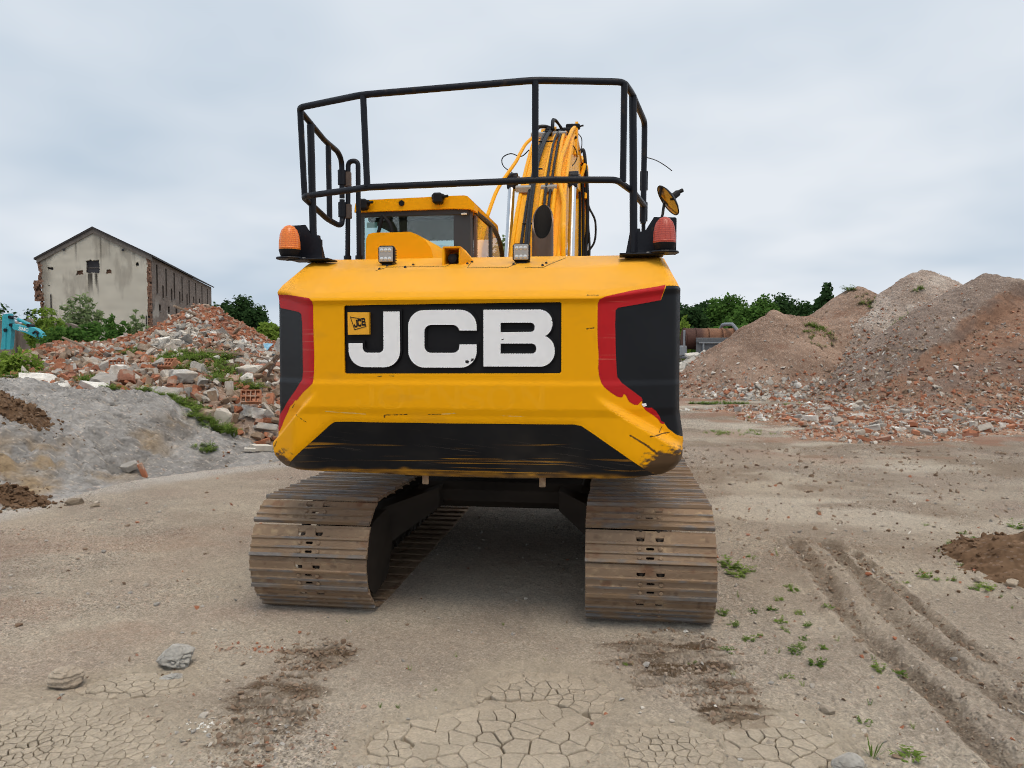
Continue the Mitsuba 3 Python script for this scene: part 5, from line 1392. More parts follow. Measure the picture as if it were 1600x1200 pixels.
for L, dx in ((LJ, 0.0), (LC, 0.022), (LB, 0.045)):
    b_ = L.bounds; q = sa.scale(L, 0.0205 / (b_[2] - b_[0]), 0.041 / (b_[3] - b_[1]), origin=(b_[0], b_[1]))
    q = sa.translate(q, -q.bounds[0] - 0.585 + dx, -q.bounds[1] + 1.709 + dx * 0.22)
    q = sa.skew(q, -6, 4, origin=(-0.585 + dx, 1.71))
    logo.append(extrude_y(q, -2.1965, -2.1940))
ex('sticker_print', cat(logo), 'black_plastic', CWK)
ghost = []
for ch, uc in (('J', -0.531), ('O', -0.385), ('H', -0.237), ('N', -0.077), ('S', 0.060), ('O', 0.210), ('N', 0.371)):
    m = meshkit.text_mesh(ch, 0.125, 0.0016, bold=True)
    v = np.asarray(m.vertices); v = v - [(v[:, 0].min() + v[:, 0].max()) / 2, 0, 0]
    ghost.append(trimesh.Trimesh(np.stack([uc + v[:, 0] * 1.28, cw_v(uc + v[:, 0] * 1.28, 1.278 + v[:, 1]) + 0.003 - v[:, 2] * 2.1, 1.278 + v[:, 1]], 1), m.faces, process=False))
ex('faded_lettering', cat(ghost), 'ghost_yellow', CWK, smooth=False, label='faint row of letters left where old stickers were peeled off')

# hatches and small bolts on the upper bevel
def on_skin(u, w, off=0.0):
    return np.array([u, float(cw_v(u, w)) + off, w])


def skin_line(pts, r):
    q = np.array(LineString(pts).segmentize(0.02).coords)
    return tube([on_skin(u, w, -0.0005) for u, w in q], r, 5, 0)


ex('hatch_seam', cat(skin_line([(-0.56, 2.040), (-0.51, 2.066), (-0.16, 2.046 + 0.02), (-0.16, 2.12)], 0.0022), skin_line([(-0.05, 2.12), (-0.03, 2.050), (0.20, 2.050), (0.235, 2.078), (0.235, 2.12)], 0.0022), skin_line([(0.30, 2.046), (0.40, 2.046), (0.50, 2.135)], 0.0022)), 'soot', CWK, smooth=False)
for u, w in ((-0.545, 2.050), (-0.525, 2.075), (-0.40, 2.060), (-0.375, 2.082), (-0.055, 2.085), (-0.040, 2.100), (0.222, 2.072), (0.232, 2.092), (0.392, 2.06), (0.405, 2.08)):
    p0 = on_skin(u, w)
    ex('bolt', rod(p0 + [0, 0.01, -0.004], p0 + [0, -0.005, 0.004], 0.008, 6), 'black_steel', CWK, smooth=False)

# ---- machine house, deck and hood behind the counterweight
ex('house', cat(cbox(-1.10, 1.10, -1.34, 1.25, 1.02, 2.00, 0.04)), 'machine_yellow')
ex('deck', cat(cbox(-1.06, 1.06, -2.02, 1.35, 0.935, 1.015, 0.02), cbox(-0.42, 0.42, -1.9, 1.2, 0.86, 0.934, 0.02)), 'dirty_frame')
ex('hood', cbox(-1.04, 1.04, -1.45, 0.15, 1.85, 2.147, 0.03), 'machine_yellow')
A_ = Polygon([(-0.825, 2.10), (-0.815, 2.305), (-0.80, 2.335), (-0.77, 2.343), (-0.52, 2.345), (-0.47, 2.325), (-0.42, 2.290), (-0.385, 2.24), (-0.345, 2.10)])
ab = extrude_y(A_, -1.30, -0.72)
ex('intake_box', ab, 'machine_yellow', smooth=35, label='rounded yellow box on the engine hood')

# work lights
for u in (-0.542, 0.259):
    w0, v0 = 2.146, -1.76
    k = ex('work_light', cbox(u - 0.050, u + 0.050, v0, v0 + 0.045, w0 - 0.050, w0 + 0.054, 0.012), 'black_plastic', smooth=False)
    ex('lamp_face', cbox(u - 0.042, u + 0.042, v0 - 0.004, v0 + 0.01, w0 - 0.042, w0 + 0.046, 0.004), 'lamp_face', k, smooth=False)
    for a in (-0.024, 0, 0.024):
        for b in (-0.024, 0.026):
            ex('lens', moved(lathe([(0.0115, 0), (0.0105, 0.003), (0.006, 0.005), (0.001, 0.0055)], 12), mat((u + a, v0 - 0.004, w0 + b), rx=math.pi / 2)), 'lens_clear', k)
    ex('cooling_fin', cat([cbox(u - 0.045, u + 0.045, v0 + 0.045, v0 + 0.075, w0 + z, w0 + z + 0.006, 0.001) for z in np.arange(-0.045, 0.045, 0.015)]), 'black_plastic', k, smooth=False)
    ex('bracket', cat(cbox(u - 0.030, u + 0.030, v0 + 0.01, v0 + 0.05, w0 - 0.075, w0 - 0.050, 0.004), cbox(u - 0.022, u + 0.022, v0 + 0.0, v0 + 0.06, w0 - 0.098, w0 - 0.075, 0.004)), 'black_plastic', k, smooth=False)
    ex('stand', cbox(u - 0.035, u + 0.050, v0 - 0.01, v0 + 0.12, w0 - 0.125, w0 - 0.098, 0.006), 'machine_yellow', k, smooth=False)

# rear camera in its hood
k = ex('camera_hood', cat(extrude_x(Polygon([(-1.78, 2.063), (-1.62, 2.12), (-1.50, 2.14), (-1.60, 2.178), (-1.765, 2.184)]), -0.200, -0.188),
                          extrude_x(Polygon([(-1.78, 2.063), (-1.62, 2.12), (-1.50, 2.14), (-1.60, 2.178), (-1.765, 2.184)]), -0.102, -0.090),
                          hull([(-0.195, -1.770, 2.178), (-0.095, -1.770, 2.178), (-0.195, -1.770, 2.187), (-0.095, -1.770, 2.187), (-0.195, -1.60, 2.172), (-0.095, -1.60, 2.172), (-0.195, -1.60, 2.182), (-0.095, -1.60, 2.182)]),
                          hull([(-0.195, -1.60, 2.18), (-0.095, -1.60, 2.18), (-0.205, -1.46, 2.12), (-0.06, -1.46, 2.12), (-0.205, -1.60, 2.08), (-0.05, -1.60, 2.08)]),
                          hull([(-0.212, -1.785, 2.052), (-0.075, -1.785, 2.052), (-0.212, -1.785, 2.068), (-0.075, -1.785, 2.068), (-0.212, -1.55, 2.13), (-0.075, -1.55, 2.13), (-0.212, -1.55, 2.14), (-0.075, -1.55, 2.14)]),
                          hull([(-0.092, -1.775, 2.183), (-0.092, -1.78, 2.065), (-0.030, -1.60, 2.100), (-0.092, -1.60, 2.178), (-0.050, -1.52, 2.12)])), 'machine_yellow', smooth=False, label='small yellow hood over the rear view camera')
ex('camera', cat(cbox(-0.172, -0.118, -1.735, -1.66, 2.085, 2.150, 0.008), rod((-0.145, -1.75, 2.120), (-0.145, -1.70, 2.120), 0.026, 16)), 'black_plastic', k, smooth=False)
ex('lens', rod((-0.145, -1.753, 2.120), (-0.145, -1.748, 2.120), 0.012, 14), 'soot', k)

# ---- guard rail
RR = 0.0185
GR = ex('guard_rail', tube([(-1.085, -1.00, 2.63), (-1.085, -1.00, 2.885), (-1.08, -1.085, 2.926), (-1.08, -1.314, 2.938), (-1.075, -1.752, 3.018), (-0.598, -2.00, 2.995), (0.361, -2.00, 3.030), (0.835, -1.80, 3.066), (0.885, -1.60, 3.060), (0.972, -1.08, 3.045), (0.968, -1.08, 2.40)], RR, 12, 0.055), 'black_steel', label='black tubular guard rail around the rear deck')
ex('lower_bar', tube([(-1.085, -1.00, 2.62), (-1.085, -1.00, 2.455), (-1.08, -1.085, 2.430), (-1.08, -1.297, 2.440), (-1.068, -1.715, 2.506), (-0.566, -2.00, 2.490), (0.414, -2.00, 2.503), (0.800, -1.83, 2.527), (0.900, -1.50, 2.518), (0.972, -1.08, 2.515)], RR, 12, 0.05), 'black_steel', GR)
for a, b in (((-1.068, -1.735, 3.01), (-1.062, -1.70, 2.51)), ((-0.590, -1.997, 2.99), (-0.572, -1.997, 2.495)), ((0.366, -1.997, 3.025), (0.366, -1.997, 2.50)), ((0.838, -1.795, 3.06), (0.835, -1.76, 2.53)), ((-1.080, -1.26, 2.92), (-1.080, -1.25, 2.435))):
    ex('post', rod(a, b, RR * 0.98, 12), 'black_steel', GR)
for a, b in (((-1.066, -1.585, 2.965), (-1.050, -1.60, 2.13)), ((0.888, -1.590, 3.055), (0.900, -1.62, 2.15))):
    ex('main_post', rod(a, b, 0.0225, 14), 'black_steel', GR)
ex('post', cbox(0.960, 0.985, -1.02, -0.98, 2.18, 2.78, 0.006), 'black_steel', GR, smooth=False)
ex('hinge', rod((-1.085, -1.0, 2.72), (-1.085, -1.0, 2.82), 0.028, 14), 'black_steel', GR)
ex('hinge', rod((-1.085, -1.0, 2.50), (-1.085, -1.0, 2.60), 0.028, 14), 'black_steel', GR)
for z in (2.42, 2.62):
    ex('hinge', rod((0.972, -1.04, z), (0.972, -1.04, z + 0.12), 0.026, 14), 'black_steel', GR)
ex('hinge_plate', cat([cbox(-1.075, -1.025, -1.0, -0.97, z, z + 0.10, 0.004) for z in (2.71, 2.49)]), 'exhaust_steel', GR, smooth=False)
ex('grab_rail', tube([(-1.060, -0.98, 2.10), (-1.045, -0.98, 2.885), (-0.975, -0.98, 2.885), (-0.975, -0.98, 2.10)], 0.017, 12, 0.06), 'black_steel', GR)
ex('socket', cat([rod((x, -0.98, 2.14), (x, -0.98, 2.235), 0.026, 12) for x in (-1.058, -0.975)]), 'black_steel', GR)
for s, u in ((-1, -1.045), (1, 0.905)):
    ex('post_foot', hull([(u - 0.055, -1.63, 2.125), (u + 0.060, -1.63, 2.125), (u - 0.025, -1.61, 2.29), (u + 0.030, -1.61, 2.29), (u - 0.055, -1.56, 2.125), (u + 0.060, -1.56, 2.125), (u - 0.025, -1.58, 2.29), (u + 0.030, -1.58, 2.29)]), 'black_steel', GR, smooth=False)
ex('wire', hose([(0.985, -1.1, 2.816), (1.045, -1.1, 2.795), (1.10, -1.1, 2.762), (1.146, -1.1, 2.726)], 0.0032, 5), 'rubber_hose', GR)

# ---- beacons on their brackets
dome = [(0.062, 0.0), (0.064, 0.010), (0.061, 0.016), (0.060, 0.05), (0.054, 0.090), (0.043, 0.120), (0.028, 0.138), (0.010, 0.146), (0.001, 0.147)]
foot = [(0.001, 0.0), (0.050, 0.0), (0.056, 0.012), (0.064, 0.040), (0.064, 0.046), (0.001, 0.046)]
for u, lens, look in ((-1.148, 'amber_lens', 'orange beacon at the left end of the counterweight'), (1.068, 'red_lens', 'reddish faded beacon at the right end of the counterweight')):
    s = -1 if u < 0 else 1
    b = ex('beacon', moved(lathe(foot), mat((u, -1.73, 2.142))), 'black_plastic', label=look)
    ex('beacon_lens', moved(lathe(dome), mat((u, -1.73, 2.188))), lens, b)
    ex('lens_rib', cat([moved(tube([(0.0605, 0, 0.016), (0.0595, 0, 0.05), (0.0535, 0, 0.09), (0.0425, 0, 0.12)], 0.0026, 5, 0), mat((u, -1.73, 2.188), rz=a)) for a in np.arange(0, 6.28, 0.524)]), lens, b)
    ex('shelf', cat(moved(lathe([(0.001, 0), (0.078, 0), (0.082, 0.006), (0.078, 0.012), (0.001, 0.012)]), mat((u, -1.73, 2.130))), cbox(*sorted((u, u - s * 0.25)), -1.76, -1.60, 2.124, 2.134, 0.003)), 'black_steel', b, smooth=False)
    x0, x1 = sorted((u + s * 0.075, u - s * 0.14))
    pl = Polygon([(u + s * 0.072, 2.135), (u + s * 0.074, 2.340), (u + s * 0.065, 2.348), (u - s * 0.055, 2.352), (u - s * 0.10, 2.28), (u - s * 0.16, 2.26), (u - s * 0.16, 2.135)])
    ex('back_plate', extrude_y(pl, -1.625, -1.612), 'black_steel', b, smooth=False)
    ex('bolt', moved(lathe([(0.010, 0), (0.010, 0.006), (0.001, 0.007)], 6), mat((u - s * 0.09, -1.735, 2.134))), 'zinc', b, smooth=False)

# round mirror on the right
def aim(loc, n):
    n = np.asarray(n, float) / np.linalg.norm(n); a = np.cross([0, 0, 1.0], n); a /= np.linalg.norm(a)
    M = np.eye(4); M[:3, 0] = a; M[:3, 1] = np.cross(n, a); M[:3, 2] = n; M[:3, 3] = loc
    return M


MA = aim((1.106, -1.42, 2.483), (-0.80, -0.17, -0.57))
mk = ex('mirror', moved(lathe([(0.001, -0.034), (0.040, -0.030), (0.085, -0.012), (0.104, 0.000), (0.103, 0.006), (0.096, 0.003)], 32), MA), 'black_plastic', label='round convex mirror tilted down on a curved arm')
ex('mirror_face', moved(lathe([(0.096, 0.003), (0.06, 0.008), (0.03, 0.0105), (0.001, 0.011)], 32), MA), 'mirror_glass', mk)
ex('mirror_arm', cat(tube([(1.035, -1.61, 2.33), (1.065, -1.52, 2.36), (1.080, -1.44, 2.46)], 0.0085, 8, 0.08), rod((1.12, -1.40, 2.495), (1.165, -1.36, 2.535), 0.020, 10), rod((1.15, -1.37, 2.53), (1.195, -1.36, 2.552), 0.012, 8)), 'black_plastic', mk)

# ---- exhaust
ang = np.linspace(0, 2 * np.pi, 40, endpoint=False)
rows = []
for rr, ztop in ((0.073, None), (0.062, None)):
    rows.append(np.stack([0.299 + rr * np.cos(ang), -0.9 + rr * np.sin(ang), np.full(40, 2.05)], 1))
    rows.append(np.stack([0.299 + rr * np.cos(ang), -0.9 + rr * np.sin(ang), 2.455 + 0.125 * np.sin(ang)], 1))
vv = np.vstack([rows[0], rows[1], rows[3], rows[2]]); jj = np.arange(40); kk = (jj + 1) % 40
ff = np.vstack([np.vstack([np.stack([A + jj, A + kk, A + 40 + kk], 1), np.stack([A + jj, A + 40 + kk, A + 40 + jj], 1)]) for A in (0, 40)])
exk = ex('exhaust_pipe', trimesh.Trimesh(vv, ff, process=False), 'exhaust_steel', label='slant cut exhaust stack')
fi = np.vstack([np.stack([80 + jj, 80 + kk, 120 + kk], 1), np.stack([80 + jj, 120 + kk, 120 + jj], 1)])
ex('inner_wall', trimesh.Trimesh(vv, fi, process=False), 'soot', exk)
# ---- cab
CBK = ex('cab', cat(cbox(-1.10, -0.245, -0.62, -0.58, 1.5, 2.16, 0.01), cbox(-1.11, -0.24, -0.60, 1.15, 1.05, 1.52, 0.04),
                    hull([(-0.375, -0.625, 1.5), (-0.252, -0.615, 1.5), (-0.385, -0.60, 2.60), (-0.262, -0.59, 2.60), (-0.375, -0.57, 1.5), (-0.252, -0.50, 1.5), (-0.385, -0.56, 2.60), (-0.262, -0.50, 2.60)]),
                    hull([(-1.115, -0.61, 1.5), (-1.075, -0.62, 1.5), (-1.105, -0.60, 2.60), (-1.065, -0.60, 2.60), (-1.115, -0.52, 1.5), (-1.08, -0.57, 1.5), (-1.105, -0.52, 2.60), (-1.07, -0.56, 2.60)]),
                    cbox(-1.10, -0.27, -0.605, -0.57, 2.56, 2.61, 0.008),
                    tube([(-0.250, -0.45, 2.615), (-0.250, 0.45, 2.615), (-0.250, 0.82, 2.52), (-0.250, 1.10, 2.15), (-0.250, 1.16, 1.5)], 0.020, 8, 0.30),
                    tube([(-1.100, -0.45, 2.615), (-1.100, 0.45, 2.615), (-1.100, 0.82, 2.52), (-1.100, 1.10, 2.15), (-1.100, 1.16, 1.5)], 0.020, 8, 0.30),
                    cbox(-0.265, -0.238, 0.20, 0.27, 1.5, 2.60, 0.006), cbox(-1.112, -1.085, 0.20, 0.27, 1.5, 2.60, 0.006),
                    cbox(-1.10, -0.25, 1.12, 1.16, 1.50, 1.56, 0.01)), 'cab_grey', label='dark grey cab with a yellow roof')
rp = Polygon([(-1.128, 2.596), (-1.118, 2.660), (-1.085, 2.682), (-0.300, 2.698), (-0.272, 2.690), (-0.224, 2.640), (-0.224, 2.588), (-0.262, 2.600), (-0.400, 2.606)])
ex('roof', cat(extrude_y(rp, -0.635, -0.50), hull([(-1.128, -0.51, 2.606), (-1.118, -0.51, 2.66), (-1.085, -0.51, 2.682), (-0.30, -0.51, 2.698), (-0.272, -0.51, 2.690), (-0.224, -0.51, 2.640), (-0.224, -0.51, 2.615),
                    (-1.115, 0.55, 2.64), (-1.08, 0.55, 2.70), (-0.30, 0.55, 2.70), (-0.24, 0.55, 2.66), (-1.08, 0.90, 2.60), (-0.28, 0.90, 2.60)])), 'machine_yellow', CBK)
ex('roof_liner', cbox(-1.07, -0.29, -0.50, 0.62, 2.545, 2.590, 0.01), 'cab_trim', CBK)
ex('rear_window', cbox(-1.075, -0.385, -0.600, -0.597, 1.55, 2.565, 0.0005), 'tinted_glass', CBK, smooth=False)
ex('side_window', cbox(-0.2535, -0.2515, -0.50, 0.20, 1.55, 2.585, 0.0005), 'window_glass', CBK, smooth=False)
ex('side_window', extrude_x(Polygon([(0.27, 1.55), (1.14, 1.55), (1.09, 2.13), (0.82, 2.49), (0.45, 2.585), (0.27, 2.585)]), -0.2535, -0.2515), 'window_glass', CBK, smooth=False)
ex('side_window', cbox(-1.1015, -1.0995, -0.50, 1.05, 1.55, 2.20, 0.0005), 'window_glass', CBK, smooth=False)
ex('front_window', hull([(-1.08, 1.135, 1.56), (-0.27, 1.135, 1.56), (-1.08, 1.085, 2.13), (-0.27, 1.085, 2.13), (-1.08, 1.139, 1.56), (-0.27, 1.139, 1.56), (-1.08, 1.089, 2.13), (-0.27, 1.089, 2.13)]), 'tinted_glass', CBK, smooth=False)
ex('side_trim', cat(cbox(-0.262, -0.238, -0.49, -0.43, 1.5, 2.58, 0.006)), 'cab_reflection_brown', CBK)  # brown strip added to paint the reflection beside the rear pillar
ex('seat', cat(cbox(-0.92, -0.42, -0.10, 0.06, 1.55, 2.14, 0.05), cbox(-0.94, -0.40, 0.0, 0.50, 1.50, 1.62, 0.05), cbox(-0.80, -0.54, -0.08, 0.03, 2.15, 2.30, 0.04)), 'cab_trim', CBK)
ex('control_console', cat(cbox(-0.42, -0.32, 0.0, 0.55, 1.6, 1.80, 0.03), rod((-0.37, 0.5, 1.8), (-0.37, 0.5, 2.0), 0.02), cbox(-0.36, -0.28, 0.95, 1.02, 1.9, 2.10, 0.01)), 'cab_trim', CBK)
ex('wiper', cat(tube([(-1.01, -0.655, 2.10), (-0.965, -0.650, 2.35), (-0.905, -0.645, 2.565)], 0.014, 8, 0.05), tube([(-0.905, -0.645, 2.565), (-0.845, -0.650, 2.50), (-0.825, -0.655, 2.40), (-0.845, -0.66, 2.10)], 0.015, 8, 0.10)), 'black_plastic', CBK)
ex('paper_slip', cbox(-1.045, -0.965, -0.594, -0.592, 2.485, 2.525, 0.0003), 'white_paper', CBK, smooth=False)
ex('paper_slip', cbox(-0.44, -0.40, 0.9, 0.902, 2.18, 2.24, 0.0003), 'white_paper', CBK, smooth=False)
ex('maker_tag', cbox(-0.325, -0.285, -0.622, -0.600, 2.562, 2.574, 0.001), 'white_paper', CBK, smooth=False)
for u, w in ((-1.05, 2.645), (-0.487, 2.675)):
    ex('roof_light', cat(cbox(u - 0.035, u + 0.035, -0.70, -0.62, w - 0.040, w + 0.038, 0.012), cbox(u - 0.050, u + 0.045, -0.66, -0.60, w - 0.005, w + 0.035, 0.008), rod((u + 0.03, -0.66, w + 0.012), (u + 0.075, -0.66, w + 0.016), 0.010, 8)), 'black_plastic', CBK, smooth=False)
ex('cover_cap', rod((-0.765, -0.645, 2.652), (-0.765, -0.63, 2.652), 0.021, 16), 'black_plastic', CBK)

# ---- boom: a box section whose back is seen, bent forward at the knee
BU0, BU1 = -0.135, 0.318
bp = [(0.10, 1.70), (0.42, 2.30), (0.95, 2.87), (1.50, 3.31), (2.05, 3.68), (2.45, 3.90), (2.85, 4.02), (3.40, 4.08), (4.75, 4.02), (4.85, 3.86), (4.70, 3.72), (3.50, 3.55), (2.70, 3.38), (1.90, 2.85), (1.10, 2.15), (0.60, 1.55), (0.25, 1.45)]
bp = np.array(bp)
top = spline(bp[:9], 4); low = spline(bp[9:], 4)
BM = ex('boom', cat(extrude_x(Polygon(np.vstack([top, low])), BU0 + 0.02, BU1 - 0.02), tube(np.c_[np.full(len(top), BU0 + 0.02), top], 0.020, 8, 0), tube(np.c_[np.full(len(top), BU1 - 0.02), top], 0.020, 8, 0)), 'machine_yellow', smooth=30, label='yellow boom rising ahead, with hoses and pipes on its back')


def on_boom(u, s, off):
    """a point above the boom's back: s along it from 0 to 1"""
    i = s * (len(top) - 1); a = int(min(i, len(top) - 2)); p = top[a] + (top[a + 1] - top[a]) * (i - a)
    t = top[a + 1] - top[a]; t = t / np.linalg.norm(t)
    return np.array([u, p[0] - t[1] * off, p[1] + t[0] * off])


def boom_pipe(us, off, r, s0, s1, bsdf, name, extra0=(), extra1=()):
    ss = np.linspace(s0, s1, len(us) * 3)
    pts = [on_boom(np.interp(s, np.linspace(s0, s1, len(us)), us), s, off) for s in ss]
    return ex(name, hose(list(extra0) + pts + list(extra1), r, 9, 4), bsdf, BM)


boom_pipe([-0.39, -0.34, -0.23, -0.185, -0.10, -0.04], 0.03, 0.018, 0.20, 0.74, 'machine_yellow', 'pipe')
boom_pipe([-0.030, -0.028, -0.025, -0.02, 0.0], 0.040, 0.014, 0.10, 0.70, 'rubber_hose', 'hose', extra1=[(0.02, 2.50, 3.96), (0.05, 2.62, 4.04), (0.12, 2.75, 4.05)])
boom_pipe([0.175, 0.172, 0.165, 0.175], 0.040, 0.013, 0.10, 0.72, 'rubber_hose', 'hose', extra1=[(0.19, 2.58, 3.96), (0.20, 2.75, 4.0)])
boom_pipe([0.095, 0.095, 0.105, 0.13], 0.032, 0.019, 0.10, 0.74, 'machine_yellow', 'pipe')
boom_pipe([0.215, 0.215, 0.20, 0.205], 0.034, 0.019, 0.10, 0.76, 'machine_yellow', 'pipe')
boom_pipe([0.335, 0.315, 0.235, 0.235, 0.265, 0.285, 0.295, 0.30], 0.075, 0.021, 0.17, 0.72, 'machine_yellow', 'pipe', extra0=[(0.345, 0.42, 2.05)], extra1=[(0.27, 2.55, 3.90), (0.235, 2.75, 3.99)])
boom_pipe([0.020, 0.000, -0.010, 0.02, 0.05], 0.055, 0.015, 0.10, 0.72, 'rubber_hose', 'hose', extra1=[(0.060, 2.55, 4.05), (0.065, 2.62, 4.15), (0.12, 2.70, 4.12), (0.20, 2.80, 4.02)])
boom_pipe([0.045, 0.020, 0.010, 0.035, 0.065], 0.060, 0.013, 0.10, 0.70, 'rubber_hose', 'hose', extra1=[(0.075, 2.50, 4.02), (0.085, 2.56, 4.13), (0.13, 2.66, 4.10), (0.19, 2.78, 3.97)])
boom_pipe([0.150, 0.130, 0.120, 0.150], 0.055, 0.013, 0.10, 0.70, 'rubber_hose', 'hose', extra1=[(0.165, 2.55, 3.99), (0.20, 2.75, 4.04)])
ex('hose', hose([(-0.10, 2.62, 3.92), (-0.125, 2.65, 4.02), (-0.105, 2.68, 4.085), (-0.03, 2.70, 4.095), (0.03, 2.72, 4.08)], 0.022, 9), 'rubber_hose', BM)
ex('hose', hose([(0.10, 2.74, 4.06), (0.15, 2.72, 4.05), (0.185, 2.70, 4.00), (0.18, 2.68, 3.93), (0.22, 2.7, 3.88)], 0.017, 8), 'rubber_hose', BM)
ex('cable', hose([(-0.13, 1.98, 3.66), (-0.22, 2.0, 3.60), (-0.329, 2.0, 3.633), (-0.418, 2.0, 3.589), (-0.405, 2.0, 3.502), (-0.295, 2.0, 3.418), (-0.27, 1.9, 3.36)], 0.006, 6), 'rubber_hose', BM)
ex('cable', hose([(0.09, 2.2, 3.74), (0.105, 2.4, 3.76), (0.196, 2.4, 3.81), (0.295, 2.4, 3.80), (0.344, 2.4, 3.72), (0.337, 2.4, 3.63), (0.268, 2.3, 3.52)], 0.006, 6), 'rubber_hose', BM)
ex('cable', hose([(0.33, 2.9, 4.06), (0.372, 2.9, 4.00), (0.372, 2.9, 3.90), (0.345, 2.85, 3.84)], 0.006, 6), 'rubber_hose', BM)
for s in (0.30, 0.62):
    for u in (-0.085, 0.155):
        p = on_boom(u, s, 0.05)
        ex('pipe_clamp', hull([p + [a, b, c] for a in (-0.075, 0.075) for b, c in ((-0.03, 0.0), (0.03, 0.03), (-0.02, -0.045), (0.04, -0.012))]), 'zinc', BM, smooth=False)
for s in (0.20, 0.37, 0.52, 0.66):
    p = on_boom(0.035, s, 0.06)
    ex('cable_tie', hull([p + [a, b, c] for a in (-0.075, 0.03 + 0.05 * (s > 0.4)) for b, c in ((-0.006, 0.0), (0.006, 0.006), (-0.001, -0.012), (0.010, -0.006))]), 'rubber_hose', BM, smooth=False)
ex('pipe_clamp', cat([cbox(a, a + 0.07, 0.20, 0.30, 2.22, 2.31, 0.02) for a in (-0.115, -0.035, 0.045)]), 'zinc', BM, smooth=False)
ex('pipe_clamp', cbox(0.30, 0.36, 0.6, 0.70, 2.40, 2.47, 0.015), 'zinc', BM, smooth=False)
# bracket, valve block and pins at the knee
ex('knee_bracket', cat(extrude_x(Polygon([(2.55, 3.86), (2.68, 4.06), (2.80, 4.10), (2.92, 4.02)]), -0.075, -0.035), extrude_x(Polygon([(2.60, 3.75), (2.78, 4.16), (2.86, 4.18), (2.94, 3.80)]), 0.305, 0.335), extrude_x(Polygon([(2.55, 3.86), (2.68, 4.08), (2.80, 4.12), (2.92, 4.02)]), 0.05, 0.09)), 'machine_yellow', BM, smooth=False)
ex('valve_block', cat(cbox(0.15, 0.30, 2.72, 2.90, 3.90, 4.09, 0.02), cbox(-0.03, 0.04, 2.66, 2.80, 3.95, 4.08, 0.02), cbox(0.20, 0.36, 2.74, 2.84, 4.08, 4.13, 0.01), rod((0.22, 2.70, 4.02), (0.22, 2.76, 4.02), 0.045, 14), rod((0.30, 2.80, 4.10), (0.40, 2.80, 4.12), 0.010, 6), rod((0.27, 2.70, 3.95), (0.33, 2.70, 3.96), 0.022, 8)), 'black_plastic', BM, smooth=False)
ex('knee_pipe', tube([(0.285, 2.3, 3.68), (0.30, 2.6, 3.88), (0.26, 2.75, 3.98), (0.31, 2.8, 3.92), (0.33, 2.85, 3.80)], 0.021, 9, 0.06), 'machine_yellow', BM)

# ---- hoist cylinders on both sides of the boom
for u in (-0.262, 0.352):
    s = -1 if u < 0 else 1
    cy = ex('hoist_cylinder', rod((u, 0.95, 1.35), (u, 1.22, 2.20), 0.060, 18), 'machine_yellow')
    ex('piston_rod', rod((u, 1.20, 2.15), (u, 1.62, 3.28), 0.035, 16), 'chrome_rod', cy)
    ex('rod_eye', cat(rod((u - 0.055, 1.63, 3.285), (u + 0.055, 1.63, 3.285), 0.062, 18), cbox(u - 0.045, u + 0.045, 1.55, 1.66, 3.17, 3.26, 0.015)), 'black_steel', cy)
    ex('pin', rod((u - 0.075, 1.63, 3.285), (u + 0.075, 1.63, 3.285), 0.030, 12), 'exhaust_steel', cy)

# ---- stick, hanging beyond the boom's end, with its ram and hoses
ST = ex('stick', extrude_x(Polygon([(4.35, 4.10), (4.55, 4.20), (4.95, 4.00), (5.15, 3.3), (5.2, 1.6), (5.05, 1.2), (4.92, 1.3), (4.75, 3.0), (4.55, 3.70)]), 0.16, 0.36), 'machine_yellow', label='yellow stick hanging down ahead of the boom')
ex('side_plate', cat(extrude_x(Polygon([(4.15, 3.55), (4.35, 4.02), (4.60, 4.04), (4.60, 3.45)]), 0.355, 0.385), extrude_x(Polygon([(3.2, 2.9), (3.9, 3.5), (4.2, 3.55), (4.1, 2.6), (3.9, 2.0), (3.5, 2.0)]), 0.235, 0.275)), 'machine_yellow', ST, smooth=False)
ex('stick_link', cat(tube([(0.30, 4.2, 3.95), (0.36, 4.25, 4.02), (0.37, 4.3, 3.85)], 0.030, 8, 0.05), tube([(0.30, 4.0, 3.75), (0.36, 4.1, 3.98)], 0.025, 8, 0)), 'machine_yellow', ST)
for pts, r in (([(0.27, 4.2, 3.95), (0.289, 4.2, 3.64), (0.285, 4.2, 3.2), (0.292, 4.2, 2.5)], 0.020), ([(0.30, 4.2, 4.0), (0.331, 4.2, 3.64), (0.335, 4.2, 3.2), (0.343, 4.2, 2.5)], 0.020), ([(0.33, 4.2, 4.02), (0.375, 4.2, 3.865), (0.392, 4.2, 3.3), (0.369, 4.2, 2.83), (0.36, 4.2, 2.5)], 0.024),
               ([(0.385, 4.2, 3.6), (0.41, 4.2, 3.44), (0.494, 4.2, 3.25), (0.487, 4.2, 2.99), (0.386, 4.2, 2.81), (0.37, 4.2, 2.6)], 0.014), ([(0.22, 4.1, 3.92), (0.27, 4.1, 4.08), (0.33, 4.1, 4.17), (0.36, 4.1, 4.05), (0.365, 4.1, 3.9)], 0.022), ([(0.36, 4.2, 3.7), (0.40, 4.2, 3.2), (0.42, 4.2, 2.9), (0.40, 4.2, 2.6)], 0.017)):
    ex('hose', hose(pts, r, 8), 'rubber_hose', ST)

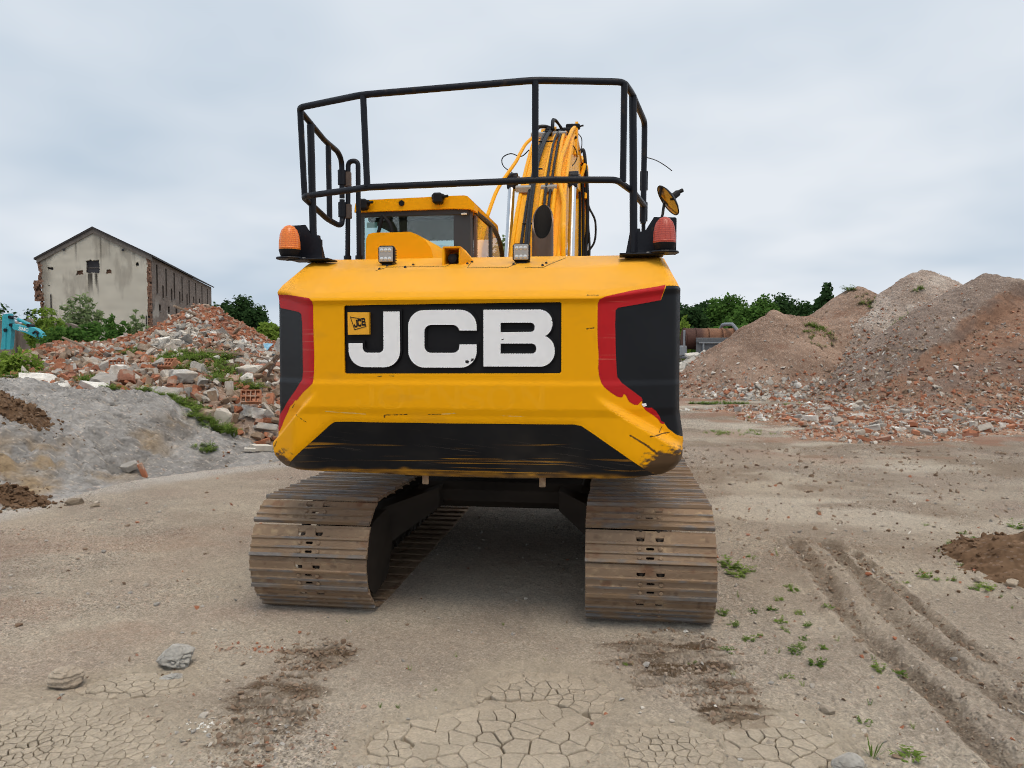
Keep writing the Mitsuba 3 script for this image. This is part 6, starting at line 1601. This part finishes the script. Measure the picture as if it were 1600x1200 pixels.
# ---- undercarriage
ex('car_body', cat(cbox(-0.62, 0.62, -0.85, 0.85, 0.46, 0.64, 0.05), *[hull([(a * x, b * s_, c) for a, x in ((q, 0.42), (q, 0.88)) for b, c in (((0.50, 0.47), (0.50, 0.64), (0.95, 0.48), (0.95, 0.62)) if x < 0.5 else ((0.95, 0.16), (0.95, 0.50), (1.30, 0.16), (1.30, 0.48)))]) for q in (-1, 1) for s_ in (-1, 1)], moved(lathe([(0.55, 0.60), (0.62, 0.62), (0.62, 0.86), (0.001, 0.86)], 36), mat())), 'dirty_frame')
for u in (-0.253, 0.407):
    ex('tie_down_tab', cbox(u - 0.018, u + 0.018, -1.99, -1.975, 0.835, 0.935, 0.003), 'track_steel', smooth=False)

PITCHL = 0.1750
R_ARC, HALF = 0.292, 1.538
LOOP = 4 * HALF + 2 * math.pi * R_ARC
N_SHOE = 47
STEP = LOOP / N_SHOE


def loop_point(s):
    """the track's path in its own plane (forward, up): position and outward normal; s runs from the rear bottom, up over the rear end and forward along the top"""
    s = s % LOOP
    a = math.pi * R_ARC
    if s < a:                                  # rear arc, from the bottom up
        t = s / R_ARC
        return np.array([-HALF - R_ARC * math.sin(t), R_ARC - R_ARC * math.cos(t)]), np.array([-math.sin(t), -math.cos(t)])
    s -= a
    if s < 2 * HALF:                           # the top run, sagging a little
        x = -HALF + s
        return np.array([x, 2 * R_ARC - 0.012 * math.cos(x / HALF * math.pi / 2)]), np.array([0.0, 1.0])
    s -= 2 * HALF
    if s < a:
        t = s / R_ARC
        return np.array([HALF + R_ARC * math.sin(t), R_ARC + R_ARC * math.cos(t)]), np.array([math.sin(t), math.cos(t)])
    s -= a
    return np.array([HALF - s, 0.0]), np.array([0.0, -1.0])


def slot(cx, cy, w, h):
    return LineString([(cx - w / 2 + h / 2, cy), (cx + w / 2 - h / 2, cy)]).buffer(h / 2, quad_segs=4)


# one shoe: x across the track, y along it (up over the rear), z outward
SW, SL = 0.725, 0.168
plate = sbox(-SW / 2, -SL / 2, SW / 2, SL / 2)
cut = [slot(0.0, 0.000, 0.046, 0.015), slot(0.0, -0.056 + 0.004, 0.046, 0.015)]
cut += [Polygon([(s * 0.054 - 0.028, 0.1), (s * 0.054 - 0.022, 0.046), (s * 0.054 - 0.014, 0.041), (s * 0.054 + 0.014, 0.041), (s * 0.054 + 0.022, 0.046), (s * 0.054 + 0.028, 0.1)]) for s in (-1, 1)]
shoe_plate = moved(extrude(plate.difference(shapely.union_all(cut)), 0.010), mat((0, 0, 0.0)))
shoe_lip = hull([(a * SW / 2, b, c) for a in (-1, 1) for b, c in ((0.060, -0.003), (0.1050, -0.016), (0.1050, -0.007), (0.066, 0.007))])


def grouser(y, h, t0, t1):
    return hull([(a * SW / 2, y + b, c) for a in (-1, 1) for b, c in ((-t0, 0.008), (t0, 0.008), (-t1, h), (t1, h))])


gr_low = cat(grouser(0.027, 0.018, 0.012, 0.0075), grouser(-0.026, 0.017, 0.012, 0.0075))
gr_high = cat(grouser(-0.0745, 0.027, 0.0120, 0.0090), grouser(0.027, 0.0225, 0.0078, 0.0060), grouser(-0.026, 0.0215, 0.0078, 0.0060))
bolts = cat([moved(lathe([(0.0125, 0), (0.0125, 0.008), (0.009, 0.011), (0.001, 0.011)], 6), mat((a, b, 0.010))) for a in (-0.058, 0.058) for b in (0.0, -0.052)])
link = cat([cbox(s * 0.050 - 0.017, s * 0.050 + 0.017, -0.10, 0.10, -0.070, -0.001, 0.012) for s in (-1, 1)] + [rod((-0.085, 0.088, -0.035), (0.085, 0.088, -0.035), 0.020, 10)])
rngT = np.random.default_rng(5)
CULL = []
for side, uc in ((-1, -1.0), (1, 1.0)):
    kT = ex('track', cat(cbox(uc - 0.15, uc + 0.15, -HALF, HALF, 0.14, 0.42, 0.05), hull([(uc + a * 0.10, b, c) for a in (-1, 1) for b, c in ((-HALF + 0.1, 0.42), (HALF - 0.1, 0.42), (-HALF + 0.35, 0.50), (HALF - 0.35, 0.50))])), 'dirty_frame',
            label=('left' if side < 0 else 'right') + ' crawler track of rusty triple ribbed steel shoes')
    sgn = -side
    # drive housing at the rear, idler at the front
    hp = Polygon([(-HALF - 0.19, 0.18), (-HALF - 0.215, 0.30), (-HALF - 0.17, 0.44), (-HALF - 0.05, 0.50), (-HALF + 0.22, 0.52), (-HALF + 0.30, 0.30), (-HALF + 0.20, 0.12), (-HALF - 0.06, 0.085)]).buffer(-0.06).buffer(0.085, quad_segs=8)
    ex('drive_housing', cat(extrude_x(hp, uc + sgn * 0.30 - 0.04, uc + sgn * 0.30 + 0.02), rod((uc - 0.12, -HALF, R_ARC), (uc + sgn * 0.31, -HALF, R_ARC), 0.17, 28)), 'dirty_frame', kT)
    for y in (-HALF, HALF):
        ex('sprocket' if y < 0 else 'idler', rod((uc - 0.045, y, R_ARC), (uc + 0.045, y, R_ARC), R_ARC - 0.075, 30), 'dirty_frame', kT)
    for y in np.linspace(-1.25, 1.25, 7):
        ex('roller', rod((uc - 0.12, y, 0.125), (uc + 0.12, y, 0.125), 0.060, 14), 'dirty_frame', kT)
    ex('frame_rail', cat(cbox(uc + sgn * 0.14, uc + sgn * 0.20, -1.30, 1.30, 0.20, 0.235, 0.008), cbox(uc + sgn * 0.13, uc + sgn * 0.22, -HALF + 0.16, -HALF + 0.20, 0.12, 0.50, 0.008)), 'dirty_frame', kT)
    for i in range(N_SHOE):
        p, n = loop_point(i * STEP + (0.050 if side < 0 else 0.080))
        q0, _ = loop_point(i * STEP - 0.03 + (0.050 if side < 0 else 0.080)); q1, _ = loop_point(i * STEP + 0.03 + (0.050 if side < 0 else 0.080))
        t = (q1 - q0) / np.linalg.norm(q1 - q0)
        n = np.array([-t[1], t[0]])
        if n @ (p - np.array([np.clip(p[0], -HALF, HALF), R_ARC])) < 0:
            n = -n
        X = np.array([1.0, 0, 0]); Y = np.array([0, t[0], t[1]]); Z = np.array([0, n[0], n[1]])
        M = np.eye(4); M[:3, 0] = X if np.cross(X, Y) @ Z > 0 else -X; M[:3, 1] = Y; M[:3, 2] = Z
        wob = rngT.normal(0, 0.0025, 3)
        M[:3, 3] = [uc + wob[0], p[0] + n[0] * (0.040 + wob[1] * 0.6), p[1] + 0.036 + n[1] * (0.036 + wob[1] * 0.6)]
        M = M @ mat(rx=wob[2] * 6, rz=wob[0] * 1.2)
        ex('shoe', moved(cat(shoe_plate, shoe_lip, gr_low, bolts), M), 'track_steel', kT, smooth=False)
        ex('grouser', moved(gr_high, M), 'grouser_steel', kT, smooth=False)
        ex('link', moved(link, M), 'dirty_frame', kT, smooth=False)
# ================================================================ stones and weeds on the yard
rng = np.random.default_rng(91)


def stone_fn(p, n, uv):
    f = fbm(p.x * 16, p.y * 16, p.z * 22, 4)
    c = mix(mix((0.23, 0.185, 0.14), (0.40, 0.34, 0.27), f), mix((0.22, 0.215, 0.20), (0.40, 0.395, 0.375), f), uv.x)
    return c * (0.65 + 0.7 * uv.y) * (0.85 + 0.3 * noise(p.x * 90, p.y * 90, p.z * 90))


scene['yard_stone'] = bumped(principled(proc(stone_fn), 0.95, specular=0.1), lambda p, n, uv: fbm(p.x * 40, p.y * 40, p.z * 40, 4), 0.010)


def real_rock(seed, dims, cuts=9, strata=0.0, crag=0.0):
    """a stone cut by planes, then roughened"""
    rg = np.random.default_rng(seed)
    m = trimesh.creation.icosphere(5, 0.5); v = np.asarray(m.vertices).copy()
    for _ in range(cuts):
        d = rg.normal(size=3); d /= np.linalg.norm(d); h = rg.uniform(0.30, 0.42)
        t = v @ d; v = v - np.clip(t - h, 0, None)[:, None] * d * 0.92
    v = v * (1 + 0.30 * (meshkit.fbm(v * 3 + seed, 4, seed) - 0.5)[:, None] - crag * np.exp(-((meshkit.fbm(v * 3.2 + seed, 3, seed + 4) - 0.5) / 0.03) ** 2)[:, None]) + 0.030 * (meshkit.fbm(v * 14 + seed, 3, seed + 1) - 0.5)[:, None] * v / np.linalg.norm(v, axis=1, keepdims=True) * 2
    if strata:
        v[:, :2] *= (1 + strata * (np.sin(v[:, 2] * 34 + 3 * meshkit.noise(v * 4, seed)) > 0.2) * 0.10)[:, None]
    return trimesh.Trimesh(v * dims, m.faces, process=False)


def yard_rock(label, x, y, dims, seed, hue, tone, rz=0.0, rx=0.0, sink=0.12, **kw):
    key = thing('rock', label, 'rock')
    m = moved(real_rock(seed, dims, **kw), mat((x, y, ground_z(x, y) + dims[2] * (0.5 - sink) * 0.8), rx=rx, rz=rz))
    scene[key] = mikit.ply(m, 'yard_stone', smooth=28 if False else True, uv=np.tile([hue, tone], (len(m.vertices), 1)))
    return key


yard_rock('pale tan layered rock lying alone on cracked mud, lower left', -2.13, 3.60, (0.150, 0.125, 0.125), 3, 0.10, 0.72, 0.3, 0.0, 0.10, cuts=8, strata=0.7)
yard_rock('jagged grey piece of concrete on the mud, left of the middle', -1.70, 3.82, (0.205, 0.150, 0.165), 11, 0.95, 0.80, 0.5, 0.25, 0.10, cuts=14, crag=0.22)
yard_rock('flat grey fragment in front of the jagged concrete piece', -1.66, 3.70, (0.150, 0.075, 0.050), 17, 1.0, 0.70, 0.2, 0.1, 0.2, cuts=12, crag=0.2)
yard_rock('small brown stone on the cracked mud in the middle', 0.29, 3.53, (0.060, 0.045, 0.040), 23, 0.0, 0.55, 0.1)
yard_rock('smooth brown stone lower right of the right track', 1.385, 3.30, (0.078, 0.055, 0.048), 29, 0.15, 0.50, -0.4)
yard_rock('brown grey stone on a cracked plate, lower right', 1.05, 3.06, (0.072, 0.055, 0.045), 31, 0.2, 0.42, 0.2)
yard_rock('grey stone cut by the lower edge of the photo', 1.28, 2.86, (0.13, 0.10, 0.07), 37, 0.9, 0.62, 0.2)
yard_rock('pinkish stone beside the earth pile at the right edge', 3.35, 5.08, (0.11, 0.075, 0.06), 41, 0.05, 0.62, 0.2)
yard_rock('pale stone beside the earth pile at the right edge', 3.17, 5.16, (0.07, 0.055, 0.045), 43, 0.3, 0.80, 0.7)
yard_rock('dark brown clod at the edge of the grey heap', -4.42, 7.72, (0.20, 0.13, 0.09), 47, 0.0, 0.20, 0.7)
yard_rock('brown clod in the dust further along the grey heap', -4.15, 7.60, (0.10, 0.07, 0.05), 53, 0.0, 0.30, 0.2)
# crushed brick trailing from the jagged piece
BT = thing('brick_trail', 'trail of crushed orange brick beside the jagged concrete piece', 'debris')
n = 130; t = rng.random(n); x = -1.60 + 0.36 * t + rng.normal(0, 0.035, n); y = 4.02 + 0.02 * t + rng.normal(0, 0.045, n); s = 0.006 * 5 ** (rng.random(n) ** 2)
m, uv = batch(CHIPSET, rng.integers(0, 12, n), mats(randrot(rng, n, 0.6), s[:, None] * [1.3, 1, 0.7], np.c_[x, y, ground_z(x, y) + s * 0.2]), np.c_[np.full(n, KIND['brick']), 0.6 + 0.4 * rng.random(n)])
scene[BT] = mikit.ply(m, 'rubble', uv=uv); tag(BT, kind='stuff')
WD = thing('droppings', 'small white splash of lime on the mud, lower left', 'splash')
n = 46; x = -1.32 + rng.normal(0, 0.04, n) + 0.02; y = 3.20 + rng.normal(0, 0.026, n); s = 0.006 * 3.5 ** rng.random(n)
m, uv = batch(CHIPSET, rng.integers(0, 12, n), mats(randrot(rng, n, 0.3), s[:, None] * [1.6, 1, 0.35], np.c_[x, y, ground_z(x, y) + 0.002]), np.c_[np.full(n, KIND['white']), rng.random(n)])
scene[WD] = mikit.ply(m, 'rubble', uv=uv); tag(WD, kind='stuff')


def yard_points(n, rg, near=2.7, far=14.0):
    """points on the yard, spread evenly over distance on a log scale"""
    r = near * (far / near) ** rg.random(n); a = np.radians(rg.uniform(-36, 36, n))
    return r * np.sin(a), r * np.cos(a)


# pebbles: the larger ones singly, the rest as a scatter
x, y = yard_points(13000, rng)
dens = 0.25 + 0.75 * sstep(0.44, 0.60, n2(x, y, 0.8, 15, 3)) + 0.5 * sstep(0.8, 2.0, x)
ok = (rng.random(len(x)) < dens) & (crack_mask(x, y) < 0.5) & (grey_fn(x, y) < 0.02)
x, y = x[ok], y[ok]; n = len(x)
s = 0.0045 * (9.0 ** (rng.random(n) ** 3.0)) * (0.6 + 0.4 * np.hypot(x, y) / 4)
kk = rng.choice([KIND[k] for k in ('brick', 'mortar', 'grey', 'white', 'brown')], n, p=[0.16, 0.28, 0.26, 0.05, 0.25])
m, uv = batch(CHIPSET, rng.integers(0, 12, n), mats(randrot(rng, n, 0.5), s[:, None] * np.c_[rng.uniform(1, 1.5, n), np.ones(n), rng.uniform(0.5, 0.8, n)], np.c_[x, y, ground_z(x, y) + s * 0.12]), np.c_[kk, rng.random(n) * 0.8])
add('pebbles', m, 'rubble', GROUND, uv=uv, kind='stuff')
x, y = yard_points(150, rng, 2.9, 9.0)
for a, b in zip(x, y):
    if crack_mask(np.array([a]), np.array([b]))[0] > 0.3 or grey_fn(np.array([a]), np.array([b]))[0] > 0.02 or (abs(a - 0.2) < 1.5 and 4.3 < b):
        continue
    s_ = 0.026 * 1.9 ** rng.random() * (0.7 + 0.3 * math.hypot(a, b) / 3.5)
    mm = moved(STONES[rng.integers(14)], mat((a, b, float(ground_z(a, b)) + s_ * 0.12), rz=rng.random() * 6, rx=rng.normal(0, 0.3), s=(s_ * 1.3, s_, s_ * 0.65)))
    add('stone', mm, 'rubble', GROUND, uv=np.tile([rng.choice([0.1, 0.3, 0.5, 0.9, 0.5, 0.9]), rng.random()], (len(mm.vertices), 1)))
# crumbs of turned-up mud in the tracks' imprints and along the ruts
pts = []
for c, r in IMPRINTS:
    k = 420; a, q = rng.random(k) * 6.283, np.sqrt(rng.random(k)) * 1.05
    pts.append(np.c_[c[0] + np.cos(a) * q * r[0], c[1] + np.sin(a) * q * r[1]])
for k, line in enumerate(RUTS):
    L = LineString(line); t = rng.random(420) * L.length
    w = np.array([[L.interpolate(v).x, L.interpolate(v).y] for v in t]); w[:, 0] += rng.normal(0, RUT_W[k] * 1.1, 420); pts.append(w)
k = 1800; pts.append(np.c_[rng.uniform(1.2, 7.5, k), rng.uniform(5.6, 12.0, k)])
P_ = np.vstack(pts); n = len(P_); s = 0.006 * 7.0 ** (rng.random(n) ** 2.2) * np.maximum(1, P_[:, 1] / 5)
m, uv = batch(STONES, rng.integers(0, 14, n), mats(randrot(rng, n, 0.5), s[:, None] * [1.2, 1, 0.7], np.c_[P_, ground_z(P_[:, 0], P_[:, 1]) + s * 0.10]), np.c_[np.full(n, KIND['brown']), rng.random(n) * 0.5])
add('mud_crumbs', m, 'rubble', GROUND, uv=uv, kind='stuff')

# ---- weeds: each plant is a thing
def blade(base, tip, w, droop=0.2):
    base, tip = np.asarray(base, float), np.asarray(tip, float)
    d = tip - base; L = np.linalg.norm(d); side = np.cross(d, [0, 0, 1.0]); nl = np.linalg.norm(side); side = side / nl if nl > 1e-6 else np.array([1.0, 0, 0])
    v = []
    for t, ww in ((0, 0.4), (0.35, 1.0), (0.7, 0.8), (1.0, 0.0)):
        c = base + d * t - [0, 0, droop * L * t * t]
        v += [c - side * w * ww / 2, c + side * w * ww / 2]
    f = [[0, 1, 3], [0, 3, 2], [2, 3, 5], [2, 5, 4], [4, 5, 7], [4, 7, 6]]
    return np.array(v), np.array(f)


def weed(x, y, size, grassy, rg, z=None):
    vs, fs, n = [], [], 0
    z = float(ground_z(x, y)) if z is None else z
    k = rg.integers(6, 11) if grassy else rg.integers(9, 18)
    for i in range(k):
        a = rg.random() * 6.283; L = size * rg.uniform(0.5, 1.1)
        el = rg.uniform(0.9, 1.45) if grassy else rg.uniform(0.15, 1.1)
        st = np.array([x + math.cos(a) * size * 0.05, y + math.sin(a) * size * 0.05, z - 0.004])
        tip = st + L * np.array([math.cos(a) * math.cos(el), math.sin(a) * math.cos(el), math.sin(el)])
        if grassy:
            bl = [blade(st, tip, size * 0.055, 0.18)]
        else:               # a stalk with leaflets to both sides
            bl = [blade(st, tip, size * 0.04, 0.15)]
            for t in (0.45, 0.7, 0.95):
                b0 = st + (tip - st) * t - [0, 0, 0.15 * L * t * t]
                for sd in (-1, 1):
                    aa = a + sd * rg.uniform(0.5, 1.1)
                    bl.append(blade(b0, b0 + size * rg.uniform(0.22, 0.40) * np.array([math.cos(aa), math.sin(aa), rg.uniform(-0.1, 0.5)]), size * rg.uniform(0.11, 0.17), 0.2))
        for v, f in bl:
            vs.append(v); fs.append(f + n); n += len(v)
    return trimesh.Trimesh(np.vstack(vs), np.vstack(fs), process=False)


def weed_fn(p, n, uv):
    return mix((0.100, 0.175, 0.034), (0.230, 0.320, 0.075), uv.x)


scene['weed_leaf'] = {'type': 'principledthin', 'base_color': proc(weed_fn), 'roughness': 0.5, 'diff_trans': 0.7, 'spec_trans': 0.0, 'eta': 1.4}
WEEDS = [(1.59, 5.52, 2, 0), (1.8, 5.74, 1, 0), (1.57, 5.31, 2, 0), (1.66, 5.42, 2, 0), (1.52, 5.62, 1, 0), (2.03, 5.8, 2, 1), (1.47, 4.57, 1, 0), (1.58, 4.61, 1, 0), (1.56, 4.41, 1, 0), (1.73, 4.55, 1, 0), (1.69, 4.35, 1, 0), (1.6, 4.17, 1, 0), (1.4, 3.97, 1, 1), (1.49, 3.97, 1, 0), (1.54, 3.83, 1, 0), (1.38, 3.57, 1, 1), (1.78, 4.13, 1, 1), (1.93, 4.61, 1, 0), (1.83, 3.75, 1, 0), (1.89, 3.69, 1, 0),
         (2.88, 5.23, 2, 0), (3.8, 6.19, 2, 0), (3.52, 6.12, 1, 0), (3.8, 6.43, 1, 0), (3.12, 5.0, 2, 0), (3.05, 5.02, 1, 0), (3.65, 6.73, 1, 0), (4.44, 6.73, 2, 0), (2.65, 5.13, 1, 0), (1.41, 2.93, 2, 1), (1.55, 2.92, 1.5, 0), (1.6, 3.37, 1, 1), (1.69, 3.17, 1, 1), (1.5, 3.21, 0.7, 0), (1.08, 3.68, 1, 1), (1.14, 4.0, 1, 0), (1.85, 4.97, 1, 0), (1.84, 5.05, 0.8, 0), (1.69, 4.79, 0.8, 0), (1.45, 4.85, 1.5, 1), (1.33, 3.97, 0.8, 1), (1.65, 4.03, 0.8, 0), (1.54, 4.05, 0.8, 0), (1.54, 4.28, 0.8, 0), (1.37, 4.2, 0.8, 0),
         (3.31, 5.9, 0.8, 1), (3.27, 5.55, 0.8, 0), (3.02, 5.21, 0.8, 0), (3.07, 4.65, 0.8, 1), (3.13, 4.85, 0.8, 1), (1.85, 3.86, 1, 1), (1.35, 3.68, 0.8, 0), (1.3, 3.65, 0.8, 1), (-0.29, 3.93, 0.7, 1), (-0.51, 3.77, 0.8, 1), (-0.36, 3.54, 0.8, 1), (-0.59, 3.36, 0.8, 1), (-0.51, 3.36, 0.8, 1), (0.17, 3.89, 0.5, 1), (-0.96, 4.44, 0.8, 1), (-0.05, 4.39, 0.7, 1), (0.59, 3.83, 0.6, 0), (0.92, 3.87, 0.6, 0), (1.28, 4.35, 1, 0), (1.26, 4.55, 1, 0), (1.30, 4.15, 0.7, 0)]
ORD = ['nearest', 'second nearest', 'third nearest', 'fourth nearest', 'fifth nearest', 'sixth nearest', 'seventh nearest', 'eighth nearest', 'ninth nearest', 'tenth nearest'] + [f'{n_}th nearest' for n_ in range(11, 40)]
COUNT = {}


def weed_place(x, y):
    if x < 1.3 and y < 4.6:
        return 'in front of the right track' if x > 0.5 else 'in front of the gap between the tracks'
    if x < 1.75 and y > 4.3:
        return 'close beside the right track'
    if x > 2.4:
        return 'beyond the wheel ruts on the right'
    return 'between the right track and the wheel ruts'


for (x, y, s_, g) in sorted(WEEDS, key=lambda t: math.hypot(t[0], t[1])):
    where = weed_place(x, y); k_ = COUNT[(where, g)] = COUNT.get((where, g), -1) + 1
    key = thing('weed', ('thin grass tuft ' if g else 'leafy green weed ') + where + ', ' + ORD[k_] + ' to the camera', 'weed', 'grass tufts on the yard' if g else 'leafy weeds on the yard')
    mm = weed(x, y, 0.050 * s_ * rng.uniform(0.8, 1.15), g, rng)
    scene[key] = mikit.ply(mm, 'weed_leaf', uv=np.full((len(mm.vertices), 2), rng.random()))


def grass_patch(label, fn, c, r, n, size, seed, tone=(0.2, 0.9), grassy=0.6):
    rg = np.random.default_rng(seed); key = thing('grass_patch', label, 'grass')
    ms, us = [], []
    for _ in range(n):
        a, q = rg.random() * 6.283, math.sqrt(rg.random())
        x, y = c[0] + math.cos(a) * q * r[0], c[1] + math.sin(a) * q * r[1]
        z = float(fn(np.array([x]), np.array([y]))[0])
        if z < -0.02:
            continue
        m = weed(x, y, size * rg.uniform(0.6, 1.3), rg.random() < grassy, rg, z); ms.append(m); us.append(np.full((len(m.vertices), 2), rg.uniform(*tone)))
    scene[key] = mikit.ply(cat(ms), 'weed_leaf', uv=np.vstack(us)); tag(key, kind='stuff')


both = lambda x, y: np.maximum(rub_fn(x, y) + 0.08, grey_fn(x, y))
grass_patch('long green strip of grass growing across the middle of the rubble heap', both, (-6.75, 16.3), (0.75, 1.0), 130, 0.24, 701)
grass_patch('green grass running down the rubble towards the yard', both, (-5.85, 14.9), (0.5, 0.9), 70, 0.20, 702)
grass_patch('green grass among the front bricks of the rubble', both, (-5.0, 13.6), (0.5, 0.5), 40, 0.18, 703)
grass_patch('yellow green moss and grass along the crest of the grey heap', both, (-5.55, 11.9), (0.75, 0.22), 110, 0.11, 704, (0.5, 1.0), 0.2)
grass_patch('yellow green grass where the grey heap meets the rubble', both, (-4.72, 11.45), (0.35, 0.30), 80, 0.12, 705, (0.5, 1.0), 0.3)
grass_patch('bright tuft of grass at the right foot of the grey heap', both, (-4.25, 11.25), (0.20, 0.16), 40, 0.15, 706, (0.3, 0.8), 0.5)
grass_patch('small green tuft on the flank of the grey heap', both, (-4.15, 10.4), (0.10, 0.10), 12, 0.12, 707)
grass_patch('green weeds at the right end of the grey heap', both, (-3.15, 11.2), (0.30, 0.25), 30, 0.10, 708)
grass_patch('green plant between white stones at the heap front', both, (-7.6, 13.9), (0.25, 0.2), 24, 0.16, 709)
grass_patch('tuft of grass on the red brick ridge', both, (-9.1, 18.6), (0.25, 0.3), 24, 0.20, 710)
grass_patch('low weeds left of the white wall slab', both, (-9.6, 14.6), (0.6, 0.6), 70, 0.18, 711)
grass_patch('green weeds growing on the left flank of the second soil heap', lambda x, y: np.maximum(h2(x, y), h1(x, y)), (10.2, 25.6), (0.55, 0.5), 34, 0.20, 721)
grass_patch('low green weeds further down the left flank of the second heap', lambda x, y: np.maximum(h2(x, y), h1(x, y)), (9.7, 24.8), (0.30, 0.4), 20, 0.16, 722)
grass_patch('weeds below the top of the second soil heap', lambda x, y: np.maximum(h2(x, y), h3(x, y)), (12.4, 27.0), (0.35, 0.4), 16, 0.16, 723)
grass_patch('small weeds on the middle of the tallest heap', lambda x, y: np.maximum(h3(x, y), h4(x, y)), (12.6, 24.9), (0.30, 0.2), 26, 0.20, 724)
grass_patch('small lone weed high on the tallest heap', h3, (13.6, 25.9), (0.15, 0.1), 12, 0.18, 725)
grass_patch('shrubby sprig on the very top of the second soil heap', h2, (12.2, 27.9), (0.10, 0.1), 5, 0.26, 726)
grass_patch('low green grass along the foot of the first soil heap', lambda x, y: np.maximum(h1(x, y), 0.0), (5.6, 20.9), (0.85, 0.25), 90, 0.12, 727)
grass_patch('dark green tuft among the coarse stones at the foot of the heaps', lambda x, y: np.maximum(h3(x, y), 0.0), (7.1, 19.2), (0.18, 0.12), 22, 0.22, 728)
grass_patch('yellowish grass in front of the first soil heap', lambda x, y: x * 0.0, (5.6, 16.5), (0.8, 0.8), 60, 0.09, 729, (0.6, 1.0))
grass_patch('thin yellowish grass nearer to the excavator on the right', lambda x, y: x * 0.0, (4.2, 14.0), (0.7, 0.5), 40, 0.08, 730, (0.6, 1.0))
